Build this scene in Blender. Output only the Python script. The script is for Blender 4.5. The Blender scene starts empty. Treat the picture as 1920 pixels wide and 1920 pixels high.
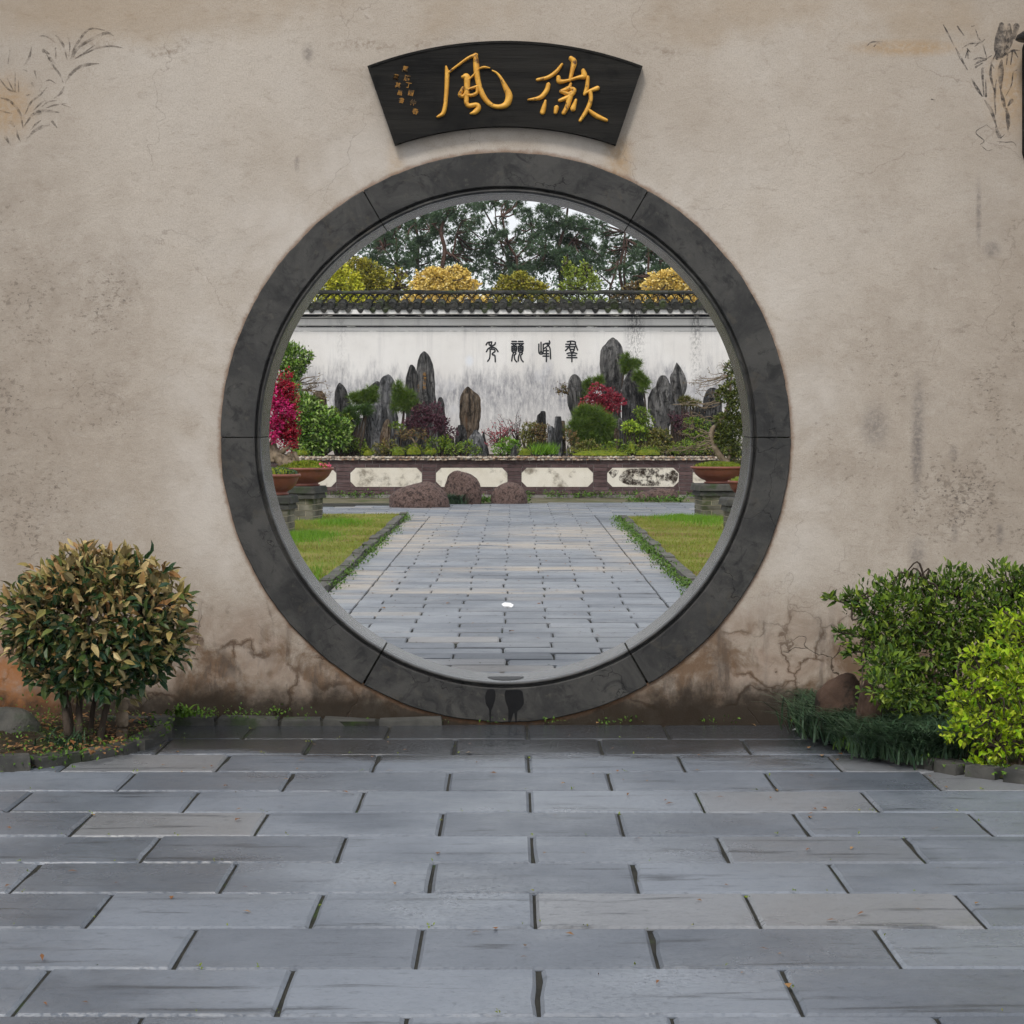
import bpy, math, random
import numpy as np
from mathutils import Vector, noise as mnoise

# ------------------------------------------------------------------ camera, sky, sun, exposure
SC = bpy.context.scene
COL = SC.collection
D, F, H = 9.6, 3936.0, 1.405          # distance camera-gate wall, focal length in photo pixels, eye height
VX, VY = 963.0, 779.0                 # where the level optical axis meets the photograph (1920 px)
cam_d = bpy.data.cameras.new('camera')
cam_d.sensor_width = 36.0
cam_d.lens = F / 1920 * 36.0
cam_d.shift_x = -(VX - 960) / 1920
cam_d.shift_y = (VY - 960) / 1920
cam_d.clip_start, cam_d.clip_end = 0.1, 3000
cam = bpy.data.objects.new('camera', cam_d)
cam.location = (0, -D, H)
cam.rotation_euler = (math.radians(90), 0, 0)
COL.objects.link(cam)
SC.camera = cam

SUN_EL, SUN_AZ = math.radians(52), math.radians(200)   # azimuth clockwise from +Y (behind the camera, a little left)
W = bpy.data.worlds.new('World')
SC.world = W
W.use_nodes = True
wt = W.node_tree
wt.nodes.clear()
sky = wt.nodes.new('ShaderNodeTexSky')
sky.sky_type = 'NISHITA'
sky.sun_disc = False
sky.sun_elevation, sky.sun_rotation = SUN_EL, SUN_AZ
sky.air_density, sky.dust_density = 1.2, 4.0
cloud = wt.nodes.new('ShaderNodeMix'); cloud.data_type = 'RGBA'
cloud.inputs[0].default_value = 0.86                   # even overcast veil over the blue
cloud.inputs[7].default_value = (9.0, 9.25, 9.6, 1)
bg = wt.nodes.new('ShaderNodeBackground'); bg.inputs[1].default_value = 0.088
wo = wt.nodes.new('ShaderNodeOutputWorld')
wt.links.new(sky.outputs[0], cloud.inputs[6])
wt.links.new(cloud.outputs[2], bg.inputs[0])
wt.links.new(bg.outputs[0], wo.inputs[0])

sun_d = bpy.data.lights.new('sun', 'SUN')
sun_d.energy = 1.5
sun_d.angle = math.radians(12)
sun_d.color = (1.0, 0.95, 0.88)
sun = bpy.data.objects.new('sun', sun_d)
sdir = Vector((math.sin(SUN_AZ) * math.cos(SUN_EL), math.cos(SUN_AZ) * math.cos(SUN_EL), math.sin(SUN_EL)))
sun.rotation_euler = sdir.to_track_quat('Z', 'Y').to_euler()
sun.location = (0, -5, 30)
COL.objects.link(sun)

SC.view_settings.view_transform = 'Standard'
SC.view_settings.look = 'None'
SC.view_settings.exposure = 0.40
SC.view_settings.gamma = 1.0
SC.view_settings.use_curve_mapping = False
SC.render.engine = 'CYCLES'
SC.cycles.use_denoising = True
SC.cycles.max_bounces = 5
SC.cycles.use_adaptive_sampling = True
SC.cycles.adaptive_threshold = 0.025
SC.cycles.transparent_max_bounces = 16

rng = np.random.default_rng(7)
random.seed(7)
PI = math.pi


def P(px, py, y):
    """photo pixel (1920 px) on the upright plane Y=y -> world point"""
    d = y + D
    return np.array([(px - VX) / F * d, y, H - (py - VY) / F * d])


def gy(py):
    """depth Y at which the ground shows at photo row py"""
    return F * H / (py - VY) - D


# ------------------------------------------------------------------ mesh helpers
class MB:
    def __init__(s):
        s.v, s.f, s.n = [], [], 0

    def add(s, v, f):
        v = np.asarray(v, float).reshape(-1, 3)
        if isinstance(f, np.ndarray):
            s.f.append(f + s.n)
        else:
            by = {}
            for q in f:
                by.setdefault(len(q), []).append(q)
            for q in by.values():
                s.f.append(np.array(q) + s.n)
        s.v.append(v)
        s.n += len(v)
        return s

    def box(s, x0, x1, y0, y1, z0, z1):
        v = [(x, y, z) for z in (z0, z1) for y in (y0, y1) for x in (x0, x1)]
        return s.add(v, [(0, 2, 3, 1), (4, 5, 7, 6), (0, 1, 5, 4), (2, 6, 7, 3), (0, 4, 6, 2), (1, 3, 7, 5)])

    def tube(s, pts, rad, k=6, cap=True):
        p = np.asarray(pts, float)
        m = len(p)
        r = np.broadcast_to(np.asarray(rad, float), (m,))
        t = np.gradient(p, axis=0)
        t /= np.linalg.norm(t, axis=1)[:, None] + 1e-9
        up = np.array([0.13, 0.9, 0.31])
        a = np.cross(t, up); a /= np.linalg.norm(a, axis=1)[:, None] + 1e-9
        b = np.cross(t, a)
        th = np.arange(k) * 2 * PI / k
        v = (p[:, None] + r[:, None, None] * (a[:, None] * np.cos(th)[None, :, None] + b[:, None] * np.sin(th)[None, :, None])).reshape(-1, 3)
        i = np.arange(m - 1)[:, None] * k
        j = np.arange(k)[None]
        jn = (j + 1) % k
        f = np.stack([i + j, i + jn, i + k + jn, i + k + j], -1).reshape(-1, 4)
        s.add(v, f)
        if cap:
            s.f.append((np.arange(k)[::-1][None] + s.n - len(v)))
            s.f.append((np.arange(k)[None] + s.n - k))
        return s

    def lathe(s, prof, c, k=32, sx=1.0, sy=1.0):
        th = np.arange(k) * 2 * PI / k
        v = np.array([[c[0] + r * sx * math.cos(t), c[1] + r * sy * math.sin(t), c[2] + z] for r, z in prof for t in th])
        m = len(prof)
        i = np.arange(m - 1)[:, None] * k
        j = np.arange(k)[None]
        jn = (j + 1) % k
        return s.add(v, np.stack([i + j, i + jn, i + k + jn, i + k + j], -1).reshape(-1, 4))

    def prism(s, poly, y0, y1):
        """polygon in x,z extruded from y0 (front) to y1"""
        m = len(poly)
        v = [(x, y0, z) for x, z in poly] + [(x, y1, z) for x, z in poly]
        f = [tuple(range(m)), tuple(range(2 * m - 1, m - 1, -1))] + [((i + 1) % m, i, m + i, m + (i + 1) % m) for i in range(m)]
        return s.add(v, f)

    def build(s, name, mat, parent=None, org=None, smooth=False):
        v = np.concatenate(s.v)
        if org is None:
            org = np.array(parent['_org']) if parent is not None else np.zeros(3)
        v = v - np.asarray(org)
        me = bpy.data.meshes.new(name)
        loops = np.concatenate([f.reshape(-1) for f in s.f])
        tot = np.concatenate([np.full(len(f), f.shape[1]) for f in s.f])
        me.vertices.add(len(v)); me.loops.add(len(loops)); me.polygons.add(len(tot))
        me.vertices.foreach_set('co', v.reshape(-1))
        me.loops.foreach_set('vertex_index', loops.astype(np.int32))
        me.polygons.foreach_set('loop_start', (np.cumsum(tot) - tot).astype(np.int32))
        me.polygons.foreach_set('use_smooth', np.full(len(tot), smooth))
        me.update(calc_edges=True)
        me.validate()
        me.materials.append(mat)
        o = bpy.data.objects.new(name, me)
        COL.objects.link(o)
        if parent is not None:
            o.parent = parent
            po = np.array(parent['_org'])
            o.location = np.asarray(org) - po
        else:
            o.location = org
        o['_org'] = list(map(float, org))
        return o


def thing(name, label, cat, org, group=None):
    o = bpy.data.objects.new(name, None)
    o.empty_display_size = 0.1
    COL.objects.link(o)
    o.location = org
    o['_org'] = list(map(float, org))
    return tag(o, label, cat, group)


def tag(o, label=None, cat=None, group=None, kind=None):
    if label: o['label'] = label
    if cat: o['category'] = cat
    if group: o['group'] = group
    if kind: o['kind'] = kind
    return o


def inst(name, mesh, parent, loc, scale=(1, 1, 1), rot=(0, 0, 0)):
    """a piece sharing mesh data; loc in world coordinates"""
    o = bpy.data.objects.new(name, mesh)
    COL.objects.link(o)
    o.parent = parent
    o.location = np.asarray(loc, float) - np.array(parent['_org'])
    o.scale = scale
    o.rotation_euler = rot
    return o


def joined(mb, me, loc, scale=(1, 1, 1)):
    """a copy of a small mesh added to a joined mass (used past the ends of the view)"""
    v = np.array([q.co for q in me.vertices]) * np.asarray(scale) + np.asarray(loc)
    mb.add(v, [tuple(p.vertices) for p in me.polygons])


def catmull(pts, n=6):
    """smooth resample; every column is interpolated"""
    p = np.asarray(pts, float)
    if len(p) < 3:
        t = np.linspace(0, 1, n + 1)[:, None]
        return p[0] * (1 - t) + p[-1] * t
    q = np.vstack([2 * p[0] - p[1], p, 2 * p[-1] - p[-2]])
    out = []
    for i in range(1, len(q) - 2):
        for t in np.linspace(0, 1, n, endpoint=False):
            a, b, c, d = q[i - 1:i + 3]
            out.append(0.5 * (2 * b + (c - a) * t + (2 * a - 5 * b + 4 * c - d) * t * t + (3 * b - a - 3 * c + d) * t ** 3))
    out.append(p[-1])
    return np.array(out)


def stroke(mb, pts, y, h, n=6, k=7):
    """brush stroke in the x,z plane: rows (x, z, width); raised half-round relief of height h in front of plane y"""
    q = catmull(pts, n)
    xz, w = q[:, :2], np.maximum(q[:, 2], 1e-4) / 2
    t = np.gradient(xz, axis=0); t /= np.linalg.norm(t, axis=1)[:, None] + 1e-9
    e0, e1 = [], []
    for a in (0.98, 0.75, 0.4):
        e0.append((*(xz[0] - t[0] * w[0] * a), w[0] * math.sqrt(1 - a * a)))
    for a in (0.4, 0.75, 0.98):
        e1.append((*(xz[-1] + t[-1] * w[-1] * a), w[-1] * math.sqrt(1 - a * a)))
    xz = np.vstack([np.array(e0)[:, :2], xz, np.array(e1)[:, :2]])
    w = np.concatenate([np.array(e0)[:, 2], w, np.array(e1)[:, 2]])
    t = np.gradient(xz, axis=0); t /= np.linalg.norm(t, axis=1)[:, None] + 1e-9
    nrm = np.stack([-t[:, 1], t[:, 0]], 1)
    th = np.linspace(0, PI, k)
    m = len(xz)
    x = xz[:, None, 0] + nrm[:, None, 0] * w[:, None] * np.cos(th)
    z = xz[:, None, 1] + nrm[:, None, 1] * w[:, None] * np.cos(th)
    hh = np.minimum(1.0, w / (w.max() * 0.5 + 1e-9))
    yy = y - h * np.sin(th)[None] * hh[:, None]
    v = np.stack([x, yy, z], -1).reshape(-1, 3)
    i = np.arange(m - 1)[:, None] * k
    j = np.arange(k - 1)[None]
    mb.add(v, np.stack([i + j, i + j + 1, i + k + j + 1, i + k + j], -1).reshape(-1, 4))


LEAF_V = np.array([[0, 0, 0], [-.5, .38, .10], [0, .40, 0], [.5, .38, .10], [-.34, .74, .05], [0, .75, -.03], [.34, .74, .05], [0, 1, -.12]])
LEAF_F = np.array([[0, 2, 1], [0, 3, 2], [1, 2, 4], [2, 5, 4], [2, 3, 6], [2, 6, 5], [4, 5, 7], [5, 6, 7]])
DIA_V = np.array([[0, 0, 0], [-.5, .5, .12], [0, 1, -.05], [.5, .5, .12]])
DIA_F = np.array([[0, 3, 1], [1, 3, 2]])
NEE_V = np.array([[-.5, 0, 0], [.5, 0, 0], [0, 1, 0]])
NEE_F = np.array([[0, 1, 2]])


def unit(a):
    return a / (np.linalg.norm(a, axis=-1, keepdims=True) + 1e-9)


def frames(axis, nrm):
    side = unit(np.cross(axis, nrm))
    up = np.cross(side, axis)
    return np.stack([side, axis, up], -1)        # columns


def place(mb, tv, tf, pos, axis, nrm, wid, length):
    R = frames(unit(axis), nrm)
    n = len(pos)
    sc = np.stack([wid, length, length], -1)
    v = np.einsum('nij,nkj->nki', R, tv[None] * sc[:, None]) + pos[:, None]
    k = len(tv)
    f = (tf[None] + (np.arange(n) * k)[:, None, None]).reshape(-1, tf.shape[1])
    mb.add(v.reshape(-1, 3), f)


def rdir(n):
    return unit(rng.normal(size=(n, 3)))


DENS = 4.2        # leaves per clump face, overall


def clump_points(clumps, dens, shell=0.55, lump=0.22):
    """points spread through ellipsoid clumps (centre, radii): dens per square metre of face"""
    pos, out = [], []
    for c, r in clumps:
        n = max(8, int(dens * r[0] * r[2] * PI * DENS))
        u = rdir(n)
        rad = shell + (1 - shell) * rng.random(n) ** 0.6
        ph = rng.random(3) * 9
        w = np.sin(u[:, 0] * 5 + ph[0]) + np.sin(u[:, 1] * 5 + ph[1]) + np.sin(u[:, 2] * 6 + ph[2])
        rad *= 1 + lump * w / 2
        pos.append(np.asarray(c) + u * rad[:, None] * np.asarray(r)); out.append(u)
    return np.concatenate(pos), np.concatenate(out)


def leaf_mass(mb, clumps, dens, L, asp=0.45, up=0.3, tv=DIA_V, tf=DIA_F, jit=0.7, shell=0.5, lump=0.22):
    pos, out = clump_points(clumps, dens, shell, lump)
    n = len(pos)
    ax = out + jit * rdir(n) + np.array([0, 0, up])
    nr = unit(out * 0.6 + np.array([0, -0.2, 0.8]) + 0.6 * rdir(n))
    ln = L * rng.uniform(0.6, 1.25, n)
    place(mb, tv, tf, pos, ax, nr, ln * asp, ln)
    return pos


def needle_mass(mb, clumps, dens, L, w, per=11, up=0.5, shell=0.35):
    pos, out = clump_points(clumps, dens * 0.75, shell)
    n = len(pos)
    d0 = unit(out * 0.8 + np.array([0, 0, up]) + 0.4 * rdir(n))
    pp = np.repeat(pos, per, 0)
    ax = unit(np.repeat(d0, per, 0) + 0.85 * rdir(n * per))
    ln = L * rng.uniform(0.7, 1.2, n * per)
    place(mb, NEE_V, NEE_F, pp, ax, rdir(n * per), np.full(n * per, w), ln)
    return pos


# ------------------------------------------------------------------ material helpers
class NT:
    def __init__(s, name):
        s.m = bpy.data.materials.new(name)
        s.m.use_nodes = True
        s.t = s.m.node_tree
        s.b = s.t.nodes['Principled BSDF']
        g = s.t.nodes.new('ShaderNodeNewGeometry')
        s.geo = g
        s.pos = g.outputs['Position']
        s.island = g.outputs['Random Per Island']

    def put(s, sock, v):
        if isinstance(v, bpy.types.NodeSocket):
            s.t.links.new(v, sock)
        else:
            if sock.type == 'RGBA' and not isinstance(v, (int, float)) and len(v) == 3:
                v = (*v, 1)
            sock.default_value = v

    def vm(s, op, a, b=None):
        n = s.t.nodes.new('ShaderNodeVectorMath'); n.operation = op
        s.put(n.inputs[0], a)
        if b is not None: s.put(n.inputs[1], b)
        return n.outputs['Value'] if op in ('LENGTH', 'DISTANCE', 'DOT_PRODUCT') else n.outputs[0]

    def ma(s, op, a, b=0.0, clamp=False):
        n = s.t.nodes.new('ShaderNodeMath'); n.operation = op; n.use_clamp = clamp
        s.put(n.inputs[0], a); s.put(n.inputs[1], b)
        return n.outputs[0]

    def noise(s, scale, detail=4, rough=0.55, dist=0.0, stretch=None, off=None):
        v = s.pos
        if stretch: v = s.vm('MULTIPLY', v, stretch)
        if off: v = s.vm('ADD', v, off)
        n = s.t.nodes.new('ShaderNodeTexNoise')
        s.put(n.inputs['Vector'], v)
        n.inputs['Scale'].default_value = scale; n.inputs['Detail'].default_value = detail
        n.inputs['Roughness'].default_value = rough; n.inputs['Distortion'].default_value = dist
        return n.outputs[0]

    def vor(s, scale, feature='DISTANCE_TO_EDGE', stretch=None, warp=0.0):
        v = s.pos
        if stretch: v = s.vm('MULTIPLY', v, stretch)
        if warp:
            nn = s.t.nodes.new('ShaderNodeTexNoise'); nn.inputs['Scale'].default_value = 6
            nn.inputs['Detail'].default_value = 5
            s.put(nn.inputs['Vector'], s.pos)
            sc = s.t.nodes.new('ShaderNodeVectorMath'); sc.operation = 'SCALE'
            s.put(sc.inputs[0], nn.outputs[1]); sc.inputs['Scale'].default_value = warp
            v = s.vm('ADD', v, sc.outputs[0])
        n = s.t.nodes.new('ShaderNodeTexVoronoi'); n.feature = feature
        s.put(n.inputs['Vector'], v); n.inputs['Scale'].default_value = scale
        return n.outputs[0]

    def mr(s, v, a, b, c=0.0, d=1.0, smooth=True):
        n = s.t.nodes.new('ShaderNodeMapRange')
        n.interpolation_type = 'SMOOTHSTEP' if smooth else 'LINEAR'
        s.put(n.inputs[0], v)
        for i, q in enumerate((a, b, c, d)): s.put(n.inputs[i + 1], q)
        return n.outputs[0]

    def mix(s, f, a, b, blend='MIX'):
        n = s.t.nodes.new('ShaderNodeMix'); n.data_type = 'RGBA'; n.blend_type = blend
        s.put(n.inputs[0], f); s.put(n.inputs[6], a); s.put(n.inputs[7], b)
        return n.outputs[2]

    def blob(s, cx, cz, rx, rz):
        v = s.vm('SUBTRACT', s.pos, (cx, 0, cz))
        v = s.vm('MULTIPLY', v, (1 / rx, 0, 1 / rz))
        return s.mr(s.vm('LENGTH', v), 1.0, 0.15)

    def xyz(s):
        n = s.t.nodes.new('ShaderNodeSeparateXYZ')
        s.put(n.inputs[0], s.pos)
        return n.outputs

    def objrand(s):
        return s.t.nodes.new('ShaderNodeObjectInfo').outputs['Random']

    def bump(s, h, strength=0.3, dist=0.02):
        n = s.t.nodes.new('ShaderNodeBump')
        n.inputs['Strength'].default_value = strength; n.inputs['Distance'].default_value = dist
        s.put(n.inputs['Height'], h)
        s.put(s.b.inputs['Normal'], n.outputs[0])

    def done(s, color, rough=0.7, spec=0.4, metal=0.0):
        s.put(s.b.inputs['Base Color'], color)
        s.put(s.b.inputs['Roughness'], rough)
        s.put(s.b.inputs['Metallic'], metal)
        s.b.inputs['Specular IOR Level'].default_value = spec
        return s.m


def mottled(name, c1, c2, scale=6, c3=None, s3=2.5, t3=(0.5, 0.65), rough=0.75, spec=0.3, bump=0.3, bscale=40, bdist=0.01,
            stretch=None, var=0.0, metal=0.0):
    """two-tone weathered surface, optional third stain tone, optional piece-to-piece variation"""
    t = NT(name)
    c = t.mix(t.mr(t.noise(scale, 6, 0.6, stretch=stretch), 0.3, 0.7), c1, c2)
    if c3 is not None:
        c = t.mix(t.mr(t.noise(s3, 6, 0.65, off=(3.1, 1.7, 9.2)), *t3), c, c3)
    if var:
        r = t.ma('FRACT', t.ma('ADD', t.objrand(), t.ma('MULTIPLY', t.island, 7.31)))
        v = t.mr(r, 0, 1, 1 - var, 1 + var, False)
        n = t.t.nodes.new('ShaderNodeVectorMath'); n.operation = 'SCALE'
        t.put(n.inputs[0], c); t.put(n.inputs['Scale'], v)
        c = n.outputs[0]
    if bump:
        t.bump(t.noise(bscale, 6, 0.65, stretch=stretch), bump, bdist)
    return t.done(c, rough, spec, metal)


def leafmat(name, cols, back=None, rough=0.5, spec=0.22, trans=0.0):
    """leaves: colour picked leaf by leaf from cols; optional paler underside"""
    t = NT(name)
    r = t.ma('FRACT', t.ma('ADD', t.objrand(), t.ma('MULTIPLY', t.island, 5.77)))
    ramp = t.t.nodes.new('ShaderNodeValToRGB')
    el = ramp.color_ramp.elements
    while len(el) < len(cols): el.new(0.5)
    for i, c in enumerate(cols):
        el[i].position = i / max(1, len(cols) - 1)
        el[i].color = (*c, 1)
    t.put(ramp.inputs[0], r)
    c = ramp.outputs[0]
    if back is not None:
        c = t.mix(t.geo.outputs['Backfacing'], c, t.mix(0.35, back, c))
    if trans:
        tr = t.t.nodes.new('ShaderNodeBsdfTranslucent')
        t.put(tr.inputs[0], c)
        mx = t.t.nodes.new('ShaderNodeMixShader')
        mx.inputs[0].default_value = trans
        t.t.links.new(t.b.outputs[0], mx.inputs[1]); t.t.links.new(tr.outputs[0], mx.inputs[2])
        t.t.links.new(mx.outputs[0], t.t.nodes['Material Output'].inputs[0])
    return t.done(c, rough, spec)


def inkmat(name, col, lo=0.42, hi=0.6, amax=0.8, scale=30, stretch=None, amin=0.0):
    """worn ink or paint: noise lets the plaster behind show through"""
    t = NT(name)
    a = t.mr(t.noise(scale, 5, 0.7, stretch=stretch), lo, hi, amin, amax)
    tr = t.t.nodes.new('ShaderNodeBsdfTransparent')
    mx = t.t.nodes.new('ShaderNodeMixShader')
    t.put(mx.inputs[0], a)
    t.t.links.new(tr.outputs[0], mx.inputs[1]); t.t.links.new(t.b.outputs[0], mx.inputs[2])
    t.t.links.new(mx.outputs[0], t.t.nodes['Material Output'].inputs[0])
    return t.done(col, 0.9, 0.1)


def wx(px): return (px - VX) / 410.0
def wz(py): return H - (py - VY) / 410.0


RCX, RCZ = wx(948), wz(820)            # centre of the round gate


def gate_plaster():
    t = NT('weathered_plaster')
    x, y, z = t.xyz()
    big = t.noise(0.55, 4, 0.5)
    mid = t.noise(3.2, 7, 0.62, 0.4)
    fine = t.noise(38, 6, 0.7)
    grain = t.noise(160, 3, 0.6)
    c = t.mix(t.mr(big, 0.36, 0.64), (0.445, 0.388, 0.328), (0.525, 0.472, 0.412))
    c = t.mix(t.mr(mid, 0.42, 0.72, 0, 0.30), c, (0.345, 0.288, 0.232))
    c = t.mix(t.mr(t.noise(2.1, 6, 0.6, off=(7, 3, 1)), 0.5, 0.72, 0, 0.5), c, (0.50, 0.455, 0.405))
    c = t.mix(t.mr(grain, 0.42, 0.68, 0, 0.38), c, (0.29, 0.24, 0.19))
    c = t.mix(t.mr(t.noise(75, 6, 0.7, 0.5, stretch=(0.8, 1, 1.5), off=(2, 0, 4)), 0.56, 0.72, 0, 0.40), c, (0.22, 0.175, 0.135))
    c = t.mix(t.mr(t.noise(11, 8, 0.75, 0.6, stretch=(0.8, 1, 1.3), off=(3, 0, 9)), 0.55, 0.68, 0, 0.32), c, (0.27, 0.215, 0.165))
    c = t.mix(t.mr(t.noise(8, 8, 0.72, 0.6, off=(13, 0, 2)), 0.56, 0.68, 0, 0.30), c, (0.58, 0.53, 0.475))
    # where mould, brown seepage and grime sit; outer fields also paint shade at both ends
    mould_edge_shade = None
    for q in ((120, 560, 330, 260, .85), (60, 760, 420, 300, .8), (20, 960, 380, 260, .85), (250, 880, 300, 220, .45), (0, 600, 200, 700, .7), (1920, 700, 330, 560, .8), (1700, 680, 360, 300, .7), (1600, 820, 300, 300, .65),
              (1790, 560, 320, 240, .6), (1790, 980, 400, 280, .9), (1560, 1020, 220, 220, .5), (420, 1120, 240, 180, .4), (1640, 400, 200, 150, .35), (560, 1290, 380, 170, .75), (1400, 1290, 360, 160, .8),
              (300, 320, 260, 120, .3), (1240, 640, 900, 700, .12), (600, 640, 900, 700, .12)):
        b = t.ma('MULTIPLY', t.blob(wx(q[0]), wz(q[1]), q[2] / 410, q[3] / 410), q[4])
        mould_edge_shade = b if mould_edge_shade is None else t.ma('MAXIMUM', mould_edge_shade, b)
    mould_edge_shade = t.ma('MULTIPLY', mould_edge_shade, t.mr(t.noise(2.3, 7, 0.68, 0.5, off=(11, 0, 5)), 0.30, 0.66, 0.60, 1.10))
    spk = t.noise(30, 8, 0.72, 0.3, stretch=(1, 1, 1.5), off=(4, 0, 2))
    thr = t.mr(mould_edge_shade, 0, 1, 0.76, 0.46, False)
    m1 = t.mr(t.ma('SUBTRACT', spk, thr), 0.0, 0.07)
    spots = t.mr(t.ma('SUBTRACT', t.noise(58, 5, 0.6, stretch=(1, 1, 1.3), off=(9, 0, 2)), t.mr(mould_edge_shade, 0, 1, 0.86, 0.53, False)), 0.0, 0.06)
    c = t.mix(t.ma('MULTIPLY', mould_edge_shade, t.mr(t.noise(8.5, 10, 0.76, 0.5, off=(6, 0, 3)), 0.34, 0.66, 0.16, 0.74)), c, (0.265, 0.215, 0.17))
    sides = t.ma('MULTIPLY', t.mr(t.ma('ABSOLUTE', t.ma('SUBTRACT', x, RCX)), 1.5, 2.5), t.mr(t.noise(1.7, 9, 0.72, 0.5, off=(3, 0, 12)), 0.28, 0.66, 0.2, 1))  # light falloff towards both wall ends, painted as a darker tone
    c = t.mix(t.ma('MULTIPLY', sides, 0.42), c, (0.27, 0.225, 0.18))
    c = t.mix(t.ma('MULTIPLY', m1, 0.5), c, (0.15, 0.12, 0.095))
    scuff = t.mr(t.noise(16, 9, 0.75, 0.4, stretch=(0.7, 1, 1.6), off=(1, 0, 6)), 0.52, 0.74)
    c = t.mix(t.ma('MULTIPLY', scuff, 0.40), c, (0.24, 0.19, 0.15))
    c = t.mix(t.ma('MULTIPLY', spots, 0.7), c, (0.10, 0.085, 0.075))
    # damp band over the ground: blotches, peeled skin, orange rust at the far left
    zz = t.ma('ADD', z, t.ma('MULTIPLY', t.ma('SUBTRACT', t.noise(2.6, 7, 0.65, off=(1, 5, 3)), 0.5), 0.62))
    damp = t.mr(zz, 0.66, 0.30)
    c = t.mix(t.ma('MULTIPLY', damp, t.mr(t.noise(5.5, 8, 0.7, 0.6, off=(2, 0, 7)), 0.33, 0.58, 0.18, 0.95)), c, (0.155, 0.098, 0.060))
    c = t.mix(t.ma('MULTIPLY', damp, t.mr(t.noise(4.2, 6, 0.6, 0.5, off=(8, 0, 3)), 0.55, 0.66, 0, 0.5)), c, (0.42, 0.33, 0.27))
    drip = t.mr(t.noise(9, 6, 0.6, stretch=(1, 1, 0.16), off=(5, 0, 0)), 0.54, 0.70)
    c = t.mix(t.ma('MULTIPLY', t.ma('MULTIPLY', drip, t.mr(zz, 0.66, 0.24)), 0.85), c, (0.075, 0.06, 0.05))
    for q in ((1300, 1270, 90, 80), (1400, 1310, 120, 50), (620, 1290, 110, 70), (430, 1260, 120, 80)):
        b = t.ma('MULTIPLY', t.blob(wx(q[0]), wz(q[1]), q[2] / 410 * 1.3, q[3] / 410 * 1.3), t.mr(t.noise(13, 8, 0.72, 0.4, stretch=(1, 1, 0.4), off=(q[0] / 97, 0, 0)), 0.46, 0.62))
        c = t.mix(t.ma('MULTIPLY', b, 0.75), c, (0.085, 0.07, 0.06))
    pv = t.vor(3.4, stretch=(1, 0, 1), warp=0.30)
    peel = t.ma('MULTIPLY', damp, t.mr(t.noise(2.6, 4, 0.5, off=(4, 4, 1)), 0.40, 0.48))
    c = t.mix(t.ma('MULTIPLY', peel, t.mr(pv, 0.03, 0.06, 0, 0.5)), c, (0.42, 0.345, 0.285))
    c = t.mix(t.ma('MULTIPLY', peel, t.mr(pv, 0.022, 0.006, 0, 0.8)), c, (0.10, 0.065, 0.045))
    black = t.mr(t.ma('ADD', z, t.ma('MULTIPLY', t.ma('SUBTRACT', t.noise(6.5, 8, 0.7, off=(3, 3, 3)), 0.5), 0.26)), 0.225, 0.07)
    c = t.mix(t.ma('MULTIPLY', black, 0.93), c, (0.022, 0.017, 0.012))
    rust = t.ma('MULTIPLY', t.blob(wx(10), wz(1265), 0.42, 0.36), t.mr(t.noise(7, 8, 0.7), 0.34, 0.62, 0.05, 1))
    c = t.mix(t.ma('MULTIPLY', rust, 0.85), c, (0.33, 0.135, 0.045))
    # seepage band along the top and below the plaque corners, faint warm streaks
    zt = t.ma('ADD', z, t.ma('MULTIPLY', t.ma('SUBTRACT', t.noise(1.7, 6, 0.6, off=(6, 0, 1)), 0.5), 0.42))
    top = t.mr(zt, 3.07, 3.20)
    c = t.mix(t.ma('MULTIPLY', t.ma('MULTIPLY', top, t.mr(t.noise(1.1, 5, 0.6, off=(3, 0, 8)), 0.4, 0.62, 0.15, 1)), 0.5), c, (0.33, 0.245, 0.16))
    edge = t.ma('MULTIPLY', t.mr(t.ma('ABSOLUTE', t.ma('SUBTRACT', zt, 3.10)), 0.045, 0.0), t.mr(fine, 0.42, 0.62))
    c = t.mix(t.ma('MULTIPLY', t.ma('MULTIPLY', edge, t.mr(t.noise(1.4, 4, 0.6, off=(9, 0, 8)), 0.5, 0.62)), 0.6), c, (0.17, 0.12, 0.08))
    for q in ((742, 300, 16, 46), (1160, 305, 24, 55), (1700, 90, 90, 16), (1895, 160, 40, 90), (15, 200, 45, 60)):
        b = t.ma('MULTIPLY', t.blob(wx(q[0]), wz(q[1]), q[2] / 410 * 1.6, q[3] / 410 * 1.4), t.mr(fine, 0.3, 0.6, 0.35, 1))
        c = t.mix(t.ma('MULTIPLY', b, 0.62), c, (0.37, 0.23, 0.10))
    for q in ((1718, 860, 10, 70), (1722, 800, 12, 90), (1640, 800, 26, 40), (1788, 850, 8, 16), (1860, 468, 16, 16), (557, 308, 5, 14), (577, 100, 10, 16),
              (1790, 1000, 6, 18), (1875, 1000, 8, 20), (1720, 1040, 16, 34), (1835, 400, 5, 60)):
        b = t.ma('MULTIPLY', t.blob(wx(q[0]), wz(q[1]), q[2] / 410 * 1.5, q[3] / 410 * 1.5), t.mr(fine, 0.36, 0.6, 0.3, 1))
        c = t.mix(t.ma('MULTIPLY', b, 0.55), c, (0.13, 0.115, 0.11))
    halo = t.ma('MULTIPLY', t.mr(t.vm('LENGTH', t.vm('MULTIPLY', t.vm('SUBTRACT', t.pos, (RCX, 0, RCZ)), (1, 0, 1))), 1.75, 1.36), t.mr(t.noise(1.9, 7, 0.65, 0.4, off=(7, 0, 7)), 0.40, 0.62, 0, 0.5))  # light by the round opening, painted as paler plaster
    c = t.mix(t.ma('MULTIPLY', halo, t.mr(z, 0.3, 0.75)), c, (0.60, 0.56, 0.515))
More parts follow.
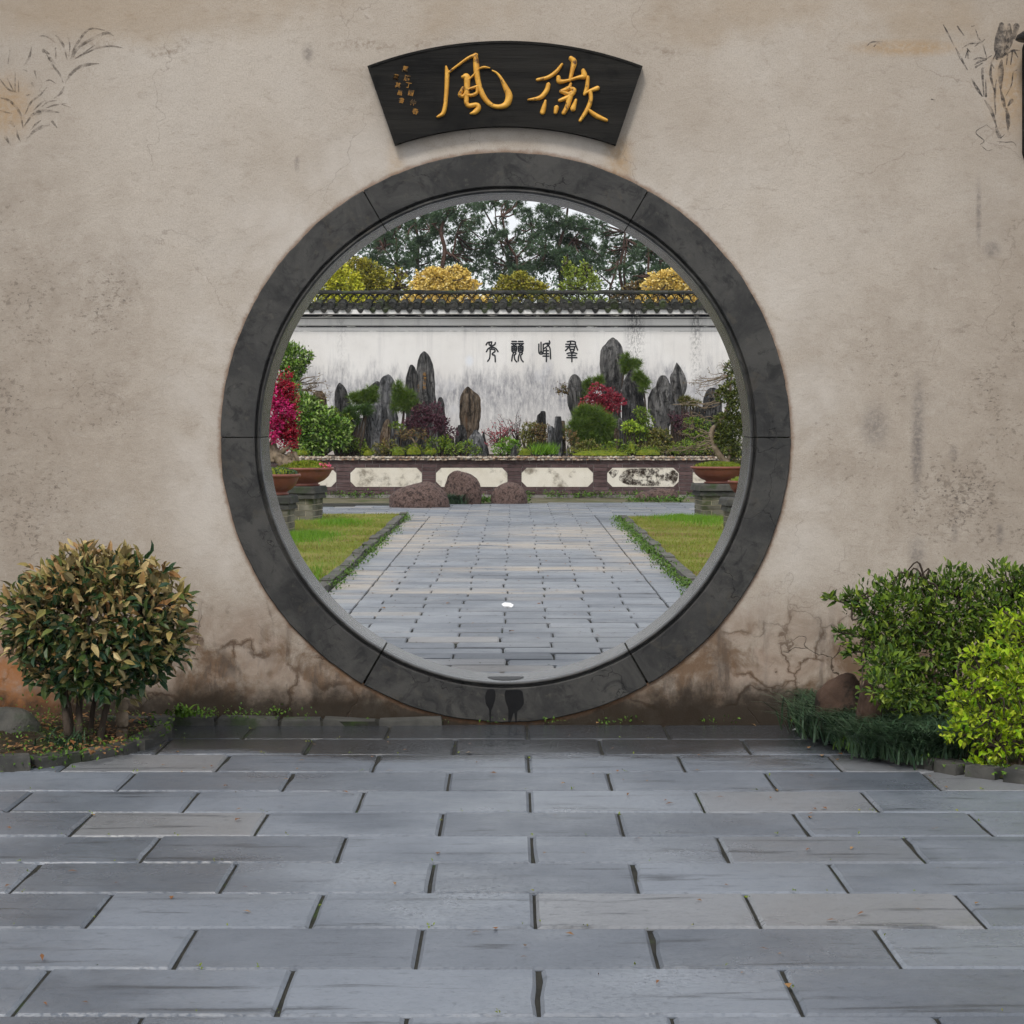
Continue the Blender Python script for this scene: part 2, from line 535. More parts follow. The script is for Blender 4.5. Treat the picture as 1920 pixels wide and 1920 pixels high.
    # rim of brown grout round the stone ring
    rr = t.vm('LENGTH', t.vm('MULTIPLY', t.vm('SUBTRACT', t.pos, (RCX, 0, RCZ)), (1, 0, 1)))
    rr = t.ma('ADD', rr, t.ma('MULTIPLY', t.ma('SUBTRACT', t.noise(22, 5, 0.7), 0.5), 0.04))
    c = t.mix(t.mr(rr, 1.326, 1.302, 0, 0.7), c, (0.19, 0.105, 0.06))
    # hairline cracks
    cr = t.mr(t.vor(1.25, stretch=(1, 0, 1), warp=0.28), 0.0045, 0.0)
    cr = t.ma('MULTIPLY', cr, t.mr(t.noise(1.6, 3, 0.5, off=(0, 4, 0)), 0.50, 0.62))
    cr2 = t.ma('MULTIPLY', t.mr(t.vor(3.0, stretch=(1, 0, 0.8), warp=0.2), 0.012, 0.0), t.ma('MULTIPLY', damp, t.mr(t.noise(2.2, 3, 0.5, off=(5, 4, 0)), 0.44, 0.55)))
    c = t.mix(t.ma('MULTIPLY', cr, 0.32), c, (0.13, 0.10, 0.08))
    c = t.mix(t.ma('MULTIPLY', cr2, 0.8), c, (0.05, 0.035, 0.025))
    h = t.ma('ADD', t.ma('MULTIPLY', fine, 0.4), t.ma('ADD', t.ma('MULTIPLY', mid, 1.2), t.ma('MULTIPLY', grain, 0.15)))
    h = t.ma('SUBTRACT', h, t.ma('ADD', cr2, t.ma('MULTIPLY', spots, 0.2)))
    t.bump(h, 0.55, 0.010)
    return t.done(c, 0.9, 0.15)


def white_plaster():
    t = NT('rain_streaked_limewash')
    x, y, z = t.xyz()
    c = t.mix(t.mr(t.noise(0.9, 5, 0.55), 0.35, 0.65), (0.77, 0.75, 0.725), (0.84, 0.825, 0.805))
    c = t.mix(t.mr(t.noise(6, 6, 0.65), 0.5, 0.75, 0, 0.3), c, (0.62, 0.61, 0.60))
    # tide of grey mould that rises in ragged streaks from the planting
    st = t.noise(2.4, 8, 0.68, stretch=(1, 1, 0.22))
    st2 = t.noise(8.5, 7, 0.7, stretch=(1, 1, 0.28), off=(4, 0, 0))
    top = t.ma('ADD', z, t.ma('ADD', t.ma('MULTIPLY', t.ma('SUBTRACT', st, 0.5), -1.5), t.ma('MULTIPLY', t.ma('SUBTRACT', st2, 0.5), -0.9)))
    tide = t.mr(top, 2.52, 1.98)
    spk = t.mr(t.noise(15, 9, 0.78, stretch=(1, 1, 0.30)), 0.36, 0.64)
    band = t.ma('MULTIPLY', tide, t.mr(top, 1.25, 1.95, 0.55, 1.0))
    c = t.mix(t.ma('MULTIPLY', band, t.mr(spk, 0, 1, 0.26, 0.92, False)), c, (0.23, 0.23, 0.26))
    wash = t.mr(t.noise(1.6, 5, 0.6, off=(2, 2, 5)), 0.52, 0.66)
    c = t.mix(t.ma('MULTIPLY', t.ma('MULTIPLY', tide, wash), 0.6), c, (0.70, 0.70, 0.72))
    rain = t.mr(t.noise(5.5, 7, 0.66, stretch=(1, 1, 0.06), off=(8, 0, 0)), 0.50, 0.68)
    c = t.mix(t.ma('MULTIPLY', rain, 0.22), c, (0.36, 0.355, 0.37))
    # runs below the eaves
    for px, w, s in ((1191, 0.20, 0.9), (1305, 0.13, 0.8), (1078, 0.1, 0.25), (640, 0.12, 0.3), (965, 0.1, 0.2)):
        b = t.mr(t.ma('ABSOLUTE', t.ma('SUBTRACT', x, (px - VX) * 40.6 / F)), w * 1.3, w * 0.2)
        b = t.ma('MULTIPLY', b, t.mr(z, 1.6, 3.4, 0.30, 1.0, False))
        b = t.ma('MULTIPLY', b, t.mr(t.noise(26, 7, 0.75, stretch=(1, 1, 0.5), off=(1, 1, 1)), t.mr(z, 2.7, 3.35, 0.46, 0.36, False), 0.62))
        c = t.mix(t.ma('MULTIPLY', b, s), c, (0.13, 0.125, 0.13))
    # fresh patch of lime and brownish base
    b = t.blob((880 - VX) * 40.6 / F, H - (677 - VY) * 40.6 / F, 0.12, 0.16)
    c = t.mix(b, c, (0.78, 0.80, 0.84))
    c = t.mix(t.ma('MULTIPLY', t.mr(t.ma('ADD', z, t.ma('MULTIPLY', st, -0.5)), 0.95, 0.55), 0.5), c, (0.40, 0.33, 0.27))
    t.bump(t.noise(30, 6, 0.65), 0.25, 0.01)
    return t.done(c, 0.9, 0.15)


def slate(name, dark, light, tan, wet, tanpatch=None, streak=0.6, wetzone=False):
    t = NT(name)
    r = t.ma('FRACT', t.ma('ADD', t.objrand(), t.ma('MULTIPLY', t.island, 7.31)))
    c = t.mix(t.mr(t.noise(1.3, 6, 0.6), 0.32, 0.68), dark, light)
    c = t.mix(t.mr(r, 0.0, 1.0, 0, 0.8, False), c, light)
    c = t.mix(t.mr(t.ma('FRACT', t.ma('MULTIPLY', r, 17.3)), 0.6, 1.0, 0, 0.5, False), c, (dark[0] * 0.6, dark[1] * 0.6, dark[2] * 0.62))
    c = t.mix(t.ma('MULTIPLY', t.mr(r, 0.88, 0.97), 0.35), c, tan)
    if tanpatch:
        m = None
        for cx, cy, rx, ry in tanpatch:
            v = t.vm('MULTIPLY', t.vm('SUBTRACT', t.pos, (cx, cy, 0)), (1 / rx, 1 / ry, 0))
            b = t.mr(t.vm('LENGTH', v), 1.0, 0.2)
            m = b if m is None else t.ma('MAXIMUM', m, b)
        m = t.ma('MULTIPLY', m, t.mr(t.noise(2.2, 6, 0.6, stretch=(0.5, 1.6, 1)), 0.38, 0.56))
        c = t.mix(t.ma('MULTIPLY', m, 0.78), c, tan)
    dk = t.mr(t.noise(4.2, 8, 0.7, 0.3, stretch=(0.3, 2.4, 1), off=(2, 0, 0)), 0.55, 0.67)
    c = t.mix(t.ma('MULTIPLY', dk, streak), c, (dark[0] * 0.28, dark[1] * 0.28, dark[2] * 0.28))
    c = t.mix(t.mr(t.noise(90, 4, 0.6), 0.62, 0.75, 0, 0.6), c, (0.04, 0.04, 0.04))
    rg = t.mr(t.noise(1.1, 6, 0.6, off=(9, 9, 0)), 0.35, 0.65, wet[0], wet[1])
    if wetzone:
        x, y, z = t.xyz()
        wz_ = t.mr(t.ma('ADD', y, t.ma('MULTIPLY', t.ma('SUBTRACT', t.noise(1.4, 6, 0.6, stretch=(0.5, 1, 1), off=(4, 2, 0)), 0.5), 2.2)), -1.25, -0.70)
        c = t.mix(t.ma('MULTIPLY', wz_, 0.85), c, (0.020, 0.020, 0.020))
        rg = t.mr(wz_, 0, 1, rg, 0.12, False)
    c = t.mix(t.mr(t.noise(210, 3, 0.6), 0.50, 0.72, 0, 0.30), c, light)
    c = t.mix(t.mr(t.noise(34, 8, 0.75, 0.4, stretch=(0.6, 1, 1), off=(3, 1, 0)), 0.54, 0.70, 0, 0.5), c, (dark[0] * 0.45, dark[1] * 0.45, dark[2] * 0.45))
    pit = t.mr(t.noise(60, 6, 0.7), 0.30, 0.48, 0, 1)
    t.bump(t.ma('ADD', t.noise(12, 8, 0.7), t.ma('MULTIPLY', pit, 0.35)), 0.5, 0.006)
    return t.done(c, rg, 0.4)


def ring_stone_mat():
    t = NT('dark_ring_stone')
    rr = t.vm('LENGTH', t.vm('MULTIPLY', t.vm('SUBTRACT', t.pos, (RCX, 0, RCZ)), (1, 0, 1)))
    worn = t.mr(rr, 1.126, 1.119)                       # reveal rubbed smooth by hands and feet; paler tone paints in garden light
    c = t.mix(t.mr(t.noise(3.4, 8, 0.68, 0.8), 0.34, 0.66), (0.026, 0.026, 0.026), (0.062, 0.060, 0.056))
    c = t.mix(t.mr(t.noise(9, 8, 0.7, 1.2, off=(4, 0, 4)), 0.50, 0.66, 0, 0.8), c, (0.013, 0.0135, 0.014))
    c = t.mix(t.mr(t.noise(26, 7, 0.7, off=(1, 0, 4)), 0.55, 0.72, 0, 0.7), c, (0.075, 0.07, 0.06))
    c = t.mix(t.mr(t.noise(5, 7, 0.65, 1.5, off=(8, 0, 4)), 0.57, 0.64, 0, 0.45), c, (0.065, 0.056, 0.044))
    cr = t.ma('MULTIPLY', t.mr(t.vor(2.2, stretch=(1, 0.4, 1), warp=0.35), 0.008, 0.0), t.mr(t.noise(2.4, 3, 0.5, off=(2, 4, 0)), 0.52, 0.6))
    c = t.mix(t.ma('MULTIPLY', cr, 0.9), c, (0.006, 0.006, 0.006))
    c = t.mix(t.ma('MULTIPLY', worn, 0.55), c, (0.095, 0.098, 0.104))
    h = t.ma('ADD', t.ma('ADD', t.noise(28, 7, 0.7), t.ma('MULTIPLY', t.noise(5, 5, 0.6), 1.5)), t.ma('MULTIPLY', cr, -1.0))
    t.bump(t.ma('MULTIPLY', h, t.mr(worn, 0, 1, 1, 0.12, False)), 0.4, 0.006)
    return t.done(c, t.mr(worn, 0, 1, 0.62, 0.22, False), 0.3)


M = {}
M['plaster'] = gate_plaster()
M['limewash'] = white_plaster()
M['ringstone'] = ring_stone_mat()
M['wet'] = mottled('wet_stain', (0.008, 0.008, 0.009), (0.014, 0.014, 0.015), 9, rough=0.45, spec=0.12, bump=0)
M['path'] = slate('garden_slate', (0.108, 0.122, 0.146), (0.192, 0.209, 0.237), (0.38, 0.32, 0.25), (0.30, 0.6),
                  [(-1.3, 13.8, 1.0, 3.6), (0.1, 13.2, 2.4, 0.9), (1.4, 12.6, 0.8, 5.4), (0.9, 15.5, 1.6, 2.2), (-1.3, 18, 1.0, 2.6), (0.4, 9.6, 1.8, 0.5), (-0.4, 7.2, 1.6, 0.4), (-1.4, 8.5, .6, 2.5)])
M['court'] = slate('forecourt_slate', (0.080, 0.095, 0.120), (0.180, 0.202, 0.238), (0.22, 0.20, 0.175), (0.24, 0.55), streak=0.75, wetzone=True)
M['joint'] = mottled('joint_dirt', (0.016, 0.016, 0.014), (0.035, 0.034, 0.028), 10, (0.03, 0.05, 0.012), 3, (0.55, 0.7), 0.9, 0.2, 0.5, 60)
M['kerb'] = mottled('kerb_stone', (0.07, 0.068, 0.06), (0.13, 0.125, 0.112), 9, (0.035, 0.045, 0.02), 4, (0.5, 0.66), 0.85, 0.2, 0.5, 30, var=0.2)
M['soil'] = mottled('damp_soil', (0.022, 0.017, 0.011), (0.05, 0.038, 0.024), 9, (0.035, 0.055, 0.012), 3.0, (0.55, 0.68), 0.95, 0.15, 0.8, 25, 0.03)
M['earth'] = mottled('mossy_concrete', (0.085, 0.08, 0.05), (0.15, 0.135, 0.09), 3, (0.06, 0.08, 0.02), 1.2, (0.48, 0.66), 0.95, 0.15, 0.5, 25, 0.02)
M['turf'] = mottled('turf_base', (0.13, 0.17, 0.025), (0.22, 0.20, 0.055), 2.2, (0.17, 0.11, 0.05), 1.1, (0.48, 0.66), 0.95, 0.1, 0.6, 40, 0.02)
M['brick'] = mottled('dark_purple_brick', (0.075, 0.047, 0.048), (0.115, 0.075, 0.074), 8, (0.20, 0.18, 0.17), 1.5, (0.60, 0.74), 0.85, 0.2, 0.4, 60, 0.004, var=0.25)
M['mortar'] = mottled('mortar', (0.20, 0.185, 0.175), (0.30, 0.28, 0.265), 5, (0.08, 0.07, 0.065), 1.3, (0.5, 0.62), 0.9, 0.15, 0.3, 60)
M['panel'] = mottled('stained_cream_plaster', (0.64, 0.59, 0.50), (0.74, 0.70, 0.62), 3, (0.22, 0.19, 0.15), 3.6, (0.50, 0.70), 0.9, 0.15, 0.3, 40)
M['panelstain'] = inkmat('black_brown_stain', (0.045, 0.03, 0.022), 0.40, 0.68, 0.72, 9)
M['pebble'] = leafmat('river_pebbles', [(0.34, 0.29, 0.22), (0.06, 0.05, 0.045), (0.24, 0.14, 0.08), (0.46, 0.41, 0.34), (0.12, 0.09, 0.07), (0.28, 0.21, 0.14)], rough=0.6)
M['greybrick'] = mottled('grey_green_brick', (0.10, 0.095, 0.075), (0.19, 0.18, 0.145), 9, (0.055, 0.065, 0.03), 3.2, (0.5, 0.64), 0.88, 0.2, 0.5, 45, 0.006, var=0.25)
M['limemortar'] = mottled('pale_lime_mortar', (0.42, 0.37, 0.28), (0.52, 0.47, 0.37), 6, rough=0.9, bump=0.2)
M['pedcap'] = mottled('dark_cap_slab', (0.035, 0.035, 0.033), (0.08, 0.078, 0.07), 6, (0.03, 0.045, 0.018), 4, (0.52, 0.66), 0.8, 0.3, 0.4, 40, var=0.2)
M['terra'] = mottled('terracotta', (0.165, 0.052, 0.036), (0.225, 0.078, 0.054), 5, (0.12, 0.05, 0.04), 3, (0.55, 0.7), 0.5, 0.4, 0.12, 60)
M['tile'] = mottled('grey_clay_tile', (0.018, 0.019, 0.018), (0.048, 0.047, 0.042), 9, (0.035, 0.047, 0.016), 2.2, (0.50, 0.62), 0.85, 0.25, 0.5, 30, var=0.45)
M['rock'] = None
M['gold'] = mottled('gilt_lettering', (0.58, 0.27, 0.03), (0.80, 0.43, 0.06), 22, (0.12, 0.05, 0.015), 26, (0.56, 0.66), 0.42, 0.5, 0.35, 120, 0.004)
M['goldthin'] = mottled('worn_gilt', (0.26, 0.12, 0.022), (0.42, 0.21, 0.04), 60, (0.06, 0.04, 0.02), 45, (0.46, 0.58), 0.55, 0.3, 0)
M['board'] = mottled('black_lacquer_wood', (0.010, 0.0095, 0.009), (0.022, 0.0205, 0.018), 2.2, (0.006, 0.006, 0.006), 3, (0.52, 0.66), 0.72, 0.12, 0.5, 9, 0.006, stretch=(0.6, 1, 9))
M['ink'] = inkmat('faded_ink', (0.125, 0.105, 0.088), 0.38, 0.66, 0.60, 26, amin=0.06)
M['inkdark'] = inkmat('dark_faded_ink', (0.075, 0.068, 0.066), 0.36, 0.64, 0.74, 26, amin=0.10)
M['blackpaint'] = mottled('black_paint', (0.012, 0.014, 0.018), (0.022, 0.024, 0.03), 20, rough=0.7, bump=0)
M['oldline'] = inkmat('flaked_black_line', (0.02, 0.022, 0.03), 0.40, 0.48, 0.97, 3.2, stretch=(1, 1, 6))
M['boulder'] = mottled('brown_granite', (0.066, 0.040, 0.034), (0.155, 0.105, 0.090), 42, (0.032, 0.021, 0.018), 20, (0.48, 0.62), 0.85, 0.25, 0.8, 55, 0.012)
M['darkboulder'] = mottled('dark_wet_boulder', (0.035, 0.036, 0.032), (0.075, 0.072, 0.062), 9, (0.028, 0.045, 0.02), 4, (0.5, 0.66), 0.6, 0.3, 0.6, 30, 0.015)
M['redrock'] = mottled('red_brown_rock', (0.028, 0.016, 0.011), (0.075, 0.045, 0.031), 7, (0.014, 0.011, 0.008), 9, (0.5, 0.64), 0.8, 0.25, 0.6, 35, 0.012)
M['bark'] = mottled('dark_bark', (0.028, 0.020, 0.014), (0.07, 0.052, 0.038), 12, rough=0.9, bump=0.6, bscale=40, stretch=(1, 1, 0.35))
M['greybark'] = mottled('grey_tan_bark', (0.15, 0.115, 0.08), (0.28, 0.22, 0.16), 14, (0.09, 0.07, 0.05), 10, (0.5, 0.65), 0.85, 0.2, 0.6, 60, 0.006)
M['pinebark'] = mottled('red_pine_bark', (0.060, 0.036, 0.028), (0.115, 0.068, 0.052), 8, (0.035, 0.03, 0.028), 2, (0.5, 0.7), 0.9, 0.15, 0.6, 20)
M['moss'] = mottled('moss', (0.10, 0.15, 0.015), (0.19, 0.21, 0.022), 12, (0.06, 0.09, 0.012), 5, (0.5, 0.7), 0.95, 0.1, 1.0, 70, 0.02)
M['paper'] = mottled('white_tissue', (0.80, 0.81, 0.83), (0.86, 0.87, 0.88), 10, rough=0.8, bump=0.1)
M['metal'] = mottled('black_metal', (0.012, 0.012, 0.013), (0.022, 0.022, 0.022), 10, rough=0.45, bump=0)


def rockmat(name, a, b, streaks, rust=None):
    t = NT(name)
    st = t.noise(7, 8, 0.7, 0.5, stretch=(1, 1, 0.16))
    st2 = t.noise(22, 7, 0.7, 0.3, stretch=(1, 1, 0.2))
    c = t.mix(t.mr(st, 0.34, 0.66), a, b)
    c = t.mix(t.mr(st2, 0.52, 0.70, 0, 0.65), c, streaks)
    c = t.mix(t.mr(t.noise(9, 6, 0.65, off=(5, 5, 5)), 0.52, 0.66, 0, 0.8), c, (a[0] * 0.45, a[1] * 0.45, a[2] * 0.45))
    n0 = t.noise(4.2, 6, 0.62, 1.1, stretch=(1, 1, 0.14), off=(9, 2, 1))
    crevice_shade = t.mr(t.ma('ABSOLUTE', t.ma('SUBTRACT', n0, 0.5)), 0.028, 0.006)  # dark lines paint the shade inside crevices into the rock colour
    n1 = t.noise(11, 6, 0.62, 1.1, stretch=(1, 1, 0.2), off=(2, 8, 1))
    crevice_shade2 = t.mr(t.ma('ABSOLUTE', t.ma('SUBTRACT', n1, 0.5)), 0.02, 0.004)
    c = t.mix(t.ma('MULTIPLY', crevice_shade, 0.6), c, (0.012, 0.012, 0.013))
    c = t.mix(t.ma('MULTIPLY', crevice_shade2, 0.4), c, (0.018, 0.018, 0.019))
    if rust: c = t.mix(t.mr(t.noise(3.4, 6, 0.6, stretch=(1.4, 1, 0.35), off=(1, 7, 3)), 0.50, 0.66, 0, 0.85), c, rust)
    t.bump(t.ma('SUBTRACT', t.ma('ADD', st, t.ma('MULTIPLY', st2, 0.6)), t.ma('ADD', crevice_shade, t.ma('MULTIPLY', crevice_shade2, 0.5))), 1.0, 0.06)
    return t.done(c, 0.85, 0.15)


M['rock'] = rockmat('slate_peak', (0.075, 0.074, 0.075), (0.20, 0.194, 0.188), (0.34, 0.33, 0.32))
M['rockpale'] = rockmat('pale_slate_peak', (0.11, 0.112, 0.118), (0.24, 0.242, 0.25), (0.40, 0.40, 0.405))
M['rockdark'] = rockmat('dark_slate_peak', (0.038, 0.038, 0.040), (0.115, 0.112, 0.11), (0.20, 0.195, 0.19))
M['rockbrown'] = rockmat('brown_slate_peak', (0.09, 0.066, 0.047), (0.22, 0.17, 0.125), (0.33, 0.28, 0.22), (0.21, 0.11, 0.055))

# foliage materials
M['l_elae'] = leafmat('leathery_leaf', [(0.014, 0.036, 0.012), (0.028, 0.066, 0.016), (0.014, 0.042, 0.022), (0.075, 0.105, 0.02), (0.022, 0.05, 0.014)], (0.36, 0.28, 0.135), 0.42, 0.3)
M['l_elae_new'] = leafmat('tan_new_leaf', [(0.34, 0.25, 0.09), (0.19, 0.16, 0.045), (0.46, 0.36, 0.17), (0.28, 0.14, 0.05), (0.12, 0.15, 0.035)], (0.40, 0.31, 0.16), 0.5, 0.3)
M['l_azalea'] = leafmat('azalea_leaf', [(0.020, 0.055, 0.008), (0.070, 0.13, 0.010), (0.13, 0.20, 0.016), (0.028, 0.065, 0.010), (0.21, 0.27, 0.03)], (0.10, 0.15, 0.05), 0.45)
M['l_lime'] = leafmat('lime_leaf', [(0.22, 0.38, 0.010), (0.36, 0.50, 0.012), (0.12, 0.26, 0.008), (0.52, 0.60, 0.05), (0.05, 0.14, 0.008)], (0.30, 0.36, 0.04), 0.45, trans=0.25)
M['l_mondo'] = leafmat('mondo_grass', [(0.020, 0.050, 0.028), (0.035, 0.075, 0.035), (0.06, 0.10, 0.05), (0.025, 0.055, 0.03)], None, 0.5)
M['l_grass'] = leafmat('grass_blade', [(0.12, 0.19, 0.018), (0.19, 0.23, 0.03), (0.26, 0.24, 0.06), (0.15, 0.23, 0.02), (0.24, 0.17, 0.07)], None, 0.7, 0.2)
M['l_lush'] = leafmat('lush_grass', [(0.10, 0.23, 0.015), (0.16, 0.30, 0.02), (0.075, 0.18, 0.015)], None, 0.6, 0.2)
M['l_weed'] = leafmat('weed_leaf', [(0.045, 0.11, 0.010), (0.085, 0.17, 0.014), (0.03, 0.075, 0.01), (0.12, 0.20, 0.025)], None, 0.5)
M['l_green'] = leafmat('glossy_green_leaf', [(0.05, 0.13, 0.012), (0.12, 0.23, 0.02), (0.24, 0.36, 0.07), (0.03, 0.085, 0.012), (0.36, 0.46, 0.14)], None, 0.4)
M['l_mid'] = leafmat('mid_green_leaf', [(0.055, 0.115, 0.010), (0.12, 0.20, 0.014), (0.20, 0.26, 0.022), (0.03, 0.075, 0.01)], None, 0.5)
M['l_bonsai'] = leafmat('dark_olive_green_leaf', [(0.05, 0.075, 0.012), (0.10, 0.125, 0.02), (0.035, 0.055, 0.01), (0.16, 0.16, 0.03)], None, 0.5)
M['l_olive'] = leafmat('olive_leaf', [(0.10, 0.115, 0.018), (0.17, 0.16, 0.03), (0.06, 0.08, 0.015), (0.24, 0.19, 0.06)], None, 0.5)
M['l_bronze'] = leafmat('bronze_leaf', [(0.13, 0.085, 0.03), (0.20, 0.14, 0.05), (0.08, 0.09, 0.025), (0.16, 0.07, 0.035)], None, 0.55)
M['l_purple'] = leafmat('purple_maple_leaf', [(0.060, 0.018, 0.030), (0.105, 0.035, 0.052), (0.035, 0.012, 0.022), (0.14, 0.06, 0.075)], None, 0.5)
M['l_red'] = leafmat('red_maple_leaf', [(0.20, 0.010, 0.028), (0.34, 0.025, 0.05), (0.09, 0.006, 0.016), (0.42, 0.07, 0.085)], None, 0.5)
M['l_crimson'] = leafmat('crimson_blossom', [(0.24, 0.004, 0.016), (0.40, 0.007, 0.034), (0.13, 0.003, 0.013), (0.32, 0.006, 0.024)], None, 0.55)
M['l_magenta'] = leafmat('magenta_blossom', [(0.42, 0.007, 0.10), (0.56, 0.013, 0.15), (0.28, 0.005, 0.06), (0.64, 0.03, 0.20)], None, 0.55)
M['l_pink'] = leafmat('pink_flower', [(0.75, 0.10, 0.22), (0.80, 0.22, 0.32), (0.62, 0.06, 0.16)], None, 0.6)
M['l_rosebud'] = leafmat('rose_bud', [(0.34, 0.05, 0.07), (0.42, 0.13, 0.15), (0.22, 0.05, 0.07)], None, 0.6)
M['l_pine'] = leafmat('pine_needle', [(0.055, 0.115, 0.016), (0.10, 0.175, 0.022), (0.16, 0.225, 0.035), (0.04, 0.085, 0.014)], None, 0.5)
M['l_pinedark'] = leafmat('dark_pine_needle', [(0.030, 0.075, 0.018), (0.055, 0.11, 0.022), (0.09, 0.15, 0.03)], None, 0.5)
M['l_lime2'] = leafmat('bright_new_leaf', [(0.26, 0.38, 0.02), (0.18, 0.30, 0.02), (0.36, 0.44, 0.04)], None, 0.5)
M['l_tallpine'] = leafmat('tall_pine_needle', [(0.045, 0.095, 0.050), (0.07, 0.125, 0.060), (0.10, 0.145, 0.068), (0.03, 0.07, 0.042)], None, 0.6)
M['l_gold'] = leafmat('golden_leaf', [(0.74, 0.53, 0.11), (0.82, 0.63, 0.20), (0.56, 0.40, 0.06), (0.88, 0.72, 0.32)], None, 0.55)
M['l_yellow'] = leafmat('yellow_green_leaf', [(0.56, 0.54, 0.03), (0.42, 0.46, 0.03), (0.64, 0.58, 0.06), (0.26, 0.32, 0.025)], None, 0.55)
M['l_oldgold'] = leafmat('olive_gold_leaf', [(0.24, 0.24, 0.025), (0.36, 0.32, 0.035), (0.15, 0.17, 0.02), (0.42, 0.33, 0.06)], None, 0.55)
M['l_spring'] = leafmat('spring_leaf', [(0.20, 0.28, 0.03), (0.30, 0.36, 0.05), (0.12, 0.18, 0.03)], None, 0.55)
M['l_moss'] = leafmat('moss_tuft', [(0.12, 0.19, 0.012), (0.20, 0.25, 0.02), (0.08, 0.13, 0.012), (0.26, 0.24, 0.03)], None, 0.8, 0.1)
M['l_wood'] = leafmat('far_woodland_leaf', [(0.05, 0.09, 0.055), (0.075, 0.12, 0.068), (0.06, 0.10, 0.06)], None, 0.7)
M['l_dead'] = leafmat('fallen_leaf', [(0.20, 0.085, 0.03), (0.12, 0.055, 0.022), (0.26, 0.15, 0.06), (0.07, 0.04, 0.02)], None, 0.7)

# ------------------------------------------------------------------ ground and paving
g = MB()
g.add([(-260, -60, -0.03), (260, -60, -0.03), (260, 420, -0.03), (-260, 420, -0.03)], [(0, 1, 2, 3)])
tag(g.build('ground', M['soil']), kind='structure')


def slab_mesh(name, mat, chip=1.0):
    """unit slab (1x1x1, top at z=0) with a worn, chipped arris"""
    e = 0.014
    per = []
    for k in range(4):
        c0, c1 = [(-.5, -.5), (.5, -.5), (.5, .5), (-.5, .5)][k], [(.5, -.5), (.5, .5), (-.5, .5), (-.5, -.5)][k]
        for q in (0, rng.uniform(.2, .42), rng.uniform(.58, .8)):
            per.append((c0[0] + (c1[0] - c0[0]) * q, c0[1] + (c1[1] - c0[1]) * q))
    per = np.array(per)
    n = len(per)
    wob = 1 - np.abs(rng.normal(0, .006 * chip, n)) - (rng.random(n) < .12) * rng.uniform(.01, .035, n) * chip
    inn = per * (wob * (1 - 2 * e))[:, None]
    v = np.vstack([np.hstack([per, np.full((n, 1), -1.0)]), np.hstack([per * np.minimum(1, wob + .006)[:, None], np.full((n, 1), -.16)]), np.hstack([inn, np.zeros((n, 1))])])
    f = [tuple(range(2 * n, 3 * n))] + [(a, (a + 1) % n, (a + 1) % n + n, a + n) for a in range(n)] + [(a + n, (a + 1) % n + n, (a + 1) % n + 2 * n, a + 2 * n) for a in range(n)]
    m = MB(); m.add(v, f)
    o = m.build(name, mat)
    me = o.data
    bpy.data.objects.remove(o)
    return me, v, f


def pave(name, mat, rects, ztop=0.0, limit=300, order=None, uneven=1.0):
    """rects: (x0,x1,y0,y1). nearest ones are parts of their own, the rest one joined part"""
    ys = [r[2] for r in rects]
    x0, x1 = min(r[0] for r in rects), max(r[1] for r in rects)
    y0, y1 = min(r[2] for r in rects), max(r[3] for r in rects)
    b = MB()
    b.add([(x0, y0, ztop - 0.011), (x1, y0, ztop - 0.011), (x1, y1, ztop - 0.011), (x0, y1, ztop - 0.011)], [(0, 1, 2, 3)])
    root = b.build(name, M['joint'])
    tag(root, kind='structure')
    kinds = [slab_mesh('paving_slab', mat) for _ in range(9)]
    rects = sorted(rects, key=order or (lambda r: r[2]))
    rest = MB()
    for i, (a, c, d, e) in enumerate(rects):
        gap = 0.0045
        cx, cy, w, l = (a + c) / 2, (d + e) / 2, c - a - 2 * gap, e - d - 3.2 * gap
        dz = ztop + uneven * rng.uniform(-0.004, 0.004)
        rx, ry = uneven * rng.normal(0, 0.006), uneven * rng.normal(0, 0.003)
        me, sv, sf = kinds[rng.integers(0, 9)]
        if i < limit:
            inst('paving_slab', me, root, (cx, cy, dz), (w, l, 0.05), (rx, ry, rng.normal(0, 0.0015)))
        else:
            v = sv * np.array([w, l, 0.05])
            v[:, 2] += v[:, 1] * rx + v[:, 0] * ry
            rest.add(v + np.array([cx, cy, dz]), sf)
    if rest.n:
        tag(rest.build('paving_slab', mat, root), kind='stuff')
    return root


XL, XR, KL, KR = -1.168, 1.138, -1.475, 1.425
rects = []
y, row = 0.42, 0
while y < 19.7:
    h = 0.30 + rng.uniform(-0.018, 0.018)
    if rng.random() < 0.07: h *= 0.72
    off = (-0.064 if row % 2 == 0 else 0.236) + rng.uniform(-0.02, 0.02)
    xs = [XL] + [off + 0.6 * k + rng.uniform(-0.012, 0.012) for k in range(-3, 4) if XL + 0.14 < off + 0.6 * k < XR - 0.14] + [XR]
    for a, b in zip(xs[:-1], xs[1:]):
        rects.append((a, b, y, y + h))
    y += h; row += 1
for xa, xb in ((KL, XL), (XR, KR)):
    y = 0.42
    while y < 19.7:
        h = rng.uniform(0.34, 0.62)
        rects.append((xa, xb, y, min(y + h, 19.75)))
        y += h
pave('garden_path', M['path'], rects)


def far_edge(x): return 22.9 + 0.0 * x + (1.5 / (1 + math.exp(-(x + 1.0) * 1.6)))


rects = []
y, row = 19.75, 0
while y < 24.6:
    h = 0.30
    off = 0.3 * (row % 2) - 0.06
    for k in range(-20, 20):
        a = off + 0.6 * k
        if y + h < far_edge(a + 0.3): rects.append((a, a + 0.6, y, y + h))
    y += h; row += 1
pave('cross_path', M['path'], rects, limit=300, order=lambda r: abs(r[0] + 0.3) * 3 + 0 * r[2])

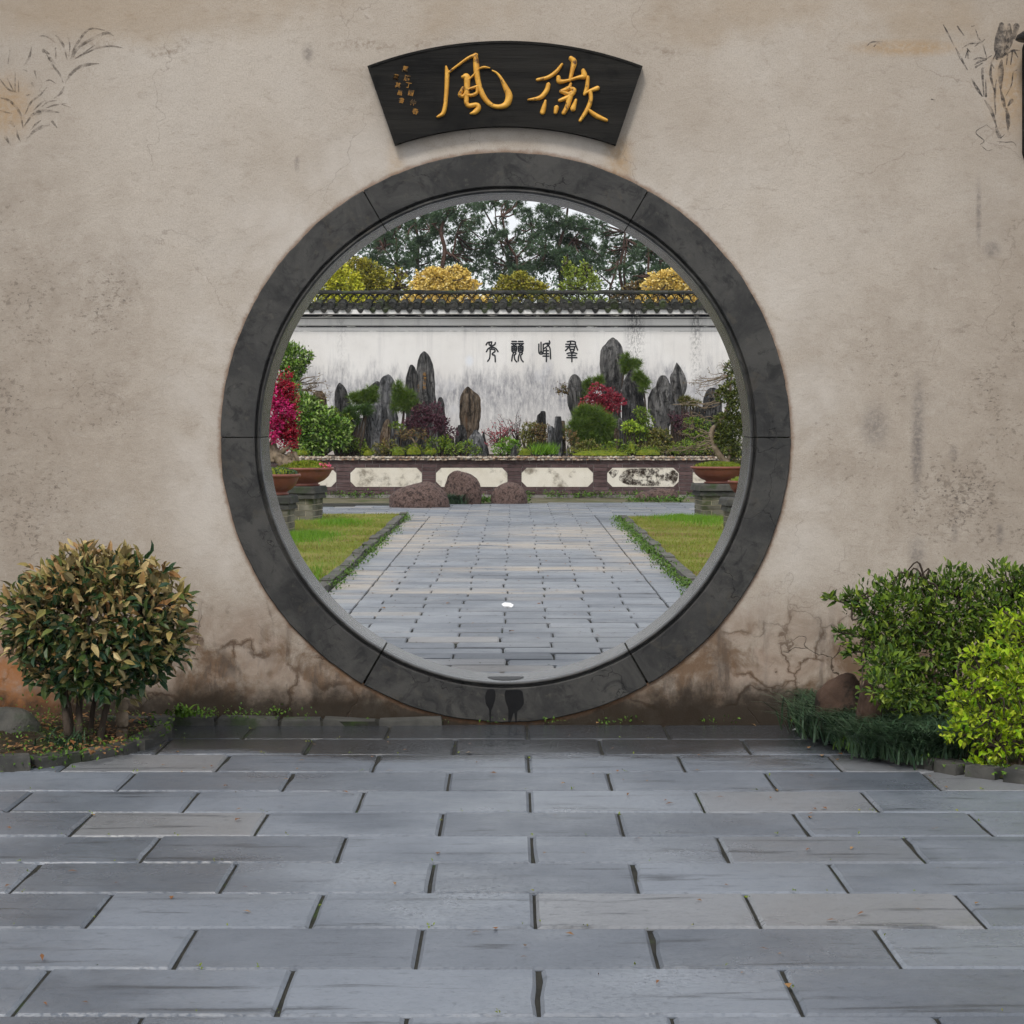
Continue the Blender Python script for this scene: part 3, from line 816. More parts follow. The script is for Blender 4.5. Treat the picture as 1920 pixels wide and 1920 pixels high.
e = MB()
e.add([(-14, 19.6, -0.014), (14, 19.6, -0.014), (14, 26.55, -0.014), (-14, 26.55, -0.014)], [(0, 1, 2, 3)])
tag(e.build('mossy_verge', M['earth']), kind='structure')

# lawns, with stone kerbs
def lawn_piece(x0, x1, y0, y1, nx, ny):
    m = MB()
    xs, ys = np.linspace(x0, x1, nx), np.linspace(y0, y1, ny)
    v = [(x, yy, 0.035 + 0.02 * mnoise.noise((x * 1.3, yy * 1.3, 0))) for yy in ys for x in xs]
    f = [(j * nx + i, j * nx + i + 1, (j + 1) * nx + i + 1, (j + 1) * nx + i) for j in range(ny - 1) for i in range(nx - 1)]
    m.add(v, f)
    return tag(m.build('lawn', M['turf'], smooth=True), kind='structure')


LL = (-12, KL - 0.10, 1.0, 19.6)
LR = (KR + 0.10, 12, 1.0, 18.9)
lawn_piece(*LL, 34, 60)
lawn_piece(*LR, 34, 60)


def grass(x0, x1, y0, y1, n, L, w, mat, name='grass', spots=None, label=None):
    x = rng.uniform(x0, x1, n); yy = rng.uniform(y0, y1, n)
    if spots:
        k = rng.integers(0, len(spots), n)
        s = np.array(spots)[k]
        a, r = rng.uniform(0, 2 * PI, n), np.abs(rng.normal(0, .55, n))
        x, yy = s[:, 0] + s[:, 2] * r * np.cos(a), s[:, 1] + s[:, 3] * r * np.sin(a)
        ok = (x > x0) & (x < x1) & (yy > y0) & (yy < y1)
        x, yy = x[ok], yy[ok]; n = len(x)
    if not spots:      # thin and bare places
        keep = np.array([mnoise.noise((a * 1.1, b * .7, 5)) + .45 * mnoise.noise((a * 4, b * 2.6, 9)) < .18 + .6 * q ** 3 for a, b, q in zip(x, yy, rng.random(n))])
        x, yy = x[keep], yy[keep]; n = len(x)
    z = np.full(n, 0.028)
    ax = unit(rdir(n) * 0.55 + np.array([0, 0, 1.0]))
    m = MB()
    ln = L * rng.uniform(0.5, 1.3, n)
    place(m, NEE_V, NEE_F, np.stack([x, yy, z], 1), ax, rdir(n), np.full(n, w), ln)
    return tag(m.build(name, mat), label, None, None, 'stuff')


grass(-3.9, LL[1], 3.0, LL[3], 70000, 0.035, 0.007, M['l_grass'], label='short yellow-green turf on the left lawn')
grass(LR[0], 3.9, 3.0, LR[3], 70000, 0.035, 0.007, M['l_grass'], label='short yellow-green turf on the right lawn')
grass(-10, -3.9, 2.0, LL[3], 60000, 0.04, 0.011, M['l_grass'], label='turf stretching away at the outer left')
grass(3.9, 10, 2.0, LR[3], 60000, 0.04, 0.011, M['l_grass'], label='turf stretching away at the outer right')
grass(-3.9, LL[1], 3.0, LL[3], 11000, 0.075, 0.007, M['l_lush'], 'tall_grass',
      [(-2.45, 13.8, 0.5, 1.1), (-2.2, 17.0, 0.4, 0.8), (-2.7, 12.6, 0.4, 0.7), (-1.75, 7.5, 0.2, 1.6), (-2.3, 14.2, 0.35, 0.6)], 'lush tufts of taller grass on the left lawn')
grass(LR[0], 3.9, 3.0, LR[3], 8000, 0.075, 0.007, M['l_lush'], 'tall_grass',
      [(2.45, 17.6, 0.5, 1.2), (2.75, 14.0, 0.35, 1.0), (2.2, 18.2, 0.4, 0.5)], 'lush tufts of taller grass on the right lawn')

kb = MB(); kb.box(-.5, .5, -.5, .5, -1, 0)
ko = kb.build('kerb_stone', M['kerb']); kerb_me = ko.data; bpy.data.objects.remove(ko)
for sx, xa, y1, lab in ((-1, KL - 0.05, 19.6, 'left'), (1, KR + 0.05, 18.9, 'right')):
    k = MB(); k.box(xa - 0.04, xa + 0.04, 1.0, y1, -0.03, 0.03)
    root = tag(k.build('lawn_kerb', M['kerb']), kind='structure')
    y = 1.0
    while y < y1 - 0.1:
        h = min(rng.uniform(0.45, 0.75), y1 - y)
        inst('kerb_stone', kerb_me, root, (xa + rng.normal(0, 0.006), y + h / 2, 0.062 + rng.uniform(-0.012, 0.012)), (0.095, h - 0.012, 0.1), (0, rng.normal(0, 0.03), rng.normal(0, 0.01)))
        y += h

# leafy weeds growing along both kerbs and in the corner of the verge
def weeds(name, label, centres, n, L, mat):
    m = MB()
    c = np.array(centres)[rng.integers(0, len(centres), n)]
    pos = c[:, :3] + rng.normal(size=(n, 3)) * c[:, 3:4] * np.array([1, 1, 0.5])
    pos[:, 2] = np.maximum(pos[:, 2], 0.005)
    ax = unit(rdir(n) + np.array([0, 0, 0.7]))
    ln = L * rng.uniform(0.6, 1.3, n)
    place(m, DIA_V, DIA_F, pos, ax, unit(np.array([0, -0.2, 1.0]) + 0.7 * rdir(n)), ln * 0.5, ln)
    return tag(m.build(name, mat), label, None, None, 'stuff')


cl = [(KL + 0.02 + rng.normal(0, 0.03), yy, 0.03, 0.032) for yy in rng.uniform(5.0, 19.5, 170) if mnoise.noise((yy * 0.8, 2, 0)) > -0.25]
weeds('weeds', 'leafy green weeds along the kerb of the left lawn', cl, 1700, 0.028, M['l_weed'])
cl = [(KR - 0.03 + rng.normal(0, 0.035), yy, 0.03, 0.035) for yy in rng.uniform(5.0, 18.6, 210)]
weeds('weeds', 'leafy green weeds along the kerb of the right lawn', cl, 3400, 0.030, M['l_weed'])
cl = [(xx, 26.35 + rng.normal(0, 0.08), 0.04, 0.06) for xx in rng.uniform(-4, 4, 70)]
weeds('weeds', 'low green weeds at the foot of the brick planter wall', cl, 2200, 0.045, M['l_weed'])

# forecourt in front of the gate
rects = []
y, row = -7.2, 0
while y < -0.02:
    h = min(0.42, -0.015 - y)
    if h < 0.1: break
    off = 0.31 * (row % 2) + 0.06
    for k in range(-12, 12):
        a = off + 0.62 * k
        rects.append((a, a + 0.62, y, y + h))
    y += h; row += 1
pave('forecourt', M['court'], rects, ztop=0.0, order=lambda r: -r[3], uneven=0.35)

jl = [(r[0] + rng.normal(0, .003), rng.uniform(r[2], r[3]), .001, .006) for r in rects if rng.random() < .55] + [(rng.uniform(r[0], r[1]), r[2], .001, .006) for r in rects for _ in range(2) if rng.random() < .6]
weeds('weeds', 'tiny moss and weeds in the joints of the forecourt paving', jl, 1500, .010, M['l_moss'])

# ------------------------------------------------------------------ gate wall with its round opening
RO, RI, TH = 1.302, 1.118, 0.32
gate = thing('gate_wall', 'weathered beige plaster wall with a round moon gate', 'wall', (0, 0, 0))
m = MB()
X0, X1, Z0, Z1 = -9.0, 9.0, -0.05, 4.1
angs = list(np.linspace(0, 2 * PI, 144, endpoint=False))
for cx, cz in ((X0, Z0), (X1, Z0), (X1, Z1), (X0, Z1)):
    angs.append(math.atan2(cz - RCZ, cx - RCX) % (2 * PI))
angs = sorted(set(round(a, 6) for a in angs))
rows = []
for a in angs:
    ca, sa = math.cos(a), math.sin(a)
    tx = ((X1 if ca > 0 else X0) - RCX) / ca if abs(ca) > 1e-6 else 1e9
    tz = ((Z1 if sa > 0 else Z0) - RCZ) / sa if abs(sa) > 1e-6 else 1e9
    tt = min(tx, tz)
    ro = RO - 0.004
    rows.append([(RCX + r * ca, RCZ + r * sa) for r in (min(ro, tt - 1e-3), tt)])
n = len(angs)
v = [(p[0], yy, p[1]) for yy in (0, TH - 0.004) for r in rows for p in r]
f = []
for i in range(n):
    j = (i + 1) % n
    f.append((i * 2, i * 2 + 1, j * 2 + 1, j * 2))
    b = 2 * n
    f.append((b + i * 2, b + j * 2, b + j * 2 + 1, b + i * 2 + 1))
    f.append((i * 2, j * 2, b + j * 2, b + i * 2))
    f.append((i * 2 + 1, b + i * 2 + 1, b + j * 2 + 1, j * 2 + 1))
m.add(v, f)
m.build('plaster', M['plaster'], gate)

# six ring stones with a rounded inner moulding
PROF = [(RO, 0.01), (RO, -0.010), (RO - 0.004, -0.014), (1.150, -0.014), (1.146, -0.011), (1.145, 0.010), (1.137, 0.012), (1.136, 0.0), (1.133, -0.009), (1.127, -0.013),
        (1.121, -0.010), (1.118, -0.002), (1.118, 0.045), (1.1195, 0.05), (RI, 0.055), (RI, TH), (RI + 0.004, TH + 0.004), (RO, TH + 0.004), (RO, TH - 0.01)]
stones = []
for s in range(6):
    a0, a1 = math.radians(60 * s + (0.22 if s in (4, 5) else 0.12)), math.radians(60 * s + (59.78 if s in (3, 4) else 59.88))
    th = np.linspace(a0, a1, 48)
    m = MB()
    k = len(PROF)
    v = np.array([(RCX + (r + (.004 * mnoise.noise((t * 9, 0, 1)) + .003 * mnoise.noise((t * 31, 0, 5)) if r > 1.29 else .0012 * mnoise.noise((t * 14, r * 9, yy * 9)))) * math.cos(t), yy + .0012 * mnoise.noise((t * 11, r * 7, 2)), RCZ + (r + (.004 * mnoise.noise((t * 9, 0, 1)) + .003 * mnoise.noise((t * 31, 0, 5)) if r > 1.29 else .0012 * mnoise.noise((t * 14, r * 9, yy * 9)))) * math.sin(t)) for t in th for r, yy in PROF])
    i = np.arange(47)[:, None] * k
    j = np.arange(k)[None]
    jn = (j + 1) % k
    m.add(v, np.stack([i + j, i + jn, i + k + jn, i + k + j], -1).reshape(-1, 4))
    m.f.append(np.arange(k)[None]); m.f.append((np.arange(k)[::-1] + 47 * k)[None])
    stones.append(m.build('ring_stone', M['ringstone'], gate))
m = MB()
th = np.linspace(0, 2 * PI, 97)[:-1]
ro, ri = RO - 0.02, 1.123
v = [(RCX + r * math.cos(t), yy, RCZ + r * math.sin(t)) for t in th for r, yy in ((ro, 0.0), (1.152, 0.0), (1.150, 0.03), (ri + .004, 0.03), (ri, 0.06), (ri, TH - .006), (ro, TH - .006))]
m.add(np.array(v), [(i * 7 + j, i * 7 + (j + 1) % 7, ((i + 1) % 96) * 7 + (j + 1) % 7, ((i + 1) % 96) * 7 + j) for i in range(96) for j in range(7)])
m.build('joint_mortar', M['joint'], gate)
# wet marks on the lowest stone: two runs down the face and a shallow puddle on the sill
for poly in ([(914, 1292), (927, 1292), (929, 1306), (925, 1322), (921, 1333), (920, 1352), (918, 1352), (917, 1330), (911, 1318), (910, 1303)],
             [(948, 1293), (976, 1293), (981, 1304), (982, 1318), (976, 1328), (970, 1334), (969, 1352), (966, 1352), (964, 1336), (960, 1345), (958, 1352), (953, 1352), (953, 1330), (948, 1314), (946, 1302)]):
    q = catmull([(wx(a), wz(b)) for a, b in poly + poly[:1]], 4)[:-1]
    m = MB(); m.prism([(a, b) for a, b in q][::-1], -0.0158, -0.0142)
    m.build('water_stain', M['wet'], stones[4])
m = MB()
pv = []
for t in np.linspace(0, 2 * PI, 26, endpoint=False):
    px_ = 0.082 * math.cos(t) * (1 + 0.1 * math.sin(3 * t)); yy = 0.12 + 0.075 * math.sin(t) * (1 + 0.12 * math.cos(2 * t))
    a = -PI / 2 + px_ / RI
    pv.append((RCX + (RI - 0.002) * math.cos(a), yy, RCZ + (RI - 0.002) * math.sin(a)))
m.add(pv, [tuple(range(26))])
m.build('puddle', M['wet'], stones[4])


# ink paintings on the plaster
def mural(name, label, strokes, conv, mat):
    mb = MB()
    for s in strokes:
        w = s[0]
        pts = s[1]
        ww = [w * q for q in ([0.35] + [1.0] * (len(pts) - 2) + [0.3] if len(pts) > 2 else [1, 0.4])]
        stroke(mb, [(*conv(a, b), q) for (a, b), q in zip(pts, ww)], -0.0002, 0.0016, 5, 3)
    o = mb.build(name, mat, gate)
    o['label'] = label
    return o


def cl6(a, b): return wx(a / 6), wz(40 + b / 6)
def cr6(a, b): return wx(1620 + a / 6.4), wz(40 + b / 6.4)


u = 1 / 410.0
orchid = [(3.4, [(790, 440), (850, 280), (1000, 90), (1180, 100)]), (4.5, [(800, 440), (880, 300), (1050, 190), (1200, 130), (1275, 160)]),
          (2.6, [(850, 420), (920, 380), (1100, 300), (1250, 280), (1400, 300)]), (2.4, [(830, 430), (950, 350), (1070, 265)]), (3.4, [(755, 430), (720, 290), (680, 215), (625, 155)]),
          (2.2, [(775, 400), (785, 260), (755, 140)]), (4.6, [(735, 690), (800, 590), (900, 510), (1000, 485), (1110, 475)]), (3.0, [(710, 690), (680, 610), (600, 500), (500, 330)]),
          (6, [(560, 420), (620, 470)]), (6, [(490, 330), (550, 365)]), (2.8, [(625, 300), (630, 420)]), (3.6, [(355, 290), (330, 400), (270, 500)]), (4, [(720, 735), (690, 800), (610, 865)]),
          (3.6, [(260, 1200), (230, 1050), (170, 950), (80, 880), (0, 860)]), (3, [(280, 1050), (350, 910), (450, 830), (530, 740)]), (4, [(270, 1180), (360, 1060), (440, 1010), (560, 1010), (665, 1025)]),
          (6.5, [(350, 1050), (430, 1030), (490, 1010)]), (3.0, [(380, 1000), (450, 930), (510, 890)]), (2.6, [(470, 960), (540, 905), (640, 890)]), (2.6, [(520, 975), (620, 940), (700, 935)]),
          (5, [(330, 1290), (390, 1230), (470, 1190), (560, 1165)]), (3, [(350, 1220), (400, 1160), (460, 1115)]), (4, [(590, 1130), (640, 1195)]), (2.6, [(290, 1360), (310, 1310), (340, 1290)]),
          (3.2, [(185, 1200), (200, 1290), (230, 1350)]), (2.4, [(170, 790), (170, 560)]), (2.4, [(210, 790), (205, 660)]), (3, [(180, 800), (90, 760), (0, 650)]), (2.8, [(150, 780), (80, 640)]),
          (2.2, [(110, 330), (90, 480)]), (2.4, [(300, 560), (260, 540)]), (2.6, [(390, 560), (410, 640)]), (4, [(360, 700), (375, 730)]), (2, [(500, 680), (560, 660), (630, 700)]), (2, [(700, 935), (800, 970)]),
          (2, [(700, 930), (755, 920)]), (5, [(60, 1300), (120, 1395)]), (6, [(130, 1140), (160, 1180)]), (2.6, [(0, 1000), (60, 1020), (130, 1035)]), (2.4, [(300, 830), (340, 825)]), (2.2, [(440, 165), (520, 170), (620, 235)])]
mural('ink_painting', 'faded orchid leaves brushed in ink at the upper left corner', [(a * 1.25 * u, b) for a, b in orchid], cl6, M['ink'])
bamboo = [(3.2, [(950, 40), (1000, 130), (1080, 290)]), (5, [(1100, 320), (1150, 420), (1240, 580)]), (6, [(1290, 690), (1360, 810), (1420, 900)]), (7, [(1450, 950), (1530, 1080), (1590, 1260)]),
          (8, [(1580, 1270), (1620, 1370), (1640, 1400)]), (5, [(1440, 900), (1420, 600), (1440, 560)]), (4, [(1465, 900), (1460, 700)]), (4.5, [(1580, 1120), (1570, 880), (1590, 700)]), (5, [(1570, 860), (1520, 650), (1530, 480)]),
          (12, [(1640, 800), (1640, 600), (1650, 470)]), (7, [(1640, 820), (1670, 950), (1700, 1080)]), (9, [(1710, 1050), (1730, 1180), (1730, 1300)]), (26, [(1650, 40), (1655, 200), (1640, 360), (1600, 440)]),
          (16, [(1740, 40), (1740, 220), (1690, 400)]), (12, [(1830, 60), (1800, 200)]), (3, [(1340, 100), (1380, 210), (1430, 250)]), (3, [(1180, 320), (1270, 270), (1400, 260)]), (3, [(1430, 280), (1470, 430)]),
          (3.6, [(1310, 460), (1380, 440), (1470, 450)]), (5, [(1330, 520), (1390, 480), (1470, 460)]), (3, [(1470, 450), (1530, 410)]), (4, [(1340, 550), (1420, 500)]), (3, [(1400, 260), (1450, 215)]), (3, [(1390, 250), (1330, 300)]),
          (3, [(1245, 340), (1215, 440)]), (3, [(1245, 360), (1250, 450)]), (3, [(1240, 330), (1275, 370)]), (4, [(1700, 400), (1780, 350), (1870, 350)]), (4, [(1780, 360), (1760, 520)]), (4, [(1800, 350), (1845, 430)]),
          (4, [(1720, 400), (1710, 520)]), (2.4, [(1840, 580), (1790, 620), (1770, 760), (1700, 900)]), (8, [(1770, 950), (1730, 1010)]), (3, [(1540, 480), (1600, 340)]), (4, [(1520, 500), (1560, 560)]),
          (1.8, [(1470, 1240), (1340, 1330), (1440, 1430), (1390, 1480)]), (1.8, [(1410, 1495), (1480, 1550), (1545, 1535)]), (1.6, [(1590, 1440), (1700, 1450), (1790, 1450), (1830, 1500)]), (1.4, [(1470, 1240), (1540, 1300)]),
          (2, [(1640, 1400), (1690, 1355)]), (2.6, [(30, 300), (90, 250), (220, 245)]), (2.2, [(120, 300), (170, 250)]), (3.5, [(1120, 60), (1200, 170)]), (2.5, [(1290, 60), (1330, 50)]), (2.6, [(810, 935), (850, 945)])]
mural('ink_painting', 'grey ink bamboo and rock brushed at the upper right corner', [(a * u, b) for a, b in bamboo], cr6, M['inkdark'])

# ------------------------------------------------------------------ fan-shaped name plaque
plq = thing('name_plaque', 'black fan-shaped board with two gold brush characters above the moon gate', 'plaque', (wx(947), 0, wz(180)))
def arc(x0, x1, ya, sag_c, R, n=28):
    out = []
    for a in np.linspace(x0, x1, n):
        out.append((wx(a), wz(sag_c - math.sqrt(R * R - (a - 947) ** 2))))
    return out
top = arc(690, 1204, 0, 806, 726)
bot = arc(741, 1154, 0, 872, 632.6)
m = MB(); m.prism(top[::-1] + bot, -0.046, -0.004)
m.build('board', M['board'], plq)
# thin raised border
m = MB()
mid_ = list(top) + list(bot[::-1])
cx_, cz_ = wx(947), wz(178)
ins = []
for (a, b) in mid_:
    ins.append((cx_ + (a - cx_) * 0.978, cz_ + (b - cz_) * 0.955))
nn = len(mid_)
v = [(a, -0.050, b) for a, b in mid_] + [(a, -0.050, b) for a, b in ins] + [(a, -0.0455, b) for a, b in mid_] + [(a, -0.0455, b) for a, b in ins]
f = []
for i in range(nn):
    j = (i + 1) % nn
    f += [(i, j, nn + j, nn + i), (i, 2 * nn + i, 2 * nn + j, j), (nn + i, nn + j, 3 * nn + j, 3 * nn + i)]
m.add(v, f); m.build('border', M['board'], plq)


def pq(a, b): return wx(660 + a / 3.3103), wz(50 + b / 3.3103)
def brush(name, strokes, parent, conv, scale, y, h, mat, n=6):
    mb = MB()
    for s in strokes:
        stroke(mb, [(*conv(a, b), w * scale) for a, b, w in s], y, h, n)
    return mb.build(name, mat, parent, smooth=True)


feng = [[(586, 258, 12), (592, 300, 26), (589, 400, 25), (580, 500, 24), (566, 548, 24), (532, 570, 14)],
        [(597, 298, 14), (650, 258, 14), (720, 207, 17), (770, 188, 26)],
        [(768, 188, 26), (772, 250, 34), (778, 320, 32), (795, 390, 30), (825, 455, 30), (870, 498, 26), (920, 506, 28), (960, 488, 38), (975, 440, 40), (955, 390, 32), (925, 330, 18), (898, 297, 12), (872, 283, 8)],
        [(788, 272, 9), (820, 263, 15), (855, 268, 8)], [(785, 278, 12), (752, 315, 12), (722, 342, 10)],
        [(688, 322, 18), (712, 320, 38), (716, 360, 34), (713, 420, 32), (711, 482, 26)],
        [(690, 392, 20), (672, 432, 24), (692, 440, 20), (722, 402, 16), (776, 382, 18)], [(776, 386, 16), (776, 420, 20), (742, 436, 20), (702, 430, 16)],
        [(711, 480, 26), (726, 500, 26), (774, 494, 26), (786, 514, 30), (766, 538, 30), (738, 549, 12)]]
hui = [[(1302, 244, 14), (1266, 290, 22), (1215, 325, 22), (1150, 340, 18)], [(1218, 370, 26), (1206, 408, 28), (1166, 450, 26), (1094, 464, 12)], [(1200, 470, 14), (1191, 508, 26), (1182, 540, 30)],
       [(1358, 208, 28), (1376, 230, 34), (1366, 280, 26), (1350, 345, 18)], [(1280, 325, 24), (1286, 350, 30), (1330, 346, 18), (1400, 326, 20), (1438, 318, 34), (1434, 285, 26)],
       [(1356, 366, 16), (1344, 390, 24), (1298, 412, 24)], [(1298, 412, 24), (1340, 426, 24), (1378, 406, 18)], [(1332, 392, 20), (1376, 402, 28), (1350, 440, 28), (1288, 468, 20)],
       [(1350, 440, 38), (1336, 500, 28), (1312, 545, 24)], [(1268, 512, 28), (1262, 542, 22)], [(1388, 465, 16), (1370, 518, 32)],
       [(1462, 325, 20), (1456, 385, 24), (1440, 430, 16)], [(1440, 426, 16), (1480, 406, 20), (1520, 392, 28)], [(1476, 415, 26), (1480, 460, 24), (1460, 520, 26), (1414, 592, 18)], [(1460, 520, 16), (1510, 560, 28), (1576, 590, 20)]]
ps = 1.1 / 3.3103 / 410
brush('gold_character', feng, plq, pq, ps, -0.046, 0.014, M['gold'])
brush('gold_character', hui, plq, pq, ps, -0.046, 0.014, M['gold'])


def glyphs(chars, spots, size, y, mat, parent, name, thick=0.0015, tilt=0.0):
    """single written characters set upright on plane y at spots (x,z)"""
    for ch, (gx, gz) in zip(chars, spots):
        cu = bpy.data.curves.new(name, 'FONT')
        cu.body = ch
        cu.size = size
        cu.align_x = 'CENTER'; cu.align_y = 'CENTER'
        cu.extrude = thick
        cu.offset = size * 0.012
        tmp = bpy.data.objects.new('t', cu)
        COL.objects.link(tmp)
        dg = bpy.context.evaluated_depsgraph_get()
        me = bpy.data.meshes.new_from_object(tmp.evaluated_get(dg))
        bpy.data.objects.remove(tmp); bpy.data.curves.remove(cu)
        me.materials.clear(); me.materials.append(mat)
        o = bpy.data.objects.new(name, me)
        COL.objects.link(o)
        o.parent = parent
        o.rotation_euler = (PI / 2, tilt, 0)
        o.location = np.array([gx, y, gz]) - np.array(parent['_org'])


def zq(a, b): return wx(700 + a / 12), wz(80 + b / 12)
glyphs('萬曆丁酉仲春', [zq(725, 640), zq(770, 845), zq(800, 1000), zq(855, 1175), zq(905, 1390), zq(955, 1590)], 0.029, -0.0475, M['goldthin'], plq, 'small_character', tilt=0.2)
glyphs('董其昌書', [zq(520, 815), zq(565, 1000), zq(610, 1170), zq(645, 1345)], 0.026, -0.0475, M['goldthin'], plq, 'small_character', tilt=0.2)

# hanging dark panel whose edge shows at the far right, with a black lamp bracket over it
sg = thing('hanging_board', 'dark narrow hanging board with rounded corners at the right end of the plaster wall', 'board', (wx(1960), 0, wz(200)))
m = MB()
poly = [(1916, 92), (1918, 84), (1926, 80), (2010, 80), (2016, 88), (2016, 292), (2010, 300), (1926, 300), (1919, 297), (1916, 288)]
m.prism([(wx(a), wz(b)) for a, b in poly][::-1], -0.034, -0.003); m.build('panel', M['board'], sg)
m = MB()
poly = [(1924, 92), (2008, 92), (2008, 290), (1924, 290)]
m.prism([(wx(a), wz(b)) for a, b in poly][::-1], -0.038, -0.0335); m.build('field', M['greybrick'], sg)
lp = thing('wall_lamp', 'black round lamp hood on a bracket at the top right corner', 'lamp', (wx(1925), 0, wz(78)))
m = MB(); m.lathe([(0.005, 0.03), (0.045, 0.026), (0.075, 0.005), (0.082, -0.012), (0.07, -0.018), (0.005, -0.018)], (wx(1925), -0.13, wz(78)), 24); m.build('hood', M['metal'], lp, smooth=True)
m = MB(); m.tube([(wx(1925), -0.13, wz(70)), (wx(1932), -0.10, wz(52)), (wx(1945), -0.04, wz(50)), (wx(1945), -0.004, wz(50))], 0.012, 8); m.build('bracket', M['metal'], lp, smooth=True)

# ------------------------------------------------------------------ brick planter wall with cream panels and pebble coping
PYF = 26.5
SCW = F / (PYF + D)                       # photo pixels per metre at this wall
pw = thing('planter_wall', 'low dark brick wall with cream octagonal panels and a pebble coping', 'wall', (0, PYF, 0))
WX0, WX1, CH, CZ0 = -12.0, 12.0, 0.066, 0.044
pw_far = MB()
m = MB(); m.box(WX0, WX1, PYF + 0.006, PYF + 0.26, -0.05, CZ0 + 9 * CH)
m.build('core', M['mortar'], pw)
bm_ = MB()
e = 0.04
bm_.add([(-.5, .5, -.5), (.5, .5, -.5), (.5, .5, .5), (-.5, .5, .5), (-.5, -.3, -.5), (.5, -.3, -.5), (.5, -.3, .5), (-.5, -.3, .5),
         (-.5 + .015, -.5, -.5 + .06), (.5 - .015, -.5, -.5 + .06), (.5 - .015, -.5, .5 - .06), (-.5 + .015, -.5, .5 - .06)],
        [(8, 9, 10, 11)] + [(a + 4, (a + 1) % 4 + 4, (a + 1) % 4 + 8, a + 8) for a in range(4)] + [(a, (a + 1) % 4, (a + 1) % 4 + 4, a + 4) for a in range(4)])
bo = bm_.build('brick', M['brick']); brick_me = bo.data; bpy.data.objects.remove(bo)
PAN = [((724 - VX) / SCW + 1.472 * k) for k in range(-7, 11)]
BL = 0.2455
def wbrick(x0, x1, r):
    if not -4.6 < (x0 + x1) / 2 < 4.7:
        joined(pw_far, brick_me, ((x0 + x1) / 2, PYF + 0.017, CZ0 + CH * (r + 0.5)), (x1 - x0 - 0.007, 0.04, CH - 0.007)); return
    inst('brick', brick_me, pw, ((x0 + x1) / 2, PYF - 0.001 + 0.018 + rng.uniform(-0.0015, 0.0015), CZ0 + CH * (r + 0.5)), (x1 - x0 - 0.007, 0.04, CH - 0.007))
for r in range(9):
    if 2 <= r <= 6:
        for a, b in zip(PAN[:-1], PAN[1:]):
            x0, x1 = a + 0.617, b - 0.617
            wbrick(x0, x1, r)
    else:
        x = WX0 - (r % 2) * BL / 2
        while x < WX1 - 0.05:
            wbrick(max(x, WX0), min(x + BL, WX1), r); x += BL
tag(pw_far.build('brick', M['brick'], pw), kind='stuff')
pz0, pz1 = CZ0 + 2 * CH + 0.002, CZ0 + 7 * CH - 0.002
for i, c in enumerate(PAN[1:-1]):
    x0, x1, ch = c - 0.613, c + 0.613, 0.09
    m = MB()
    m.prism([(x0 + ch, pz0), (x1 - ch, pz0), (x1, pz0 + ch), (x1, pz1 - ch), (x1 - ch, pz1), (x0 + ch, pz1), (x0, pz1 - ch), (x0, pz0 + ch)], PYF - 0.004, PYF + 0.02)
    p = m.build('plaster_panel', M['panel'], pw)
    for sx, xx in ((1, x0), (-1, x1)):
        for sz, zz in ((1, pz0), (-1, pz1)):
            tri = [(xx, zz), (xx + sx * (ch - 0.008), zz), (xx, zz + sz * (ch - 0.008))]
            if sx * sz < 0: tri = tri[::-1]
            m = MB(); m.prism(tri, PYF - 0.002, PYF + 0.02); m.build('corner_brick', M['brick'], pw)
    if i == 8:   # the fourth panel in view is heavily stained
        for poly in ([(1168, 885), (1180, 879), (1216, 878), (1250, 878.5), (1268, 884), (1271, 895), (1264, 908), (1248, 911.5), (1205, 911), (1175, 908), (1160, 898)], [(1141, 886), (1148, 880), (1160, 883), (1150, 896)]):
            q = catmull([(((a - VX) / SCW), H - (b - VY) / SCW) for a, b in poly + poly[:1]], 4)[:-1]
            m = MB(); m.prism([(a, b) for a, b in q][::-1], PYF - 0.0065, PYF - 0.0045); m.build('stain', M['panelstain'], p)
m = MB(); m.box(WX0 - 0.02, WX1 + 0.02, PYF - 0.035, PYF + 0.29, CZ0 + 9 * CH, CZ0 + 9 * CH + 0.035)
cop = m.build('coping', M['mortar'], pw)
ico = np.array([(math.sin(t) * math.cos(p), math.sin(t) * math.sin(p), math.cos(t)) for t, ps_ in ((0, [0]), (0.95, range(5)), (1.75, [k + .5 for k in range(5)])) for p in [q * 2 * PI / 5 for q in ps_]])
icf = np.array([(0, 1 + k, 1 + (k + 1) % 5) for k in range(5)] + [(1 + k, 6 + k, 1 + (k + 1) % 5) for k in range(5)] + [(1 + (k + 1) % 5, 6 + k, 6 + (k + 1) % 5) for k in range(5)])
m = MB()
zc = CZ0 + 9 * CH
for x in np.arange(WX0, WX1, 0.043):
    for yy, zz in ((-0.038, zc + 0.016), (-0.032, zc + 0.05), (0.02, zc + 0.055), (0.07, zc + 0.05), (0.13, zc + 0.05), (0.2, zc + 0.05)):
        s_ = 0.027 * rng.uniform(0.75, 1.25)
        m.add(ico * np.array([s_ * rng.uniform(0.9, 1.4), s_, s_ * 0.9]) + np.array([x + rng.normal(0, 0.008), PYF + yy + rng.normal(0, 0.004), zz - 0.012 + rng.normal(0, 0.004)]), icf)
tag(m.build('pebbles', M['pebble'], pw, smooth=True), kind='stuff')

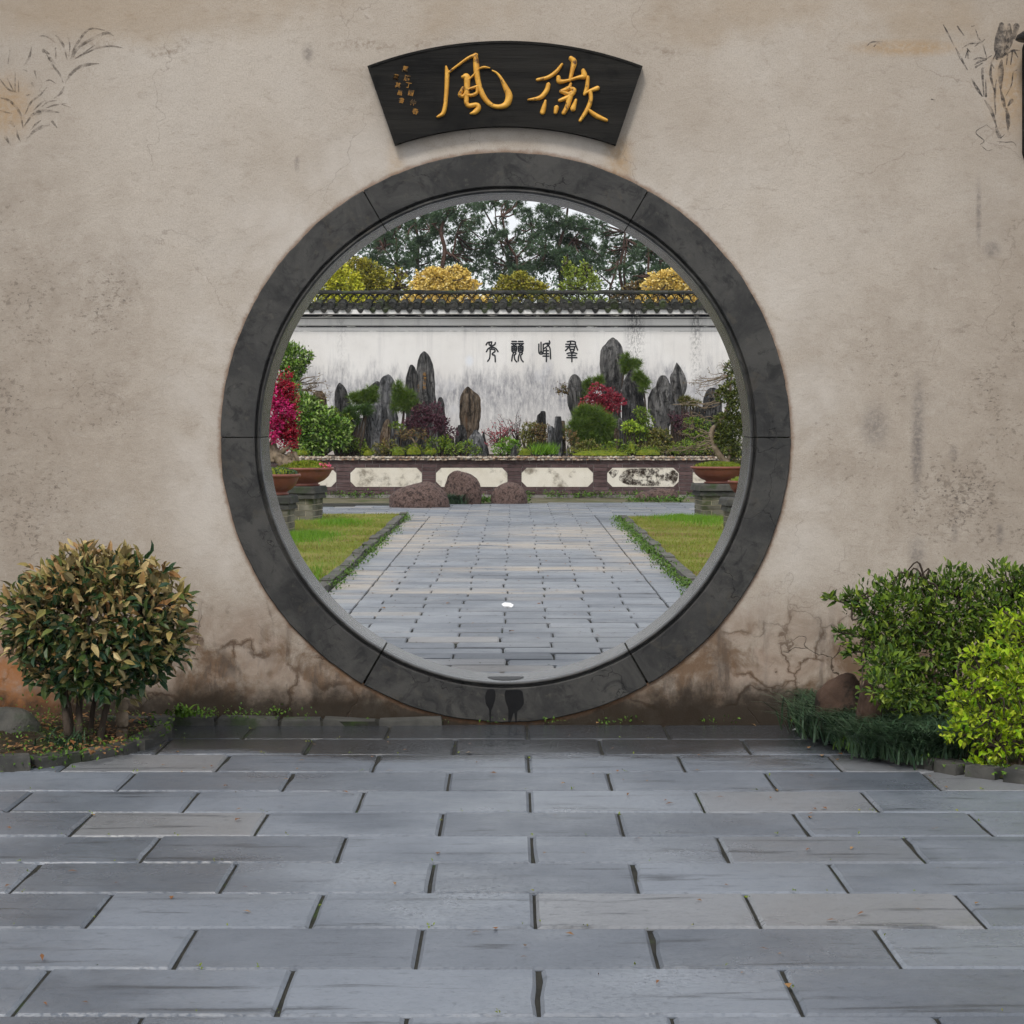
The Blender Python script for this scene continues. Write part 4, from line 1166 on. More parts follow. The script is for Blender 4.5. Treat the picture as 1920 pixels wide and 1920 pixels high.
# planting bed behind it
m = MB()
nx, ny = 110, 16
xs, ys = np.linspace(-14, 14, nx), np.linspace(PYF + 0.2, 31.1, ny)
v = [(x, yy, 0.56 + 0.05 * (yy - PYF) * 0.4 + 0.06 * mnoise.noise((x * 1.1, yy * 1.1, 3))) for yy in ys for x in xs]
f = [(j * nx + i, j * nx + i + 1, (j + 1) * nx + i + 1, (j + 1) * nx + i) for j in range(ny - 1) for i in range(nx - 1)]
m.add(v, f); tag(m.build('planting_bed', M['soil'], smooth=True), kind='structure')

# ------------------------------------------------------------------ rear wall: limewash, tiled eaves, ring-tile lattice, seal script
RY = 31.0
def R(px, py, y=RY): return P(px, py, y)
rw = thing('rear_wall', 'tall white limewashed garden wall with a grey tiled coping', 'wall', (0, RY, 0))
RX0, RX1 = -14.0, 14.0
roof_far = MB()
m = MB(); m.box(RX0, RX1, RY, RY + 0.42, -0.05, R(0, 590)[2]); m.build('wall_body', M['limewash'], rw)
z = lambda py, y=RY: H - (py - VY) * (y + D) / F
m = MB(); m.box(RX0 - .02, RX1 + .02, RY - 0.045, RY - 0.001, z(610), z(597.2)); m.build('cornice', M['limewash'], rw)
m = MB(); m.box(RX0 - .02, RX1 + .02, RY - 0.075, RY - 0.001, z(596.6), z(590)); m.build('cornice', M['limewash'], rw)
m = MB(); m.box(RX0 - .04, RX1 + .04, RY - 0.245, RY + 0.5, z(589.8), z(580.0)); m.build('cornice', M['limewash'], rw)
m = MB(); m.box(RX0, RX1, RY - 0.0785, RY - 0.0755, z(594.4), z(590.4)); m.build('painted_or_shadow_line', M['oldline'], rw)
m = MB(); m.box(RX0, RX1, RY - 0.0035, RY - 0.0005, z(613.8), z(611.6)); m.build('painted_or_shadow_line', M['oldline'], rw)
m = MB(); m.box(RX0, RX1, RY - 0.003, RY - 0.0006, z(621.2), z(620.4))
M['thinline'] = inkmat('thin_grey_line', (0.16, 0.165, 0.18), 0.38, 0.52, 0.8, 2.6, stretch=(1, 1, 6))
m.build('painted_or_shadow_line', M['thinline'], rw)
m = MB(); m.box(RX0 - .02, RX1 + .02, RY - 0.048, RY - 0.0455, z(597.9), z(597.0)); m.build('painted_or_shadow_line', M['blackpaint'], rw)  # thin shadow between the cornice steps, drawn as a black strip
# roof: pan bed, pan tiles with drip tongues, cap tiles with round ends
EY, RDG = RY - 0.28, RY + 0.20
ze, zr = H - (574 - VY) * (EY + D) / F, H - (567 - VY) * (RDG + D) / F
m = MB()
m.add([(RX0, EY + 0.03, ze - 0.05), (RX1, EY + 0.03, ze - 0.05), (RX1, RDG, zr - 0.05), (RX0, RDG, zr - 0.05), (RX0, EY + 0.03, ze - 0.06), (RX1, EY + 0.03, ze - 0.06), (RX1, RDG, z(588)), (RX0, RDG, z(588)),
       (RX0, RY + 0.68, ze - 0.05), (RX1, RY + 0.68, ze - 0.05), (RX0, RY + 0.68, ze - 0.06), (RX1, RY + 0.68, ze - 0.06)],
      [(0, 1, 2, 3), (1, 0, 4, 5), (4, 7, 6, 5), (3, 2, 9, 8), (8, 9, 11, 10), (7, 10, 11, 6)])
m.build('roof_bed', M['tile'], rw)
sl = math.atan2(zr - ze, RDG - EY)
def tilt_pts(v):   # local: x across, y up the slope, z out of the slope
    v = np.asarray(v, float)
    return np.stack([v[:, 0], v[:, 1] * math.cos(sl) - v[:, 2] * math.sin(sl), v[:, 1] * math.sin(sl) + v[:, 2] * math.cos(sl)], 1)
TL = math.hypot(zr - ze, RDG - EY)
m = MB()
th = np.linspace(0, PI, 9)
r_ = 0.076
v = [(r_ * math.cos(t), yy, r_ * math.sin(t)) for yy in (0, TL) for t in th]
m.add(tilt_pts(v), [(i, i + 1, 9 + i + 1, 9 + i) for i in range(8)])
th = np.linspace(0, 2 * PI, 16, endpoint=False)
rim = [(0.08 * math.cos(t), -0.012, 0.012 + 0.08 * math.sin(t)) for t in th] + [(0.062 * math.cos(t), -0.016, 0.012 + 0.062 * math.sin(t)) for t in th] + [(0.056 * math.cos(t), -0.004, 0.012 + 0.056 * math.sin(t)) for t in th] + [(0, -0.014, 0.012)] + [(0.08 * math.cos(t), 0.012, 0.012 + 0.08 * math.sin(t)) for t in th]
f = []
for i in range(16):
    j = (i + 1) % 16
    f += [(i, j, 16 + j, 16 + i), (16 + i, 16 + j, 32 + j, 32 + i), (32 + i, 32 + j, 48), (49 + i, 49 + j, j, i)]
m.add(np.array(rim), f)
o = m.build('cap_tile', M['tile']); cap_me = o.data; bpy.data.objects.remove(o)
m = MB()
tx = np.linspace(-0.085, 0.085, 9)
dip = lambda x: -0.045 * (1 - (x / 0.085) ** 2)
v = [(x, yy, dip(x)) for yy in (0, TL) for x in tx]
m.add(tilt_pts(v), [(i, i + 1, 9 + i + 1, 9 + i) for i in range(8)])
tong = [(x, -0.004, dip(x) - 0.078 * max(0.0, math.cos(x / 0.085 * PI / 2)) ** 0.75) for x in tx]
topv = [(x, -0.004, dip(x)) for x in tx]
back = [(a, b + 0.014, c) for a, b, c in tong]
m.add(np.array(topv + tong + back), [(i, 9 + i, 9 + i + 1, i + 1) for i in range(8)] + [(9 + i, 18 + i, 18 + i + 1, 9 + i + 1) for i in range(8)])
o = m.build('drip_tile', M['tile']); drip_me = o.data; bpy.data.objects.remove(o)
TS = 0.2375
x0 = (595 - VX) * (EY + D) / F
x = x0 - TS * 45
while x < RX1 - 0.1:
    if x > RX0 + 0.05:
        jr = rng.normal(0, 0.012, 6)
        if abs(x) > 6.2:
            joined(roof_far, cap_me, (x, EY, ze)); joined(roof_far, drip_me, (x + TS / 2, EY + .012, ze - .012)); x += TS; continue
        if not (0.0 < x - ((672 - VX) * (EY + D) / F) + 0.118 < TS):   # one cap tile is missing here, as in the photo
            inst('cap_tile', cap_me, rw, (x + jr[0] * 0.5, EY + jr[1] * 0.6, ze + jr[2] * 0.4), (1 + jr[3],) * 3, (0, jr[4] * 2, jr[5]))
        inst('drip_tile', drip_me, rw, (x + TS / 2 + jr[3] * 0.5, EY + 0.012 + jr[2] * 0.6, ze - 0.012 + jr[1] * 0.3), (1, 1, 1), (0, jr[5] * 2, jr[4]))
    x += TS
# lattice of ring tiles under a double ridge course
LY = RDG
zl0, zl1 = H - (568.3 - VY) * (LY + D) / F, H - (551 - VY) * (LY + D) / F
m = MB(); m.box(RX0, RX1, LY - 0.11, LY + 0.11, zl0 - 0.09, zl0); m.build('ridge_course', M['tile'], rw)
m = MB(); m.box(RX0, RX1, LY - 0.10, LY + 0.10, zl1, zl1 + 0.022); m.build('ridge_course', M['tile'], rw)
def ringmesh(name, a0, a1, ro=0.0805, w=0.0135, dep=0.12, k=20):
    th = np.linspace(a0, a1, k)
    m = MB()
    v = [(r * math.cos(t), yy, r * math.sin(t)) for t in th for r, yy in ((ro, -dep / 2), (ro, dep / 2), (ro - w, dep / 2), (ro - w, -dep / 2))]
    f = [(i * 4 + j, i * 4 + (j + 1) % 4, i * 4 + 4 + (j + 1) % 4, i * 4 + 4 + j) for i in range(k - 1) for j in range(4)]
    m.add(np.array(v), f)
    o = m.build(name, M['tile']); me = o.data; bpy.data.objects.remove(o)
    return me
rfull, rdown, rup = ringmesh('ring_tile', 0, 2 * PI, 0.0795), ringmesh('half_ring_tile', PI, 2 * PI, 0.079), ringmesh('half_ring_tile', 0, PI, 0.079)
zm = (zl0 + zl1) / 2
xk = (611.3 - VX) * (LY + D) / F - 0.315 * 34
while xk < RX1 - 0.2:
    if abs(xk) > 6.2 and xk > RX0 + .2:
        for s_ in (-1, 1): joined(roof_far, rfull, (xk + s_ * .0787, LY, zm), (1, 1, 1.06))
        joined(roof_far, rdown, (xk, LY + .004, zl1 - .0005), (1, .97, 1)); joined(roof_far, rup, (xk, LY + .004, zl0 + .0005), (1, .97, 1))
    elif xk > RX0 + 0.2:
        for s_ in (-1, 1):
            inst('ring_tile', rfull, rw, (xk + s_ * 0.0787, LY + rng.normal(0, 0.006), zm + rng.normal(0, 0.002)), (1, 1, 1.06), (0, 0, rng.normal(0, 0.03)))
        inst('half_ring_tile', rdown, rw, (xk, LY + 0.004, zl1 - 0.0005), (1, 0.97, 1))
        inst('half_ring_tile', rup, rw, (xk, LY + 0.004, zl0 + 0.0005), (1, 0.97, 1))
    xk += 0.315
rdg = MB(); rdg.add([(-.5, -.085, 0), (.5, -.085, 0), (.5, -.05, .04), (-.5, -.05, .04), (-.5, .05, .04), (.5, .05, .04), (.5, .085, 0), (-.5, .085, 0)], [(0, 1, 2, 3), (3, 2, 5, 4), (4, 5, 6, 7), (0, 3, 4, 7), (1, 6, 5, 2)])
o = rdg.build('ridge_tile', M['tile']); rdg_me = o.data; bpy.data.objects.remove(o)
tag(roof_far.build('roof_tile', M['tile'], rw), kind='stuff')
x = RX0
while x < RX1:
    inst('ridge_tile', rdg_me, rw, (x + 0.17, LY + rng.normal(0, 0.004), zl1 + 0.022 + rng.uniform(0, 0.006)), (0.333, 1.05, rng.uniform(0.85, 1.2)), (0, rng.normal(0, 0.008), 0))
    x += 0.34

# seal-script characters
def zs(a, b): return tuple(R(880 + a / 8, 620 + b / 8)[[0, 2]])
def seal(strokes):
    mb = MB()
    for s in strokes:
        stroke(mb, [(*zs(a, b), 22 / 8 * (RY + D) / F) for a, b in s], RY, 0.012, 5, 5)
    return mb.build('seal_character', M['blackpaint'], rw, smooth=True)
seal([[(252, 212), (277, 178), (335, 168)], [(300, 178), (296, 205), (318, 224), (352, 222), (382, 206), (390, 180)], [(335, 170), (330, 200), (316, 224)], [(338, 222), (338, 268)],
      [(256, 314), (282, 272), (338, 245), (396, 268), (430, 314)], [(312, 278), (312, 350), (300, 420), (274, 458)], [(312, 278), (368, 280), (386, 308), (346, 342), (352, 362), (382, 374), (390, 466)]])
cmp = [[(640, 161), (706, 161)], [(631, 193), (716, 193)], [(650, 205), (672, 222), (692, 238)], [(700, 205), (676, 222), (652, 238)], [(638, 232), (638, 285), (648, 318), (694, 318), (708, 285), (708, 232)], [(640, 242), (706, 242)],
       [(640, 268), (706, 268)], [(673, 240), (673, 294)], [(642, 293), (704, 293)], [(668, 322), (645, 380), (636, 454)], [(690, 322), (697, 345), (674, 372), (682, 430), (710, 467)]]
seal([[(a + dx, b) for a, b in s] for dx in (0, 97) for s in cmp])
seal([[(1043, 202), (1043, 310), (1056, 345), (1086, 350), (1106, 330), (1108, 202)], [(1075, 175), (1075, 298), (1060, 334)], [(1075, 298), (1090, 334)], [(1200, 154), (1205, 184), (1150, 190), (1118, 204)], [(1205, 186), (1185, 220), (1120, 268)],
      [(1165, 205), (1202, 245), (1214, 300), (1219, 422)], [(1126, 300), (1186, 300)], [(1118, 345), (1188, 345)], [(1106, 381), (1192, 381)], [(1156, 270), (1156, 462)]])
seal([[(1470, 166), (1530, 157), (1586, 168), (1592, 205), (1624, 290)], [(1448, 204), (1592, 204)], [(1448, 240), (1582, 240)], [(1443, 298), (1478, 262), (1512, 205), (1518, 164)], [(1506, 254), (1512, 277), (1570, 277), (1580, 246)], [(1512, 290), (1540, 328), (1574, 290)],
      [(1466, 344), (1505, 332), (1538, 338)], [(1538, 338), (1575, 332), (1612, 344)], [(1484, 370), (1592, 370)], [(1464, 404), (1612, 404)], [(1538, 330), (1538, 466)]])

# ------------------------------------------------------------------ standing stones
SEED = [0]
def stone(label, y, prof, mat='rock', base=0.55, thick=0.6, lean=0.0, grp='standing stones in the planting bed', name='standing_stone', amp=1.0):
    """prof rows: (photo row, left pixel, right pixel) from the tip down"""
    SEED[0] += 1
    sd = SEED[0] * 3.7
    q = []
    for py, a, b in prof:
        l, r = P(a, py, y), P(b, py, y)
        q.append((l[2], (l[0] + r[0]) / 2, (r[0] - l[0]) / 2))
    q = np.array(q)
    if q[-1, 0] > base: q = np.vstack([q, [base - 0.02, q[-1, 1], q[-1, 2] * 1.03]])
    zt = np.linspace(0, 1, 30)
    cum = np.concatenate([[0], np.cumsum(np.abs(np.diff(q[:, 0])) + 0.5 * np.abs(np.diff(q[:, 2])))]); cum /= cum[-1]
    zz, cx, hw = (np.interp(zt, cum, q[:, k]) for k in range(3))
    hmax = hw.max()
    k = 40
    v = []
    for i in range(30):
        hd = max(hw[i] * thick, min(hw[i], hmax * 0.35))
        for j in range(k):
            t = 2 * PI * j / k
            c, s = math.cos(t), math.sin(t)
            sx = math.copysign(abs(c) ** 0.85, c) * (1 + 0.13 * amp * mnoise.noise((zz[i] * 3.1 + sd, 2.2 * (c > 0), sd)) + 0.085 * amp * mnoise.noise((zz[i] * 9 + sd, 3.1 * (c > 0), 1.0))); sy = math.copysign(abs(s) ** 0.8, s)
            n1 = mnoise.noise((c * 1.7 + sd, s * 1.7, zz[i] * 0.9 + sd)) * 0.16
            n2 = (0.5 - 2 * abs(mnoise.noise((c * 3.2 + sd, s * 3.2, zz[i] * 0.9)))) * 0.16
            n3 = (0.4 - 2 * abs(mnoise.noise((c * 8, s * 8 + sd, zz[i] * 2.6)))) * 0.07
            ed = 1 + amp * (n1 + n2 + n3) * (0.35 + 0.65 * abs(s)) * 2.0
            v.append((cx[i] + hw[i] * sx * (1 + amp * (n2 * 0.22 + n3 * 0.7)), y + 0.05 + hd * sy * ed - 0.35 * hmax * (1 - zt[i]) * lean, zz[i] + 0.02 * n1))
    v.append((cx[0], y, zz[0] + 0.004))
    f = [(i * k + j, (i + 1) * k + j, (i + 1) * k + (j + 1) % k, i * k + (j + 1) % k) for i in range(29) for j in range(k)]
    f += [(30 * k, j, (j + 1) % k) for j in range(k)]
    m = MB(); m.add(np.array(v), f)
    o = m.build(name, M[mat], None, (q[-1, 1], y, base), smooth=False)
    tag(o, label, 'rock', grp)
    return o


stone('small dark pointed stone standing apart at the left end of the bed', 29.2, [(718, 635, 638), (721, 632.5, 642), (727, 630.5, 646), (737, 628, 651), (747, 627, 655), (757, 627, 658), (770, 628, 660), (790, 629, 661), (850, 630, 662)], 'rockdark')
stone('low dark shoulder stone behind the grey cleft stone', 29.6, [(715, 704, 710), (720, 698, 714), (728, 688, 716), (737, 681, 716), (850, 679, 716)], 'rockdark')
stone('grey cleft stone with two pine tufts at its sides', 28.6, [(702, 727, 729), (704, 719, 732), (708, 715, 735), (714, 712, 738), (722, 710, 741), (735, 708, 743), (750, 705, 744), (765, 703, 743), (785, 710, 746), (800, 714, 746), (850, 711, 748)], 'rockpale')
stone('blunt grey block in front of the cleft stone', 27.9, [(757, 695, 716), (760, 692, 718), (770, 690, 719), (787, 689, 718), (803, 691, 715), (820, 692, 713), (853, 694, 713)], 'rockpale', thick=0.8)
stone('broad shadowed stone left of the blunt grey block', 28.2, [(784, 670, 688), (790, 667, 692), (810, 666, 693), (853, 664, 694)], 'rock')
stone('small brown slab leaning by the blunt grey block', 27.6, [(786, 725, 729), (790, 721, 731), (798, 717, 732), (810, 714, 732), (825, 712, 731), (840, 713, 730), (853, 714, 728)], 'rockbrown')
stone('dark left shoulder of the tall stone with gold writing', 29.0, [(684, 769, 774), (690, 766, 779), (700, 763, 781), (707, 761, 782), (720, 759.7, 783), (737, 760, 783), (850, 761, 784)], 'rockdark')
tallrock = stone('tall grey stone carved with a column of gold writing', 28.9, [(659, 793, 797), (661, 789.5, 800), (667, 786, 805), (675, 783, 808.5), (687, 781, 812), (703, 780, 814.5), (720, 779, 815.5), (737, 778.5, 816), (747, 779, 818), (762, 780, 822), (850, 776, 826)], 'rock', amp=0.7)
stone('short dark rounded stone against the right of the gold lettered stone', 28.4, [(745, 823, 828), (748, 821, 830.5), (757, 819, 833), (770, 819.5, 834), (787, 821, 835), (850, 822, 836)], 'rockdark')
stone('brown ribbed stone standing alone in the middle', 28.8, [(725, 875.5, 879), (729, 871, 883), (734, 867, 888), (739, 864, 895), (746, 862, 899), (757, 861.3, 901), (778, 861.5, 901), (795, 862.5, 898), (805, 864, 896), (815, 870, 893), (853, 866, 896)], 'rockbrown')
stone('dark foot stone at the left of the brown ribbed stone', 28.2, [(797, 859, 868), (803, 857, 872), (815, 854, 875), (830, 853, 876), (853, 852, 878)], 'rockdark', thick=0.9)
stone('jagged grey foot stone in front of the brown ribbed stone', 27.8, [(806, 888.5, 894), (812, 886, 899), (820, 879, 903), (833, 874, 906), (845, 873, 909), (853, 872, 911)], 'rockpale', thick=0.8, amp=1.6)
stone('thin dark splinter right of the brown ribbed stone', 28.3, [(810, 905, 908), (816, 904, 909), (826, 905, 911), (840, 906, 915), (853, 904, 917)], 'rockdark')
stone('small black squared stone left of the split spikes', 29.4, [(771, 1014, 1022), (774, 1013, 1023), (778, 1007, 1023), (790, 1006, 1023.5), (850, 1006, 1024)], 'rockdark')
stone('pale split spike with a flat top', 27.9, [(781, 1041, 1052), (786, 1040.5, 1053), (800, 1040, 1054), (820, 1040, 1055), (840, 1041, 1056)], 'rockpale', thick=0.9)
stone('shorter pale splinter left of the flat topped spike', 27.7, [(799, 1028, 1036), (804, 1027, 1040), (820, 1027, 1042), (838, 1029, 1043)], 'rockpale', thick=0.9)
stone('narrow brown splinter right of the flat topped spike', 28.1, [(789, 1053, 1059), (796, 1052, 1060), (820, 1053, 1060), (840, 1053, 1061)], 'rockbrown', thick=0.9)
stone('tiny grey cone stone in front of the split spikes', 27.2, [(837, 1046, 1048), (843, 1044, 1050), (853, 1042, 1052)], 'rockpale')
stone('tiny dark cone stone beside the grass tuft', 27.3, [(835, 1064, 1066), (842, 1062, 1068), (853, 1061, 1071)], 'rock')
stone('oval dark stone narrowing to its foot left of the tallest peak', 28.9, [(702, 1074, 1081), (706, 1070, 1086), (714, 1067, 1090), (725, 1064, 1094), (737, 1063, 1097), (750, 1063, 1097), (762, 1066, 1093), (773, 1070, 1090), (783, 1073, 1087), (850, 1073, 1087)], 'rock')
stone('tallest grey peak with a notched left shoulder', 29.3, [(633, 1147, 1151), (635, 1143, 1155), (640, 1139, 1160), (647, 1134, 1165), (652, 1126, 1167), (662, 1123, 1169), (683, 1123.5, 1169), (694, 1125, 1168), (708, 1126, 1167), (721, 1128, 1164), (760, 1130, 1164), (850, 1130, 1166)], 'rock')
stone('dark broad stone under the right side of the tallest peak', 28.8, [(694, 1181, 1189), (698, 1178, 1192), (706, 1174, 1196), (717, 1169, 1201), (729, 1165, 1205), (746, 1164, 1209), (762, 1166, 1211), (777, 1168, 1210), (850, 1168, 1208)], 'rockdark')
stone('dark low wedge in front of the broad dark stone', 28.3, [(745, 1173, 1178), (750, 1170, 1183), (760, 1167, 1190), (780, 1166, 1193), (850, 1165, 1193)], 'rockdark')
stone('striped grey peak with a lower left hump', 28.6, [(704, 1239, 1248), (707, 1236.5, 1251), (713, 1233, 1254), (725, 1229, 1257), (730, 1221, 1258), (746, 1216, 1262), (767, 1214, 1267), (777, 1219, 1265), (787, 1223, 1262), (800, 1228, 1256), (850, 1230, 1254)], 'rock')
stone('sharp dark peak behind the striped grey peak', 29.1, [(680, 1268.5, 1270), (686, 1266, 1274.5), (694, 1263.5, 1280), (702, 1258, 1284), (710, 1256, 1287), (723, 1257, 1289), (733, 1257, 1286), (746, 1257, 1280), (762, 1258, 1280), (850, 1258, 1282)], 'rock')
stone('low dark rounded rock at the far right of the bed', 29.0, [(727, 1332, 1341), (731, 1327, 1346), (738, 1323, 1350), (746, 1321, 1353), (760, 1318, 1354), (850, 1317, 1356)], 'rockdark')
stone('squat grey rock right of the sharp dark peak', 28.9, [(757, 1272, 1284), (762, 1267, 1292), (772, 1264, 1300), (850, 1262, 1304)], 'rock')
stone('squat black rock left of the far right rounded rock', 29.2, [(763, 1304, 1318), (768, 1300, 1324), (778, 1298, 1328), (850, 1298, 1330)], 'rockdark')
stone('small brown pillar below the tallest peak', 27.6, [(802, 1154, 1158), (807, 1152, 1160), (820, 1151, 1161), (838, 1152, 1161)], 'rockbrown', thick=0.9)
stone('slim grey pillar beside the small brown pillar', 27.8, [(783, 1161, 1166), (788, 1159, 1168), (805, 1158, 1170), (838, 1158, 1171)], 'rock', thick=0.9)
stone('small grey slab between the slim pillar and the round bush', 27.4, [(818, 1170, 1173), (825, 1168, 1175), (845, 1167, 1175)], 'rock')
stone('brown stone half hidden by the leafy shrub at the left', 29.4, [(734, 590, 604), (739, 586, 609), (750, 584, 612), (770, 583, 614), (850, 583, 614)], 'rockbrown')
stone('dark oval stone at the far left beside the brown stone', 29.5, [(734, 572, 576), (739, 570, 579), (750, 569, 580), (850, 570, 580)], 'rockdark')

stone('long dark ledge rock under the pines left of the blunt grey block', 29.5, [(798, 640, 662), (803, 634, 672), (815, 632, 682), (850, 630, 700)], 'rockdark', thick=.4)
stone('dark ledge rock behind the bronze maple', 29.6, [(803, 735, 748), (809, 722, 770), (818, 712, 782), (850, 708, 790)], 'rockdark', thick=.4)
stone('dark ledge rock behind the purple maple trunk', 29.7, [(806, 800, 822), (812, 786, 838), (822, 780, 850), (850, 776, 858)], 'rockdark', thick=.4)
stone('dark ledge rock behind the round pine bush', 29.7, [(796, 1090, 1110), (803, 1080, 1130), (815, 1074, 1150), (850, 1070, 1168)], 'rockdark', thick=.4)
stone('dark ledge rock under the striped peak', 29.6, [(800, 1205, 1222), (806, 1192, 1240), (818, 1182, 1258), (850, 1176, 1266)], 'rockdark', thick=.4)
stone('dark ledge rock behind the bare bonsai branches', 29.6, [(792, 1290, 1330), (798, 1274, 1350), (812, 1262, 1372), (850, 1256, 1390)], 'rockdark', thick=.4)
stone('low dark ledge rock left of the split spikes', 29.6, [(826, 1000, 1015), (832, 990, 1028), (850, 984, 1036)], 'rockdark', thick=.4)


def zt4(a, b, y=28.55): return tuple(P(770 + a / 24, 680 + b / 24, y)[[0, 2]])
tallrock_e = tallrock
tallrock_e['_org'] = list(tallrock.location)
glyphs('奇雲競秀', [zt4(620, 530), zt4(635, 735), zt4(610, 920), zt4(620, 1130)], 0.066, 28.60, M['goldthin'], tallrock_e, 'gold_character', 0.004)
glyphs('山水寸', [zt4(345, 1020), zt4(340, 1130), zt4(355, 1290)], 0.036, 28.60, M['goldthin'], tallrock_e, 'small_character', 0.004)

# ------------------------------------------------------------------ plants of the bed
def clumps_px(y, cl, dep=0.8):
    out = []
    for c in cl:
        px, py, rx, ry = c[:4]
        yy = y + (c[4] if len(c) > 4 else 0)
        s = (yy + D) / F
        out.append((P(px, py, yy), (rx * s, dep * (rx + ry) / 2 * s, ry * s)))
    return out


def plant(name, label, cat, y, cl, mat, dens, L, asp=0.5, base=0.56, trunk=None, tmat='bark', kind='leaf', grp='plants in the rock bed', bx=None, up=0.3, **kw):
    if len(cl) > 2 and name != 'round_bush':      # side sprays keep the outline uneven
        cl = list(cl) + [(c[0] + c[2] * math.cos(a_) * .9, c[1] + c[3] * math.sin(a_) * .9, c[2] * q_, c[3] * q_) for c in cl for a_, q_ in zip(rng.uniform(0, 2 * PI, 3), rng.uniform(.3, .5, 3))]
    cs = clumps_px(y, cl)
    cx = bx if bx is not None else float(np.mean([c[0][0] for c in cs]))
    root = thing(name, label, cat, (cx, y, base), grp)
    m = MB()
    if kind == 'leaf': leaf_mass(m, cs, dens, L, asp, up, **kw)
    else: needle_mass(m, cs, dens, L, asp, up=up, **kw)
    tag(m.build('foliage', M[mat], root), kind='stuff')
    t = MB()
    if trunk:
        for tr in trunk:
            pts = [(*P(a, b, y), w * (y + D) / F / 2) for a, b, w in tr]
            q = catmull(pts, 5); t.tube(q[:, :3], q[:, 3], 6)
    else:
        b0 = np.array([cx, y, base - 0.05])
        for c, r in cs:
            mid = (b0 + c) / 2 + np.array([rng.normal(0, 0.04), 0.02, 0.02])
            q = catmull([(*b0, .022), (*mid, .016), (*(c + np.array([0, 0, r[2] * .3])), .006)], 5)
            t.tube(q[:, :3], q[:, 3], 5)
    t.build('trunk', M[tmat], root, smooth=True)
    return root


plant('broadleaf_tree', 'layered green broadleaf tree rising at the left edge of the garden view', 'tree', 27.9,
      [(538, 668, 20, 24), (556, 672, 22, 22), (548, 692, 26, 14), (528, 650, 12, 10), (545, 735, 18, 30), (570, 760, 20, 22)], 'l_green', 900, 0.085, 0.42,
      trunk=[[(555, 856, 9), (552, 800, 8), (548, 740, 6), (545, 690, 4), (540, 660, 2)], [(548, 740, 4), (566, 712, 3), (590, 706, 1.5)]], tmat='greybark')
plant('broadleaf_shrub', 'big glossy light-green leafy shrub spilling over the bed at the left', 'shrub', 27.2,
      [(575, 782, 26, 30), (602, 806, 36, 34), (628, 815, 26, 26), (585, 832, 30, 20), (560, 800, 20, 30)], 'l_green', 850, 0.10, 0.42)
plant('small_shrub', 'yellow-green small shrub right of the glossy leafy shrub', 'shrub', 27.6, [(622, 778, 14, 10), (634, 795, 18, 16), (645, 805, 16, 14), (650, 790, 10, 12)], 'l_mid', 1000, 0.055, 0.5)
plant('small_shrub', 'little golden-green bush by the half hidden brown stone', 'shrub', 28.2, [(596, 757, 12, 8), (606, 770, 10, 7), (585, 765, 9, 8)], 'l_olive', 1200, 0.05, 0.5)
def bare_branches(y, starts, n, spread, L, mat, root, name='branch', w=0.012, leaf=None, twigs=3, droop=0.0):
    """twisting bare branches built from pixel starts/ends"""
    t, lf = MB(), MB()
    tips = []
    for a, b in starts:
        p0, p1 = P(*a, y), P(*b, y)
        d = p1 - p0
        ln = np.linalg.norm(d)
        for i in range(n):
            tgt = p1 + rng.normal(size=3) * np.array([spread, spread, spread * 0.6])
            k = 6
            pts = np.array([p0 + (tgt - p0) * s + rng.normal(size=3) * 0.035 * ln * (0 < s < 1) for s in np.linspace(0, 1, k)])
            pts[:, 2] += droop * np.sin(np.linspace(0, PI, k)) * ln
            q = catmull(np.hstack([pts, np.linspace(w, w * 0.25, k)[:, None]]), 3)
            t.tube(q[:, :3], q[:, 3], 5)
            for _ in range(twigs):
                s = rng.integers(4, len(q))
                o = q[s, :3]
                e_ = o + unit(d / ln + rng.normal(size=3) * 0.7) * L * rng.uniform(0.5, 1.2)
                t.tube([o, (o + e_) / 2 + rng.normal(size=3) * 0.012, e_], [w * 0.4, w * 0.3, w * 0.15], 4)
                tips += [e_, (o + e_) / 2]
            tips.append(tgt)
    t.build(name, M[mat], root, smooth=True)
    return np.array(tips)


r = thing('bonsai_tree', 'nearly bare twisted brown bonsai reaching out above the glossy leafy shrub', 'tree', P(575, 790, 28.0), 'plants in the rock bed')
tp = bare_branches(28.0, [((560, 720), (605, 712)), ((565, 730), (600, 735)), ((570, 745), (612, 742)), ((560, 715), (580, 660)), ((565, 735), (590, 725))], 4, 0.06, 0.10, 'greybark', r, twigs=5, w=0.011)
bare = MB(); q = catmull([(*P(574, 800, 28.0), .03), (*P(568, 760, 28.0), .025), (*P(562, 720, 28.0), .016)], 5); bare.tube(q[:, :3], q[:, 3], 6); bare.build('trunk', M['greybark'], r, smooth=True)
lm = MB(); n_ = 130; pp = tp[rng.integers(0, len(tp), n_)] + rng.normal(size=(n_, 3)) * 0.03
place(lm, DIA_V, DIA_F, pp, rdir(n_), rdir(n_), np.full(n_, .02), np.full(n_, .045)); tag(lm.build('foliage', M['l_bronze'], r), kind='stuff')

